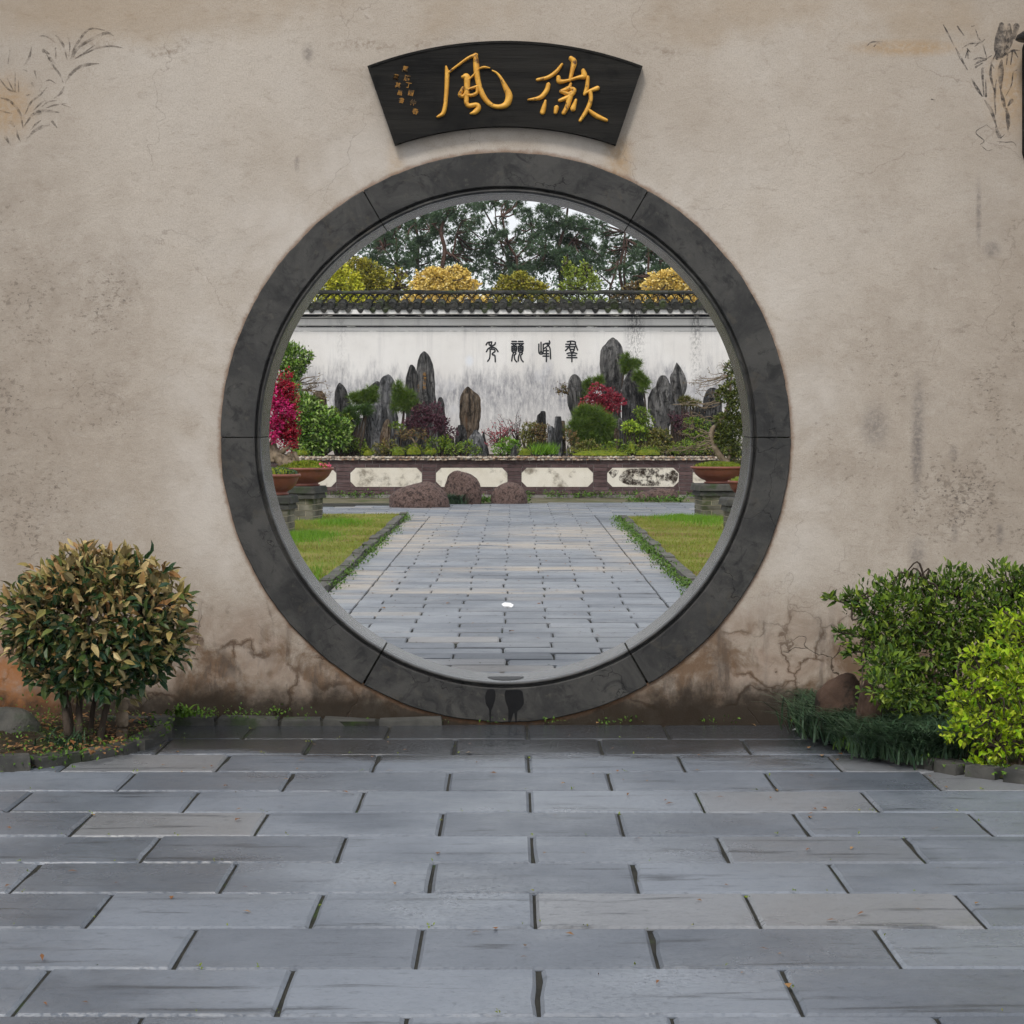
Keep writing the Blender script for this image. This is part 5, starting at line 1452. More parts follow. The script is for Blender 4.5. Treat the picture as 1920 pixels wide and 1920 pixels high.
plant('pine_bonsai', 'green needle pine tuft at the left of the grey cleft stone', 'pine', 28.2, [(668, 748, 14, 8), (684, 744, 18, 10), (696, 738, 10, 10), (690, 752, 14, 7)], 'l_pine', 520, 0.11, 0.010, kind='n', trunk=[[(680, 800, 5), (688, 775, 4), (682, 755, 3), (672, 750, 2)]])
plant('pine_bonsai', 'dark low pine under the left tuft of the cleft stone', 'pine', 27.7, [(655, 776, 12, 9), (672, 772, 18, 9), (685, 768, 10, 8), (660, 786, 10, 8)], 'l_pinedark', 520, 0.10, 0.010, kind='n')
plant('pine_bonsai', 'bushy pine between the cleft stone and the gold lettered stone', 'pine', 28.1, [(750, 738, 10, 12), (762, 748, 18, 14), (770, 760, 12, 9), (752, 762, 14, 10), (746, 728, 6, 8)], 'l_pine', 560, 0.11, 0.010, kind='n', trunk=[[(752, 815, 6), (756, 785, 5), (758, 760, 3)]])
plant('small_shrub', 'small green cushion bush left of the purple maple', 'shrub', 27.6, [(742, 798, 12, 6), (752, 801, 9, 5)], 'l_mid', 1500, 0.04, 0.5)
plant('maple_tree', 'purple-leaved spreading maple below the gold lettered stone', 'tree', 27.9, [(795, 778, 24, 14), (815, 775, 20, 18), (778, 792, 20, 14), (805, 798, 28, 16), (830, 800, 14, 14), (790, 768, 14, 9), (845, 815, 12, 9), (768, 800, 10, 8)], 'l_purple', 900, 0.055, 0.42, trunk=[[(800, 852, 6), (803, 825, 5), (800, 800, 3), (790, 780, 2)], [(803, 825, 4), (822, 800, 2)]], shell=0.3)
plant('maple_tree', 'low bronze-green branching maple under the purple maple', 'tree', 27.4, [(762, 812, 14, 5), (785, 810, 14, 6), (775, 820, 16, 5), (794, 822, 8, 6), (752, 815, 8, 4)], 'l_bronze', 800, 0.045, 0.4, trunk=[[(782, 850, 5), (778, 832, 4), (770, 820, 3), (755, 815, 1.5)], [(778, 832, 3), (790, 815, 1.5)]], tmat='greybark')


def mound(label, y, px, py, rx, ry, mat='l_moss', L=0.035, dens=1700):
    c = P(px, py, y); s = (y + D) / F
    root = thing('moss_mound', label, 'moss', (c[0], y, c[2] - ry * s), 'moss mounds along the coping')
    k = MB()
    th = np.linspace(0, PI / 2, 6)
    k.lathe([(max(rx * s * 0.9 * math.cos(t), 0.003), (ry * s * 1.7) * math.sin(t) - ry * s) for t in th], c, 18, 1, 0.7)
    k.build('cushion', M['moss'], root, smooth=True)
    m = MB(); leaf_mass(m, [(c, (rx * s, rx * s * 0.7, ry * s))], dens, L, 0.35, 0.6, shell=0.8)
    tag(m.build('tufts', M[mat], root), kind='stuff')


mound('bright moss mound at the foot of the bronze maple', 26.95, 776, 843, 16, 9)
mound('green moss mound below the small cushion bush', 27.0, 747, 846, 14, 7, 'l_mid')
mound('small olive moss mound below the blunt grey block', 27.0, 690, 848, 10, 6)
mound('tiny moss mound right of the bright moss mound', 26.95, 806, 847, 12, 5)
mound('yellow moss cushion left of the grass tuft', 27.0, 984, 846, 13, 7)
mound('long pale moss bank in front of the round pine bush', 26.9, 1125, 848, 58, 5.5)
mound('low moss cushion right of the long moss bank', 26.95, 1215, 846, 26, 7, 'l_mid')
mound('mossy hump at the left end of the coping', 26.95, 567, 848, 12, 5, 'l_lime2')
mound('small moss cushion under the slim grey pillar', 27.1, 1184, 838, 9, 10, 'l_mid')

def twiggy(label, y, base_px, tips_px, n, spread, twm, budmat, nb, bs):
    b = P(*base_px, y)
    r = thing('twiggy_shrub', label, 'shrub', (b[0], y, b[2]), 'plants in the rock bed')
    tp = bare_branches(y, [(base_px, t) for t in tips_px], n, spread, 0.12, twm, r, twigs=6, w=0.010)
    m = MB(); pp = tp[rng.integers(0, len(tp), nb)] + rng.normal(size=(nb, 3)) * 0.015
    place(m, DIA_V, DIA_F, pp, rdir(nb), rdir(nb), np.full(nb, bs * 0.6), np.full(nb, bs)); tag(m.build('buds', M[budmat], r), kind='stuff')
twiggy('bare shrub dotted with rose buds right of the jagged foot stone', 28.0, (940, 838), [(920, 808), (930, 802), (945, 800), (918, 825), (948, 812)], 3, 0.08, 'bark', 'l_rosebud', 360, 0.042)
twiggy('bare brown plum shrub with fanning twigs left of the squared black stone', 28.2, (974, 840), [(945, 785), (958, 778), (968, 782), (980, 790), (950, 800)], 3, 0.09, 'bark', 'l_rosebud', 120, 0.022)
plant('small_shrub', 'bright green fern-like shrub at the foot of the rose budded shrub', 'shrub', 27.3, [(952, 832, 16, 9), (938, 842, 16, 8), (962, 840, 10, 12)], 'l_lush', 1300, 0.06, 0.3)
stone('little black boulder beside the bright fern-like shrub', 27.2, [(833, 962, 968), (838, 959, 972), (853, 957, 975)], 'rockdark')
plant('small_shrub', 'dense olive bush under the squared black stone', 'shrub', 28.0, [(990, 805, 12, 12), (1002, 802, 10, 9), (986, 820, 10, 10), (998, 820, 12, 10)], 'l_olive', 1300, 0.045, 0.5)
plant('small_shrub', 'bronze-tipped bush left of the pale splinter', 'shrub', 27.9, [(1012, 806, 10, 9), (1024, 808, 12, 9), (1015, 820, 10, 9)], 'l_bronze', 1300, 0.045, 0.5)
r = thing('grass_tuft', 'arching green grass tuft in front of the split spikes', 'grass', P(1018, 850, 27.1), 'plants in the rock bed')
m = MB(); n_ = 420
px = rng.uniform(1000, 1042, n_); pp = np.array([P(a, 851, 27.1) for a in px]) + rng.normal(size=(n_, 3)) * np.array([0.02, 0.06, 0.01])
place(m, NEE_V, NEE_F, pp, unit(rdir(n_) * np.array([0.8, 0.5, 0.3]) + np.array([0, 0, 1.0])), rdir(n_), np.full(n_, 0.014), rng.uniform(0.14, 0.26, n_)); tag(m.build('blades', M['l_lush'], r), kind='stuff')

plant('pine_bonsai', 'round dense needle pine bush in front of the oval dark stone', 'pine', 27.8, [(1110, 790, 32, 22), (1092, 802, 24, 18), (1130, 800, 22, 20), (1108, 776, 22, 12), (1104, 822, 26, 18), (1135, 818, 14, 12)], 'l_pine', 430, 0.13, 0.010, kind='n', per=13)
plant('small_shrub', 'bronze sprig bush at the left foot of the round pine bush', 'shrub', 27.5, [(1068, 815, 10, 9), (1076, 826, 10, 8)], 'l_bronze', 1200, 0.05, 0.45)
plant('maple_tree', 'rose-red leafy maple in front of the tallest peak', 'tree', 28.2, [(1128, 737, 24, 13), (1145, 752, 20, 15), (1110, 752, 18, 12), (1100, 762, 12, 7), (1150, 765, 14, 9), (1122, 764, 18, 9), (1158, 745, 8, 8)], 'l_red', 1050, 0.055, 0.5, trunk=[[(1135, 830, 5), (1132, 800, 4), (1130, 765, 3)]], shell=0.35)
plant('pine_bonsai', 'pine sprays between the oval stone and the tallest peak', 'pine', 28.9, [(1112, 718, 14, 7), (1102, 726, 10, 7), (1122, 714, 6, 6), (1095, 742, 6, 8)], 'l_pine', 560, 0.11, 0.010, kind='n', trunk=[[(1105, 780, 4), (1106, 745, 3), (1112, 720, 2)]])
plant('pine_bonsai', 'pine tuft springing from the right side of the tallest peak', 'pine', 28.9, [(1180, 682, 14, 8), (1190, 684, 10, 6), (1172, 672, 6, 7), (1176, 692, 8, 6)], 'l_pine', 620, 0.11, 0.010, kind='n', trunk=[[(1166, 730, 4), (1170, 700, 3), (1182, 684, 2)]])
plant('pine_bonsai', 'pine spray hanging at the right of the broad dark stone', 'pine', 28.5, [(1200, 708, 9, 6), (1207, 716, 8, 7), (1208, 728, 7, 7), (1196, 702, 6, 5)], 'l_pine', 620, 0.10, 0.010, kind='n', trunk=[[(1212, 790, 4), (1208, 740, 3), (1200, 710, 2)]])
r = thing('bonsai_tree', 'short dry brown branch poking out left of the oval dark stone', 'tree', P(1064, 760, 28.7), 'plants in the rock bed')
tp = bare_branches(28.7, [((1066, 740), (1042, 730)), ((1066, 740), (1055, 722))], 3, 0.03, 0.06, 'bark', r, twigs=5, w=0.012)
m = MB(); n_ = 110; pp = tp[rng.integers(0, len(tp), n_)] + rng.normal(size=(n_, 3)) * 0.02
place(m, DIA_V, DIA_F, pp, rdir(n_), rdir(n_), np.full(n_, .025), np.full(n_, .05)); tag(m.build('foliage', M['l_bronze'], r), kind='stuff')
plant('round_bush', 'clipped round green bush left of the striped peak', 'shrub', 27.9, [(1206, 778, 13, 13), (1198, 772, 9, 9), (1216, 792, 11, 10), (1205, 794, 12, 9)], 'l_mid', 1700, 0.04, 0.5, shell=0.75, lump=0.1)
plant('small_shrub', 'bright yellow-green little bush below the clipped round bush', 'shrub', 27.4, [(1182, 798, 12, 7), (1194, 803, 10, 7), (1175, 806, 7, 5)], 'l_lime2', 1400, 0.055, 0.5)
plant('small_shrub', 'shadowy green bush under the bright yellow-green bush', 'shrub', 27.5, [(1192, 820, 16, 10), (1208, 815, 12, 10), (1180, 832, 12, 9)], 'l_mid', 1200, 0.05, 0.5)
plant('small_shrub', 'olive-bronze spreading bush at the foot of the striped peak', 'shrub', 27.5, [(1232, 812, 14, 8), (1246, 818, 12, 9), (1225, 824, 14, 10), (1240, 836, 20, 10)], 'l_olive', 1200, 0.055, 0.5)
plant('maple_tree', 'dark purple wispy maple right of the striped peak', 'tree', 28.0, [(1268, 790, 12, 12), (1282, 785, 12, 12), (1275, 805, 14, 10), (1262, 778, 6, 6)], 'l_purple', 700, 0.05, 0.4, shell=0.3)
plant('small_shrub', 'fresh green layered shrub behind the bare bonsai branches', 'shrub', 27.8, [(1300, 790, 14, 6), (1318, 794, 14, 8), (1296, 810, 12, 6), (1325, 812, 14, 8), (1310, 830, 24, 12)], 'l_mid', 1100, 0.05, 0.5)
plant('pine_bonsai', 'flat yellowish pine pad right of the sharp dark peak', 'pine', 28.6, [(1290, 752, 12, 5), (1302, 757, 10, 4), (1282, 749, 6, 3)], 'l_olive', 600, 0.08, 0.010, kind='n')
plant('small_shrub', 'dark undergrowth shrub below the squat black rock', 'shrub', 27.6, [(1300, 842, 40, 9), (1265, 842, 30, 9), (1340, 840, 20, 10)], 'l_mid', 900, 0.05, 0.5)
plant('small_shrub', 'dark leafy undergrowth at the foot of the cleft stone', 'shrub', 27.7, [(655, 830, 18, 16), (675, 838, 14, 12), (640, 838, 14, 12)], 'l_mid', 900, 0.05, 0.5)
plant('small_shrub', 'dark undergrowth between the bronze maple and the brown ribbed stone', 'shrub', 27.8, [(815, 835, 18, 14), (840, 838, 14, 12), (835, 825, 10, 8)], 'l_mid', 800, 0.045, 0.5)

for i_, (px_, lab_) in enumerate(((720, 'below the cleft stone'), (866, 'at the left foot of the brown ribbed stone'), (1095, 'under the round pine bush'), (1150, 'around the small brown pillar'), (1222, 'below the striped peak'), (1280, 'below the purple wispy maple'), (1350, 'beside the bare-branched bonsai trunk'))):
    plant('small_shrub', 'low dark green undergrowth ' + lab_, 'shrub', 27.25 + .1 * (i_ % 2), [(px_ - 12, 842, 14, 9), (px_ + 8, 838, 14, 12), (px_ + 24, 844, 12, 8)], 'l_mid' if i_ % 2 else 'l_olive', 900, .045, .5)

# ------------------------------------------------------------------ pedestals, pots and bonsai beside the lawns
pbm = MB(); pbm.box(-.5, .5, -.5, .5, -.5, .5)
po = pbm.build('brick', M['greybrick']); gb_me = po.data; bpy.data.objects.remove(po)
pco = MB(); pco.add([(x * (1 - .04 * (zz > 0)), yy * (1 - .04 * (zz > 0)), zz) for zz in (-.5, .3) for yy in (-.5, .5) for x in (-.5, .5)] + [(x * .92, yy * .92, .5) for yy in (-.5, .5) for x in (-.5, .5)],
                    [(0, 2, 3, 1), (0, 1, 5, 4), (2, 6, 7, 3), (0, 4, 6, 2), (1, 3, 7, 5), (4, 5, 9, 8), (7, 6, 10, 11), (6, 4, 8, 10), (5, 7, 11, 9), (8, 9, 11, 10)])
po = pco.build('cap_slab', M['pedcap']); cs_me = po.data; bpy.data.objects.remove(po)


def pedestal(label, x, y, w, d, h, rot, capw):
    root = thing('brick_pedestal', label, 'pedestal', (x, y, 0), 'brick pedestals under the pots')
    root.rotation_euler = (0, 0, rot)
    c = MB(); c.box(x - w / 2 + .008, x + w / 2 - .008, y - d / 2 + .008, y + d / 2 - .008, -0.02, h); c.build('core', M['limemortar'], root)
    n = max(3, round((h - 0.0) / 0.07)); ch = h / n
    for r in range(n):
        for side in range(4):
            Ls = w if side % 2 == 0 else d
            cuts = [0, 0.5, 1.0] if r % 2 == 0 else [0, 0.25, 0.75, 1.0]
            for a, b in zip(cuts[:-1], cuts[1:]):
                l = (b - a) * Ls - 0.011
                u_ = ((a + b) / 2 - 0.5) * Ls
                off = (d if side % 2 == 0 else w) / 2 - 0.03
                lx, ly = {0: (u_, -off), 1: (off, u_), 2: (u_, off), 3: (-off, u_)}[side]
                o = bpy.data.objects.new('brick', gb_me); COL.objects.link(o); o.parent = root
                o.location = (lx, ly, ch * (r + .5)); o.scale = (l, 0.062, ch - 0.011) if side % 2 == 0 else (0.062, l, ch - 0.011)
    for k_, (cw, cz, chh) in enumerate(((capw * 0.93, h + 0.035, 0.07), (capw, h + 0.115, 0.09))):
        o = bpy.data.objects.new('cap_slab', cs_me); COL.objects.link(o); o.parent = root
        o.location = (0, 0, cz); o.scale = (w * cw, d * cw, chh)
    return h + 0.16


def pot(label, x, y, z0, r, h, sy=0.7):
    root = thing('bonsai_pot', label, 'pot', (x, y, z0), 'terracotta bonsai pots')
    m = MB()
    pr = [(.52, .0), (.56, .03), (.57, .09), (.50, .11), (.52, .17), (.70, .30), (.86, .52), (.95, .76), (.97, .84), (1.03, .86), (1.05, .93), (1.03, 1.0), (.95, 1.0), (.93, .93), (.90, .86)]
    m.lathe([(a * r, b * h) for a, b in pr], (x, y, z0), 44, 1, sy)
    m.build('bowl', M['terra'], root, smooth=True)
    m = MB()
    th = np.linspace(0, PI / 2, 7)
    m.lathe([(max(.93 * r * math.cos(t), .002), h * (.88 + .42 * math.sin(t))) for t in th], (x, y, z0), 30, 1, sy); m.build('soil', M['moss'], root, smooth=True)
    return root


def pot_moss(root, x, y, z0, r, h, sy, mat, L=0.03, n=1500, hi=0.42):
    a, q = rng.uniform(0, 2 * PI, n), np.sqrt(rng.random(n))
    pos = np.stack([x + .93 * r * q * np.cos(a), y + .93 * r * sy * q * np.sin(a), z0 + h * (.88 + hi * np.sqrt(1 - q * q)) - 0.005], 1)
    m = MB(); ln = L * rng.uniform(.5, 1.3, n)
    place(m, DIA_V, DIA_F, pos, unit(rdir(n) + np.array([0, 0, .9])), rdir(n), ln * .35, ln); tag(m.build('moss_tufts', M[mat], root), kind='stuff')


# left pair
xL, yL = (566 - VX) * 27.5 / F, gy(980) + 0.2
hp = 0.005
ht = pedestal('brick pedestal under the large pot at the left', xL, yL, 0.40, 0.40, 0.315, math.radians(-14), 1.26)
rL = pot('large oval terracotta pot of moss under the crimson tree at the left', xL + 0.0, yL, ht, 0.385, 0.245)
pot_moss(rL, xL, yL, ht, .385, .245, .7, 'l_moss', 0.035, 2600)
m = MB(); c = P(608, 876, yL - 0.1); leaf_mass(m, [(c, (.065, .06, .035))], 2600, .035, .7, .3)
tag(m.build('pink_flowers', M['l_pink'], rL), kind='stuff')
xS, yS = (512 - VX) * 24.5 / F, gy(1005) + 0.18
ht2 = pedestal('brick pedestal under the small pot half hidden by the gate ring at the left', xS, yS, 0.40, 0.36, 0.31, math.radians(-8), 1.2)
rS = pot('small round terracotta bowl half hidden by the gate ring at the left', xS, yS, ht2, 0.295, 0.25, .85)
pot_moss(rS, xS, yS, ht2, .295, .25, .85, 'l_mondo', 0.045, 1500, .3)

# crimson and magenta tree
r = thing('flowering_tree', 'crimson and magenta flowering bonsai in the large pot at the left', 'tree', (xL - 0.12, yL, ht + .25))
def cpx(y, l): return clumps_px(y, l, 0.8)
m = MB(); leaf_mass(m, cpx(yL, [(a, b, rx * 1.15, ry * 1.1) for a, b, rx, ry in [(530, 722, 22, 17), (540, 740, 16, 12), (540, 795, 16, 22), (546, 828, 11, 16), (520, 745, 16, 20), (530, 770, 18, 18), (515, 800, 14, 20), (536, 815, 14, 14), (524, 735, 18, 16), (548, 755, 9, 14), (543, 810, 14, 20)]]), 2400, .036, .65, .2, shell=.45, lump=.55)
tag(m.build('crimson_bloom', M['l_crimson'], r), kind='stuff')
m = MB(); leaf_mass(m, cpx(yL - .12, [(a, b, rx * 1.05, ry * 1.05) for a, b, rx, ry in [(518, 750, 15, 13), (532, 765, 16, 12), (546, 774, 12, 7), (512, 805, 14, 14), (508, 780, 12, 18), (522, 795, 10, 9), (512, 822, 12, 10)]]), 2200, .036, .65, .2, shell=.45, lump=.55)
tag(m.build('magenta_bloom', M['l_magenta'], r), kind='stuff')
m = MB()
for pts in ([(548, 880, 26), (532, 866, 24), (518, 852, 20), (512, 830, 12), (520, 800, 8), (530, 760, 5), (532, 725, 2)], [(532, 866, 18), (545, 856, 16), (552, 850, 8), (560, 866, 6)], [(520, 850, 12), (536, 842, 8), (545, 825, 4)], [(512, 866, 14), (508, 850, 10), (506, 830, 5)], [(556, 880, 14), (550, 862, 10), (540, 850, 6)]):
    q = catmull([(*P(a, b, yL + rng.normal(0, .03)), w * (yL + D) / F / 2) for a, b, w in pts], 5)
    q[:, :3] += rng.normal(size=(len(q), 3)) * .006
    m.tube(q[:, :3], q[:, 3], 9)
m.build('trunk', M['greybark'], r, smooth=True)

# right pair
xR, yR = (1352 - VX) * 28.2 / F, gy(974) + .2
ht3 = pedestal('brick pedestal under the large pot at the right', xR - .02, yR, .52, .46, .32, math.radians(8), 1.2)
rR = pot('large oval terracotta pot under the bare-branched bonsai at the right', xR + .02, yR, ht3, .385, .235)
pot_moss(rR, xR + .02, yR, ht3, .385, .235, .7, 'l_moss', .04, 1500, .3)
stk = MB(); stk.tube([P(1322, 886, yR - .1), P(1345, 874, yR - .1), P(1360, 866, yR - .05)], [.03, .024, .012], 6); 
o = stk.build('deadwood', M['kerb'], None, P(1340, 880, yR - .1)); tag(o, 'pale grey slab of deadwood leaning in the large right pot', 'wood')
xT, yT = (1398 - VX) * 25.2 / F, gy(1002) + .2
ht4 = pedestal('brick pedestal of the small pot half hidden by the gate ring at the right', xT, yT, .50, .40, .27, math.radians(6), 1.22)
rT = pot('small terracotta bowl half hidden by the gate ring at the right', xT, yT, ht4, .225, .20, .85)
pot_moss(rT, xT, yT, ht4, .225, .20, .85, 'l_olive', .035, 700, .3)

r = thing('bonsai_tree', 'leaning bonsai with long bare branches and dark green pads in the large right pot', 'tree', P(1368, 886, yR))
m = MB()
for pts in ([(1384, 892, 17), (1370, 878, 15), (1356, 862, 14), (1342, 842, 12), (1336, 826, 11), (1333, 812, 10), (1340, 800, 9), (1352, 790, 8), (1362, 770, 7), (1368, 740, 5), (1372, 705, 3)],
            [(1334, 814, 8), (1346, 812, 6), (1360, 806, 5), (1374, 800, 3)], [(1370, 880, 9), (1364, 864, 8), (1372, 850, 7), (1366, 842, 4)], [(1384, 890, 8), (1376, 866, 6), (1380, 850, 4)]):
    q = catmull([(*P(a, b, yR), w * (yR + D) / F / 2) for a, b, w in pts], 5)
    q[:, :3] += rng.normal(size=(len(q), 3)) * .004
    m.tube(q[:, :3], q[:, 3], 9)
m.build('trunk', M['greybark'], r, smooth=True)
tp = bare_branches(yR - .02, [((1336, 826), (1262, 847)), ((1337, 830), (1258, 838)), ((1334, 816), (1268, 816)), ((1334, 812), (1285, 796)), ((1352, 788), (1290, 778)), ((1358, 752), (1266, 755)), ((1356, 752), (1300, 760)),
                              ((1368, 704), (1312, 698)), ((1368, 704), (1294, 718)), ((1366, 706), (1312, 724)), ((1364, 738), (1300, 735)), ((1370, 690), (1356, 682)), ((1336, 822), (1286, 832)), ((1338, 836), (1300, 850))], 2, .05, .085, 'greybark', r, twigs=6, w=.0085, droop=-.05)
m = MB(); leaf_mass(m, cpx(yR, [(a - 5, b, rx * 1.25, ry * 1.2) for a, b, rx, ry in [(1374, 732, 16, 13), (1360, 742, 12, 10), (1385, 750, 14, 14), (1374, 692, 9, 9), (1378, 705, 9, 7), (1362, 790, 16, 14), (1378, 800, 18, 22), (1360, 815, 12, 14), (1372, 838, 16, 12), (1385, 770, 14, 16), (1388, 860, 10, 14), (1352, 828, 8, 8), (1382, 880, 10, 6), (1390, 820, 12, 30)]]), 2500, .047, .5, .3, shell=.5, lump=.15)
tag(m.build('foliage', M['l_bonsai'], r), kind='stuff')
m = MB(); n_ = 160; pp = tp[rng.integers(0, len(tp), n_)] + rng.normal(size=(n_, 3)) * .012
place(m, DIA_V, DIA_F, pp, rdir(n_), rdir(n_), np.full(n_, .014), np.full(n_, .025)); tag(m.build('buds', M['l_bronze'], r), kind='stuff')

# ------------------------------------------------------------------ boulders
def icosphere(sub):
    t = (1 + 5 ** .5) / 2
    v = [(-1, t, 0), (1, t, 0), (-1, -t, 0), (1, -t, 0), (0, -1, t), (0, 1, t), (0, -1, -t), (0, 1, -t), (t, 0, -1), (t, 0, 1), (-t, 0, -1), (-t, 0, 1)]
    f = [(0, 11, 5), (0, 5, 1), (0, 1, 7), (0, 7, 10), (0, 10, 11), (1, 5, 9), (5, 11, 4), (11, 10, 2), (10, 7, 6), (7, 1, 8), (3, 9, 4), (3, 4, 2), (3, 2, 6), (3, 6, 8), (3, 8, 9), (4, 9, 5), (2, 4, 11), (6, 2, 10), (8, 6, 7), (9, 8, 1)]
    v = [np.array(p) / np.linalg.norm(p) for p in v]
    for _ in range(sub):
        c, nf = {}, []
        def mid(a, b):
            k = (min(a, b), max(a, b))
            if k not in c:
                q = v[a] + v[b]; v.append(q / np.linalg.norm(q)); c[k] = len(v) - 1
            return c[k]
        for a, b, d in f:
            x, yy, zz = mid(a, b), mid(b, d), mid(d, a)
            nf += [(a, x, zz), (b, yy, x), (d, zz, yy), (x, yy, zz)]
        f = nf
    return np.array(v), np.array(f)
ICO = icosphere(4)


def boulder(label, px0, px1, ptop, pbase, mat='boulder', humps=None, y=None, sq=2.1, seed=0, dep=.75, grp=None, cut=None, amp=1.0):
    y0 = gy(pbase) if y is None else y
    s = (y0 + D) / F
    rx, hh = (px1 - px0) / 2 * s, (pbase - ptop) * s
    c = P((px0 + px1) / 2, pbase, y0 + rx * dep)
    v = ICO[0].copy()
    p = np.sign(v) * np.abs(v) ** (2 / sq)
    p /= (np.abs(p) ** sq).sum(1, keepdims=True) ** (1 / sq)
    d = np.array([mnoise.noise((a * 1.3 + seed, b * 1.3, cc * 1.3)) * .16 + mnoise.noise((a * 4, b * 4 + seed, cc * 4)) * .05 + mnoise.noise((a * 14, b * 14 + seed, cc * 14)) * .008 for a, b, cc in v])
    p = p * (1 + amp * d)[:, None]
    if humps:
        for a, w, am in humps: p[:, 2] += am * np.exp(-((p[:, 0] - a) / w) ** 2) * (p[:, 2] > 0) * p[:, 2]
    if cut:
        nrm, off = np.array(cut[:3]) / np.linalg.norm(cut[:3]), cut[3]
        ex = np.maximum(0, p @ nrm - off); p -= ex[:, None] * nrm * .9
    zmax = p[:, 2].max(); xm = np.abs(p[:, 0]).max()
    p = p * np.array([rx / xm, rx * dep, 1])
    p[:, 2] = np.where(p[:, 2] > -.25, (p[:, 2] + .25) / (zmax + .25) * (hh + .04) - .04, -.04)
    m = MB(); m.add(p + np.array([c[0], c[1], c[2] if y is not None else 0]), ICO[1])
    o = m.build('boulder', M[mat], None, (c[0], c[1], c[2] if y is not None else 0), smooth=True)
    return tag(o, label, 'boulder', grp or 'boulders at the edge of the cross path')


boulder('wide low two-humped brown boulder, leftmost on the paving', 727, 845, 904, 952, humps=[(.45, .45, .25), (-.35, .4, .08)], seed=3, amp=.6)
boulder('tall faceted brown boulder behind the wide one', 826, 904, 883, 945, seed=9, cut=(-.55, -.7, .25, .62), dep=.85, amp=.8)
boulder('domed brown boulder right of the two others', 920, 990, 905, 945, seed=14, amp=.5)
boulder('small flat brown boulder low by the right of the verge', 1190, 1226, 922, 938, seed=21)
boulder('long flat-topped reddish boulder on the verge at the right', 1213, 1273, 916, 937, seed=27, sq=3.4)
def tuft(label, spots, n, L, mat, w=.012, grp=None, name='grass_tuft', arch=.8):
    """arching blades: each bends over in three segments"""
    c = np.array(spots)
    root = thing(name, label, 'grass', (c[:, 0].mean(), c[:, 1].mean(), c[:, 2].min()), grp)
    k = rng.integers(0, len(c), n)
    b = c[k, :3] + rng.normal(size=(n, 3)) * c[k, 3:4] * np.array([1, 1, 0])
    dr = unit(np.concatenate([rng.normal(size=(n, 2)), np.zeros((n, 1))], 1))
    ln = L * rng.uniform(.6, 1.25, n)
    V = []
    side = np.cross(dr, np.array([0, 0, 1.0]))
    for t, ww in ((0, 1), (.35, 1), (.7, .7), (1, .08)):
        h = ln * (t * 1.0 - arch * .55 * t * t) ; o = ln * arch * (t ** 1.7) * .8
        pz = b + dr * o[:, None] + np.array([0, 0, 1.0]) * h[:, None]
        V += [pz - side * w / 2 * ww, pz + side * w / 2 * ww]
    V = np.stack(V, 1).reshape(-1, 3)
    f = np.array([[0, 1, 3, 2], [2, 3, 5, 4], [4, 5, 7, 6]])
    m = MB(); m.add(V, (f[None] + (np.arange(n) * 8)[:, None, None]).reshape(-1, 4))
    tag(m.build('blades', M[mat], root), kind='stuff')
    return root
yb = gy(944)
tuft('dark grass tuft between the wide and the tall boulder', [(*P(848, 946, yb - .2)[:2], 0, .06), (*P(858, 946, yb - .2)[:2], 0, .08), (*P(838, 946, yb)[:2], 0, .06)], 420, .26, 'l_mondo', .011)
cl = [(*P(a, 940, gy(942))[:2], .03, .05) for a in (902, 912, 925, 932, 985, 1185, 1205, 1225, 1235, 1250, 1262, 1275)]
weeds('weeds', 'small green weeds growing around the boulders', cl, 900, .05, M['l_weed'])

# crumpled tissue on the path
tz = gy(1137)
m = MB()
c = P(950, 1137, tz)
base = [(940, 1131), (946, 1130), (950, 1133), (956, 1131), (958, 1135), (963, 1138), (960, 1143), (953, 1142), (946, 1143), (943, 1138)]
pts = [P(a, b, tz) for a, b in base]
pts = [np.array([p[0], tz + (950 - 0) * 0 + (p[2] - c[2]) * 6 + 0.0, 0.006 + .010 * abs(math.sin(i * 2.1))]) for i, p in enumerate(pts)]
ctr = np.mean(pts, 0) + np.array([0.02, 0, .014])
v = pts + [ctr] + [np.array([p[0], p[1], .004]) for p in pts]
n_ = len(pts)
m.add(v, [(i, (i + 1) % n_, n_) for i in range(n_)] + [(n_ + 1 + i, n_ + 1 + (i + 1) % n_, (i + 1) % n_, i) for i in range(n_)])
o = m.build('tissue', M['paper'], None, (c[0], tz, 0)); tag(o, 'crumpled white tissue lying on the garden path', 'tissue')

# litter of tiny leaves and twigs on the paving
def litter(name, label, n, x0, x1, y0, y1, L, mat):
    m = MB()
    pos = np.stack([rng.uniform(x0, x1, n), rng.uniform(y0, y1, n), np.full(n, .006)], 1)
    ax = rdir(n) * np.array([1, 1, .12]); ln = L * rng.uniform(.5, 1.3, n)
    place(m, DIA_V, DIA_F, pos, ax, np.tile([0, 0, 1.0], (n, 1)) + .15 * rdir(n), ln * rng.uniform(.2, .6, n), ln)
    return tag(m.build(name, mat), label, None, None, 'stuff')
litter('leaf_litter', 'scattered tiny dark leaf litter on the garden path', 420, -1.5, 1.4, .6, 19, .022, M['bark'])
litter('leaf_litter', 'scattered small dry leaves on the garden path', 60, -1.4, 1.3, 1.2, 19, .045, M['l_dead'])
litter('leaf_litter', 'scattered brown dry leaves on the lawns', 240, -3.6, 3.6, 4, 19, .03, M['l_dead'])
litter('leaf_litter', 'dead leaves and twigs on the soil of the front beds', 700, -2.6, -1.6, -1.2, -.1, .04, M['l_dead']).location.z += .05
litter('leaf_litter', 'scattered small dry leaves on the wet forecourt', 150, -2.4, 2.2, -5, -.05, .03, M['l_dead'])

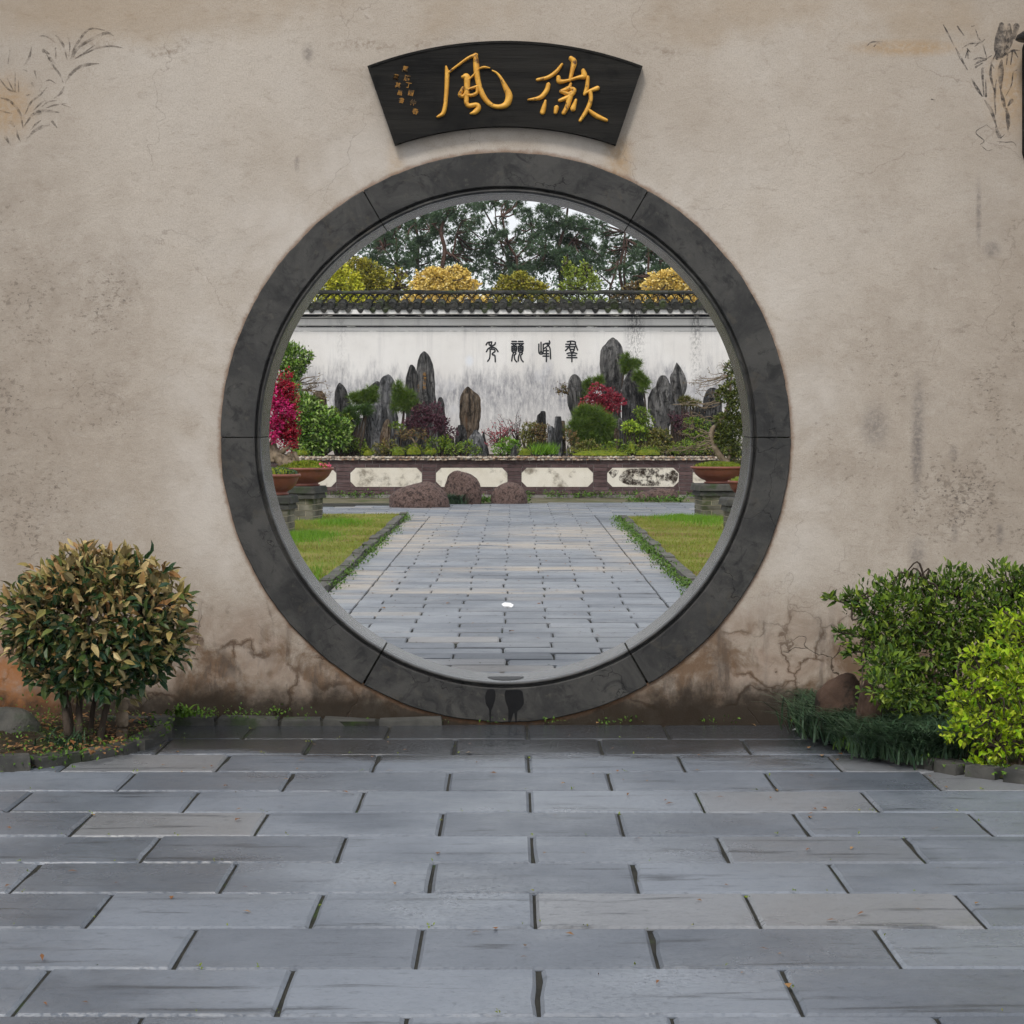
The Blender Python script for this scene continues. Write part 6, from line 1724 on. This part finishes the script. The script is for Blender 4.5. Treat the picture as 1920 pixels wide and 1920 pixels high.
# ------------------------------------------------------------------ trees beyond the rear wall
def tree(name, label, y, cl, mat, dens, L, asp, trunks, grp, tmat='bark', kind='leaf', **kw):
    if kind == 'leaf':      # foliage reaches down behind the wall, seen through the lattice
        xs_ = [c[0] for c in cl]
        cl = list(cl) + [(c[0] + c[2] * math.cos(a_) * .85, c[1] + c[3] * math.sin(a_) * .85, c[2] * q_, c[3] * q_) for c in cl for a_, q_ in zip(rng.uniform(0, 2 * PI, 4), rng.uniform(.3, .55, 4))]
        cl = list(cl) + [(q, 566 + 6 * (k % 2), 22, 16) for k, q in enumerate(np.arange(min(xs_) - 14, max(xs_) + 24, 26))]
    cs = clumps_px(y, cl, .85)
    if kind != 'leaf':      # finer sprays round every pine pad
        cs += [(c + rng.normal(size=3) * np.array([.75, .5, .75]) * np.array(r), tuple(np.array(r) * rng.uniform(.4, .7))) for c, r in cs for _ in range(3)]
    bx = P(trunks[0][0][0], trunks[0][0][1], y)[0]
    root = thing(name, label, 'tree', (bx, y, 0), grp)
    m = MB()
    if kind == 'leaf': leaf_mass(m, cs, dens, L, asp, **kw)
    else: needle_mass(m, cs, dens, L, asp, **kw)
    tag(m.build('crown', M[mat], root), kind='stuff')
    t = MB()
    s = (y + D) / F
    for i, tr in enumerate(trunks):
        pts = [(*P(a, b, y), w * s / 2) for a, b, w in tr]
        if i == 0:
            p0 = pts[0]; pts = [(p0[0] + (p0[0] - pts[1][0]) * .3, y, -.2, p0[3] * 1.35), (p0[0], y, p0[2] * .5, p0[3] * 1.15)] + pts
        q = catmull(pts, 5); t.tube(q[:, :3], q[:, 3], 7)
    ends = [np.array(P(a, b, y)) for tr in trunks for a, b, w in tr[1:]]
    for c, r in cs:
        b0 = min(ends, key=lambda e_: np.linalg.norm(e_ - c))
        md = (b0 + c) / 2 + rng.normal(size=3) * .08
        q = catmull([(*b0, 1.6 * s), (*md, 1.1 * s), (*c, .5 * s)], 4); t.tube(q[:, :3], q[:, 3], 5)
    t.build('trunk', M[tmat], root, smooth=True)
    return root
G2 = 'broadleaf trees just beyond the rear wall'
tree('broadleaf_tree', 'bright yellow-green tree at the left end beyond the rear wall', 37, [(628, 522, 18, 14), (650, 528, 22, 18), (640, 510, 14, 10), (612, 540, 18, 12), (664, 540, 16, 12)], 'l_yellow', 900, .08, .55, [[(640, 580, 5), (642, 545, 4), (640, 520, 2)]], G2)
tree('broadleaf_tree', 'olive-gold domed tree behind the yellow-green one', 38.5, [(672, 500, 20, 14), (690, 515, 28, 22), (712, 530, 20, 18), (680, 535, 24, 18), (725, 540, 12, 10)], 'l_oldgold', 900, .075, .5, [[(690, 580, 6), (692, 540, 4), (690, 510, 2)]], G2)
tree('broadleaf_tree', 'golden-orange leafy tree beyond the middle of the rear wall', 37, [(800, 522, 18, 16), (820, 518, 18, 14), (840, 525, 22, 18), (858, 512, 10, 10), (866, 524, 14, 14), (885, 536, 14, 10), (788, 536, 14, 10), (830, 540, 40, 10), (808, 508, 8, 6)], 'l_gold', 1000, .075, .6, [[(830, 580, 5), (832, 548, 4), (830, 525, 2)]], G2, lump=.3)
tree('broadleaf_tree', 'low green-gold rounded tree right of the golden-orange one', 37.5, [(955, 533, 20, 12), (975, 528, 22, 14), (1000, 538, 20, 10), (940, 542, 14, 8), (1015, 542, 12, 8)], 'l_oldgold', 900, .075, .55, [[(975, 580, 5), (976, 550, 4), (975, 530, 2)]], G2)
tree('broadleaf_tree', 'slender light-green spring tree in front of the big dark pine', 38, [(1066, 510, 10, 16), (1080, 525, 18, 18), (1100, 518, 14, 18), (1112, 534, 14, 12), (1072, 538, 22, 10), (1098, 500, 7, 8), (1062, 490, 5, 8)], 'l_spring', 520, .075, .45, [[(1085, 580, 3), (1084, 545, 3), (1082, 505, 1.5)], [(1084, 545, 2), (1100, 505, 1)], [(1084, 545, 2), (1064, 488, 1)]], G2, shell=.2)
tree('broadleaf_tree', 'golden leafy tree at the right end beyond the rear wall', 37, [(1240, 525, 22, 13), (1262, 520, 20, 14), (1280, 532, 18, 12), (1225, 538, 18, 10), (1262, 540, 26, 8), (1296, 545, 12, 8)], 'l_gold', 1000, .075, .6, [[(1255, 580, 5), (1256, 550, 4), (1255, 525, 2)]], G2, lump=.3)
tree('broadleaf_tree', 'pinkish low bush-like tree left of the right golden tree', 37.6, [(1190, 538, 16, 7), (1206, 535, 12, 8), (1178, 543, 10, 5)], 'l_bronze', 800, .07, .55, [[(1195, 580, 3), (1195, 550, 2), (1196, 538, 1)]], G2)
tree('broadleaf_tree', 'thin young tree with sparse yellow-green leaves left of the golden-orange tree', 38, [(745, 515, 10, 12), (738, 535, 12, 10), (756, 528, 9, 10), (765, 540, 10, 7)], 'l_oldgold', 170, .10, .5, [[(746, 580, 3), (744, 540, 2.5), (738, 512, 1.5)], [(745, 545, 2), (756, 515, 1)]], G2, shell=.2)

G3 = 'tall pines standing beyond the rear wall'
PD = dict(kind='n', per=12, up=.2, shell=.25)
pl = [
 ('dark pine at the far left with layered foliage', 50, [(735, 440, 24, 15), (718, 462, 20, 14), (760, 468, 22, 15), (705, 482, 16, 12), (742, 492, 24, 14), (690, 494, 14, 10), (725, 425, 18, 10), (770, 495, 14, 10), (700, 455, 12, 10), (755, 420, 18, 10)], [[(746, 560, 6), (745, 500, 5), (742, 430, 3)], [(745, 500, 3), (720, 465, 2)], [(744, 470, 3), (765, 440, 1.5)]]),
 ('straight pine left of the reddish one', 52, [(775, 425, 20, 14), (802, 412, 20, 12), (792, 452, 20, 12), (768, 398, 16, 10), (808, 482, 14, 10), (790, 392, 14, 9), (815, 440, 12, 9), (776, 480, 12, 8)], [[(782, 560, 7), (783, 500, 6), (784, 455, 5), (777, 405, 4)], [(784, 460, 3), (806, 430, 1.5)]]),
 ('reddish leaning pine with a forked trunk above the golden tree', 50, [(850, 400, 24, 14), (882, 394, 18, 12), (822, 425, 16, 12), (862, 442, 24, 14), (890, 420, 16, 10), (846, 480, 16, 12), (884, 470, 22, 14), (912, 462, 16, 12), (900, 500, 18, 11), (870, 508, 16, 10), (838, 384, 18, 8), (868, 420, 14, 9)], [[(828, 560, 9), (829, 505, 9), (834, 468, 8), (827, 432, 7), (842, 395, 5)], [(834, 470, 5), (848, 478, 4), (856, 440, 3), (866, 415, 2)], [(829, 440, 3), (812, 420, 2)]]),
 ('slim pine with thin leaning stems', 55, [(920, 384, 16, 9), (945, 388, 12, 8), (916, 430, 13, 9), (950, 470, 12, 10), (930, 500, 18, 10), (900, 385, 14, 8), (938, 520, 16, 8), (918, 478, 12, 9)], [[(958, 560, 4), (955, 500, 4), (932, 440, 3.5), (907, 392, 3)], [(945, 480, 2.5), (932, 430, 2), (927, 377, 2)]]),
 ('pine with a trunk forked like a letter V', 53, [(985, 402, 16, 10), (962, 392, 12, 8), (1002, 420, 10, 8), (945, 415, 9, 8), (985, 505, 16, 10), (960, 510, 14, 9), (992, 470, 10, 9), (944, 440, 8, 7), (978, 432, 9, 7), (958, 478, 10, 7), (1000, 445, 9, 8), (972, 455, 7, 6), (930, 450, 9, 7), (975, 380, 16, 6)], [[(968, 560, 5), (969, 515, 5), (968, 484, 5), (952, 455, 3.5), (942, 405, 2.5)], [(968, 484, 4), (994, 452, 3.5), (997, 428, 2.5)]]),
 ('big dark pine with the densest crown in the middle', 49, [(1040, 412, 26, 16), (1018, 432, 20, 14), (1078, 420, 24, 15), (1052, 450, 30, 18), (1088, 456, 26, 16), (1012, 462, 18, 13), (1104, 482, 18, 13), (1030, 492, 24, 16), (1062, 500, 26, 15), (1004, 506, 18, 12), (1106, 428, 16, 10), (1035, 385, 18, 9), (1060, 478, 26, 15), (1015, 392, 14, 8), (1100, 512, 14, 12)], [[(1052, 560, 9), (1052, 520, 9), (1048, 467, 7), (1060, 422, 5), (1065, 385, 4)], [(1050, 480, 5), (1074, 450, 3)], [(1050, 500, 4), (1024, 470, 2)]]),
 ('double-stemmed reddish pine at the right', 51, [(1140, 442, 16, 11), (1162, 455, 16, 11), (1182, 452, 15, 11), (1150, 478, 12, 9), (1192, 482, 15, 11), (1176, 502, 13, 9), (1128, 420, 13, 8), (1200, 465, 12, 9), (1136, 462, 9, 8)], [[(1168, 560, 6), (1166, 535, 6), (1162, 508, 5.5), (1169, 465, 5), (1172, 435, 3)], [(1174, 555, 5), (1170, 505, 4.5), (1176, 450, 3)]]),
 ('thin dark slanting pine left of the double-stemmed one', 54, [(1158, 492, 10, 8), (1126, 500, 12, 9), (1140, 515, 10, 7), (1120, 470, 9, 8)], [[(1143, 560, 4), (1146, 535, 4), (1158, 498, 3), (1160, 470, 2)]]),
 ('straight pine at the far right', 50, [(1215, 478, 18, 12), (1232, 500, 16, 11), (1206, 510, 15, 10), (1245, 520, 15, 9), (1196, 525, 12, 8), (1226, 468, 14, 9), (1250, 500, 12, 9), (1262, 518, 12, 8)], [[(1214, 560, 5), (1215, 520, 5), (1217, 472, 4)], [(1240, 560, 4), (1241, 520, 3), (1238, 490, 2)]]),
]
for lab, y, cl, tr in pl:
    tree('pine_tree', lab + ' beyond the rear wall' if 'beyond' not in lab else lab, y, [(a, b, rx * 1.02, ry * 1.02, rng.normal(0, .8)) for a, b, rx, ry in cl], 'l_tallpine', 105, .14, .018, tr, G3, 'pinebark', **PD)

# hazy woodland far behind the pines, seen as one mass
m = MB()
cs = []
for px in np.arange(560, 1400, 16):
    top = np.interp(px, [560, 700, 790, 860, 930, 990, 1060, 1120, 1160, 1220, 1400], [395, 400, 412, 430, 470, 440, 415, 465, 480, 430, 420]) + 16 * mnoise.noise((px * .03, 1, 4))
    if 1108 < px < 1160 or 924 < px < 950: top += 22
    for py in np.arange(top, 560, 15):
        if mnoise.noise((px * .045, py * .045, 7)) > .34 and py < 500: continue
        y = rng.uniform(92, 112); s = (y + D) / F
        cs.append((P(px + rng.normal(0, 5), py, y), (12 * s, 12 * s, 9 * s)))
for px in list(np.arange(-500, 560, 13)) + list(np.arange(1400, 2500, 13)):
    for py in np.arange(410 + 40 * mnoise.noise((px * .02, 3, 3)), 620, 13):
        y = rng.uniform(60, 95); s = (y + D) / F
        cs.append((P(px, py, y), (16 * s, 12 * s, 12 * s)))
leaf_mass(m, cs, 24, .24, .5, shell=.2)
tag(m.build('far_woodland', M['l_wood']), 'hazy far woodland behind the pines', None, None, 'stuff')

# ------------------------------------------------------------------ front beds, shrubs, stones
def bedsheet(name, outline, z0, hgt):
    m = MB()
    o = np.array(outline)
    o = np.vstack([o[k] + (o[(k + 1) % len(o)] - o[k]) * q for k in range(len(o)) for q in (0, .25, .5, .75)])
    o[:, 1] = np.minimum(o[:, 1] + np.array([.035 * mnoise.noise((p[0] * 6, p[1] * 6, 1)) + .03 * mnoise.noise((p[0] * 19, p[1] * 19, 2)) for p in o]), -.012)
    outline = [tuple(p) for p in o]
    c = o.mean(0)
    v = [(*p, z0) for p in outline]
    rings = [v]
    for t in (.9, .7, .4, .1):
        rings.append([(*(c + (p - c) * t), z0 + hgt * (1 - t ** 2) + .018 * mnoise.noise((p[0] * 3, p[1] * 3, t * 4))) for p in o])
    V = [q for r_ in rings for q in r_]
    n = len(outline)
    f = [(i * n + j, i * n + (j + 1) % n, (i + 1) * n + (j + 1) % n, (i + 1) * n + j) for i in range(4) for j in range(n)] + [tuple(4 * n + j for j in range(n))]
    m.add(np.array(V), f)
    return tag(m.build(name, M['soil'], smooth=True), kind='structure')
LB = catmull([(-3.6, -.012), (-1.95, -.012), (-1.66, -.05), (-1.55, -.35), (-1.6, -.75), (-1.76, -1.05), (-2.1, -1.3), (-2.9, -1.4), (-3.6, -1.35)], 4)
RB = catmull([(4.6, -.012), (1.6, -.012), (1.42, -.12), (1.40, -.45), (1.48, -.85), (1.68, -1.25), (2.0, -1.6), (2.5, -1.8), (3.6, -1.75), (4.6, -1.2)], 4)
bedsheet('planting_bed', [tuple(p) for p in LB], .006, .06)
bedsheet('planting_bed', [tuple(p) for p in RB[::-1]], .006, .06)
edge_me = [slab_mesh('edging_stone', M['pedcap'], 2.5)[0] for _ in range(4)]
beds = sorted([o for o in COL.objects if o.name.startswith('planting_bed')], key=lambda o: o.name)
for bed, line in zip(beds[-2:], (LB, RB)):
    pts = line[(line[:, 1] < -.06)]
    seg = np.linalg.norm(np.diff(pts, axis=0), axis=1); cum = np.concatenate([[0], np.cumsum(seg)])
    d_ = 0.0
    while d_ < cum[-1] - .1:
        w = rng.uniform(.10, .24)
        mx_ = [np.interp(d_ + w / 2 + q, cum, pts[:, a]) for q in (-.02, .02) for a in (0, 1)]
        ang = math.atan2(mx_[3] - mx_[1], mx_[2] - mx_[0])
        inst('edging_stone', edge_me[rng.integers(0, 4)], bed, ((mx_[0] + mx_[2]) / 2 + rng.normal(0, .008), (mx_[1] + mx_[3]) / 2 + rng.normal(0, .008), rng.uniform(.028, .06)), (w, rng.uniform(.07, .11), .08), (rng.normal(0, .05), rng.normal(0, .05), ang + rng.normal(0, .08)))
        d_ += w + rng.uniform(.004, .03)
weeds('weeds', 'moss and small weeds between the edging stones of the front beds', [(*p, .03, .035) for p in np.vstack([LB[LB[:, 1] < -.1], RB[RB[:, 1] < -.1]])], 1300, .022, M['l_weed'])
# low ledge of mossy stones along the foot of the wall
lg = MB(); lg.box(-1.9, -.55, -.10, -.014, -.03, .02)
root = tag(lg.build('wall_foot_ledge', M['joint']), kind='structure')
ledge_me = slab_mesh('ledge_stone', M['pedcap'], 2.0)[0]
x = -1.9
while x < -.6:
    w = rng.uniform(.16, .34)
    inst('ledge_stone', ledge_me, root, (x + w / 2, -.06, .034 + rng.uniform(-.006, .01)), (w - .014, .085 + rng.uniform(-.01, .01), .05), (0, rng.normal(0, .03), rng.normal(0, .03)))
    x += w
weeds('weeds', 'moss and tiny weeds along the foot of the plaster wall', [(xx, -.05 + rng.normal(0, .03), .05, .03) for xx in rng.uniform(-1.85, -.9, 26)] + [(xx, -.025, .008, .02) for xx in rng.uniform(-.7, 1.3, 14)], 420, .016, M['l_weed'])
weeds('weeds', 'mossy green ground cover under the clipped left shrub', [(xx, yy, .05, .07) for xx, yy in zip(rng.uniform(-2.3, -1.75, 40), rng.uniform(-1.3, -.15, 40))], 900, .016, M['l_weed'])


def shrub(name, label, y, cl, mats, dens, L, asp, stems, base_px, nobj, grp=None, tmat='bark', up=.25, shell=.55, jit=.7, lump=.25, twig=60, yb=None):
    """leafy shrub: the leaves that show largest are parts of their own, the inner ones one joined mass"""
    cs = clumps_px(y, cl, .9)
    bx = P(*base_px, y)
    root = thing(name, label, 'shrub', (bx[0], y, .03), grp)
    pos, out = clump_points(cs, dens, shell, lump)
    n = len(pos)
    ax = unit(out + jit * rdir(n) + np.array([0, 0, up]))
    nr = unit(out * .5 + np.array([0, -.25, .8]) + .7 * rdir(n))
    ln = L * rng.uniform(.55, 1.25, n)
    wd = ln * asp * rng.uniform(.8, 1.2, n)
    mi = rng.choice(len(mats), n, p=[q[1] for q in mats])
    if len(mats) > 1:    # new growth sits on the outside of the crown
        zc = pos[:, 2]
        hi = (zc - zc.min()) / (np.ptp(zc) + 1e-6) + rng.normal(0, .42, n)
        cut = np.quantile(hi, mats[0][1]); mi = (hi > cut).astype(int)
    front = np.argsort(pos[:, 1] - .25 * out[:, 2])[:int(nobj * 1.6)]
    front = set(rng.choice(front, min(nobj, len(front)), replace=False).tolist())
    fi = np.array(sorted(front)); rest = np.array([i for i in range(n) if i not in front])
    meshes = []
    for k, (mt, _) in enumerate(mats):
        lm_ = MB(); lm_.add(LEAF_V, LEAF_F); o = lm_.build('leaf', M[mt]); meshes.append(o.data); bpy.data.objects.remove(o)
        sel = rest[mi[rest] == k]
        if len(sel):
            m = MB(); place(m, LEAF_V, LEAF_F, pos[sel], ax[sel], nr[sel], wd[sel], ln[sel]); tag(m.build('foliage', M[mt], root), kind='stuff')
    Rm = frames(ax[fi], nr[fi])
    from mathutils import Matrix
    org = np.array(root['_org'])
    for q, i in enumerate(fi):
        o = bpy.data.objects.new('leaf', meshes[mi[i]]); COL.objects.link(o); o.parent = root
        R3 = Rm[q] * np.array([wd[i], ln[i], ln[i]])[None]
        p = pos[i] - org
        o.matrix_local = Matrix([[*R3[0], p[0]], [*R3[1], p[1]], [*R3[2], p[2]], [0, 0, 0, 1]])
    for pts in stems:
        t = MB()
        q = catmull([(*P(a, b, y + rng.normal(0, .04)), w * (y + D) / F / 2) for a, b, w in pts], 5)
        t.tube(q[:, :3], q[:, 3], 7); t.build('stem', M[tmat], root, smooth=True)
    t = MB()
    ends = [np.array(P(p[0], p[1], y)) for s in stems for p in s[1:]]
    for i in rng.choice(n, twig, replace=False):
        b0 = min(ends, key=lambda e_: np.linalg.norm(e_ - pos[i]))
        md = (b0 + pos[i]) / 2 + rng.normal(size=3) * .03 + np.array([0, 0, .02])
        q = catmull([(*b0, .0055), (*md, .004), (*pos[i], .0018)], 4); t.tube(q[:, :3], q[:, 3], 4)
    tag(t.build('twigs', M[tmat], root, smooth=True), kind='stuff')
    return root


shrub('clipped_shrub', 'round clipped shrub of dark leathery leaves and tan new tips at the left', -.75,
      [(180, 1148, 146, 104), (95, 1158, 85, 80), (268, 1166, 76, 90), (180, 1092, 112, 50), (90, 1210, 80, 60), (260, 1230, 80, 50), (175, 1230, 110, 55), (130, 1090, 70, 45), (235, 1090, 70, 48), (290, 1215, 60, 45), (60, 1180, 60, 45), (150, 1265, 60, 30), (170, 1270, 100, 36), (110, 1255, 60, 36), (225, 1275, 66, 30), (40, 1120, 30, 22), (325, 1120, 26, 30), (150, 1040, 40, 16), (215, 1048, 34, 16), (300, 1075, 26, 18), (335, 1190, 18, 24)],
      [('l_elae', .62), ('l_elae_new', .38)], 1150, .060, .40, [[(128, 1425, 15), (126, 1370, 14), (118, 1310, 12), (95, 1250, 9), (80, 1180, 5)], [(150, 1430, 16), (148, 1360, 14), (150, 1300, 12), (160, 1220, 8), (170, 1120, 4)],
      [(185, 1428, 15), (190, 1370, 13), (205, 1310, 11), (235, 1250, 8), (270, 1170, 4)], [(168, 1432, 12), (170, 1380, 11), (176, 1320, 9), (200, 1240, 6)], [(138, 1425, 11), (132, 1340, 9), (120, 1270, 7), (125, 1150, 4)]], (155, 1428), 260, jit=.85, twig=110, shell=.38)
shrub('azalea_shrub', 'broad dark-green azalea shrub against the plaster wall at the right', -.7,
      [(1690, 1150, 95, 66), (1790, 1140, 105, 72), (1890, 1150, 100, 80), (1660, 1210, 80, 50), (1740, 1220, 110, 62), (1840, 1230, 110, 70), (1640, 1140, 55, 48), (1960, 1170, 90, 90), (1720, 1290, 90, 40), (1800, 1330, 110, 60), (1905, 1090, 45, 28), (1795, 1092, 55, 26), (1695, 1100, 45, 24), (1680, 1260, 60, 34), (1690, 1330, 70, 30), (1760, 1360, 80, 36), (1650, 1290, 34, 30, -.3), (1700, 1300, 44, 32, -.3), (1665, 1245, 50, 34, -.2)],
      [('l_azalea', 1.0)], 2100, .036, .38, [[(1740, 1420, 10), (1735, 1340, 9), (1715, 1260, 7), (1680, 1180, 4), (1600, 1130, 2)], [(1790, 1425, 11), (1790, 1340, 9), (1790, 1230, 6), (1795, 1120, 3)], [(1840, 1425, 11), (1850, 1340, 9), (1870, 1230, 6), (1900, 1110, 3)],
      [(1765, 1425, 9), (1740, 1320, 7), (1690, 1240, 5), (1620, 1190, 2)], [(1860, 1420, 9), (1900, 1300, 7), (1950, 1180, 4)], [(1770, 1420, 8), (1755, 1300, 6), (1740, 1180, 4), (1735, 1090, 2)]], (1790, 1425), 260, jit=.95, shell=.35, twig=150, up=.45, lump=.35)
shrub('lime_shrub', 'vivid yellow-green shrub in front of the azalea at the right edge', -1.35,
      [(1905, 1205, 50, 42), (1945, 1170, 50, 50), (1862, 1245, 34, 28), (1835, 1290, 44, 34), (1890, 1285, 60, 46), (1945, 1270, 60, 60), (1890, 1350, 66, 44), (1825, 1340, 38, 28), (1955, 1370, 70, 60), (1870, 1395, 50, 30), (1795, 1312, 24, 20), (1830, 1225, 26, 18), (1800, 1375, 34, 26), (1850, 1440, 50, 28), (1880, 1165, 22, 18)],
      [('l_lime', 1.0)], 2300, .031, .46, [[(1880, 1480, 9), (1875, 1400, 8), (1860, 1320, 6), (1840, 1260, 3)], [(1910, 1485, 10), (1915, 1400, 8), (1925, 1300, 6), (1935, 1200, 3)], [(1940, 1480, 9), (1960, 1380, 7), (1985, 1280, 4)]], (1910, 1480), 260, jit=1.0, shell=.35, up=.5, twig=90, lump=.45)
# azalea outlying sprigs
spr = thing('azalea_sprig', 'two thin azalea sprigs reaching left in front of the plaster wall', 'shrub', P(1610, 1220, -.7))
t = MB(); lf = MB()
for pts in ([(1640, 1150, 3), (1610, 1140, 2.5), (1575, 1128, 2), (1555, 1122, 1.2)], [(1640, 1200, 3), (1600, 1190, 2.2), (1572, 1186, 1.2)], [(1620, 1150, 2.5), (1600, 1125, 2), (1590, 1116, 1.2)], [(1640, 1230, 2.5), (1610, 1222, 2), (1592, 1226, 1)]):
    q = catmull([(*P(a, b, -.7), w * 8.9 / F) for a, b, w in pts], 5); t.tube(q[:, :3], q[:, 3], 5)
    for s in (len(q) - 1, len(q) - 1, len(q) - 1, len(q) - 3, len(q) - 5, len(q) - 6):
        n_ = 4; place(lf, LEAF_V, LEAF_F, np.tile(q[s, :3], (n_, 1)), unit(rdir(n_) + np.array([-.5, 0, .7])), rdir(n_), np.full(n_, .016), rng.uniform(.035, .055, n_))
t.build('twigs', M['bark'], spr); lf.build('foliage', M['l_azalea'], spr)

boulder('red-brown rounded rock at the foot of the wall left of the azalea', 1526, 1632, 1260, 1350, 'redrock', y=-.62, seed=33, dep=.6, amp=.9, grp='rocks under the azalea')
boulder('taller light-brown slab rock under the azalea edge', 1600, 1660, 1272, 1372, 'redrock', y=-.85, seed=41, dep=.5, sq=2.6, amp=1.8, grp='rocks under the azalea')
boulder('low dark mossy boulder behind the clipped shrub at the left edge', -70, 100, 1322, 1420, 'darkboulder', y=-.75, seed=52, dep=.5, grp='rocks in the left bed')
mond = []
for px, py in ((1550, 1362), (1580, 1370), (1610, 1378), (1650, 1385), (1690, 1395), (1730, 1402), (1770, 1412), (1575, 1352), (1640, 1365), (1690, 1375), (1620, 1392), (1680, 1408), (1740, 1420), (1570, 1392), (1600, 1402), (1640, 1414), (1700, 1424), (1760, 1432), (1540, 1376), (1660, 1426), (1720, 1436)):
    q = P(px, py, gy(py) if py < 1500 else -1)
    mond.append((q[0], q[1], .02, .06))
tuft('arching dark mondo grass bordering the bed below the azalea', mond, 5200, .25, 'l_mondo', .0075, arch=.95)
tuft('fresh short grass blades beside the red-brown rock', [(*P(1585, 1352, -.9)[:2], .03, .04), (*P(1605, 1360, -.95)[:2], .03, .03)], 50, .10, 'l_weed', .006)
tuft('sparse dark grass tuft at the front of the left bed', [(-2.2, -1.3, .03, .06), (-1.85, -.9, .03, .05)], 130, .13, 'l_mondo', .006, arch=.95)
tuft('small leafy grass by the mossy ledge left of the ring', [(*P(345, 1362, -.12)[:2], .05, .03)], 60, .07, 'l_weed', .012)

# pale jointed post in the left bed
r = thing('jointed_post', 'pale stone post with dark joints beside the clipped shrub', 'post', P(229, 1420, -.6))
zz = [1440, 1365, 1333, 1310]
for a, b in zip(zz[:-1], zz[1:]):
    p0, p1 = P(229, a, -.6), P(229, b, -.6)
    m = MB(); h = p1[2] - p0[2]
    m.lathe([(.001, 0.003), (.020, .004), (.026, .012), (.0275, h / 2), (.026, h - .012), (.021, h - .004), (.001, h - .003)], p0, 14); m.build('segment', M['greybark'], r, smooth=True)
# fallen bits on the forecourt
for lab, px, py, mt in (('orange fallen leaf near the mondo grass', 1503, 1358, 'l_dead'), ('white fallen petal on the paving by the mondo grass', 1494, 1374, 'paper')):
    y = gy(py); p = P(px, py, y)
    m = MB(); place(m, LEAF_V, LEAF_F, np.array([[p[0] - .02, y, .012]]), np.array([[1, .3, .05]]), np.array([[0, 0, 1.0]]), np.array([.022]), np.array([.045]))
    o = m.build('fallen_leaf', M[mt], None, (p[0], y, 0)); tag(o, lab, 'leaf')

# ------------------------------------------------------------------ thin mist of a damp day
m = MB(); m.box(-265, 265, -65, 425, -1.5, 14.5)
hm = bpy.data.materials.new('mist'); hm.use_nodes = True
hm.node_tree.nodes.remove(hm.node_tree.nodes['Principled BSDF'])
vol = hm.node_tree.nodes.new('ShaderNodeVolumePrincipled')
vol.inputs['Color'].default_value = (0.86, 0.92, 1.0, 1)
vol.inputs['Density'].default_value = 0.0003
hm.node_tree.links.new(vol.outputs[0], hm.node_tree.nodes['Material Output'].inputs['Volume'])
tag(m.build('haze', hm), 'thin pale mist over the garden', None, None, 'stuff')
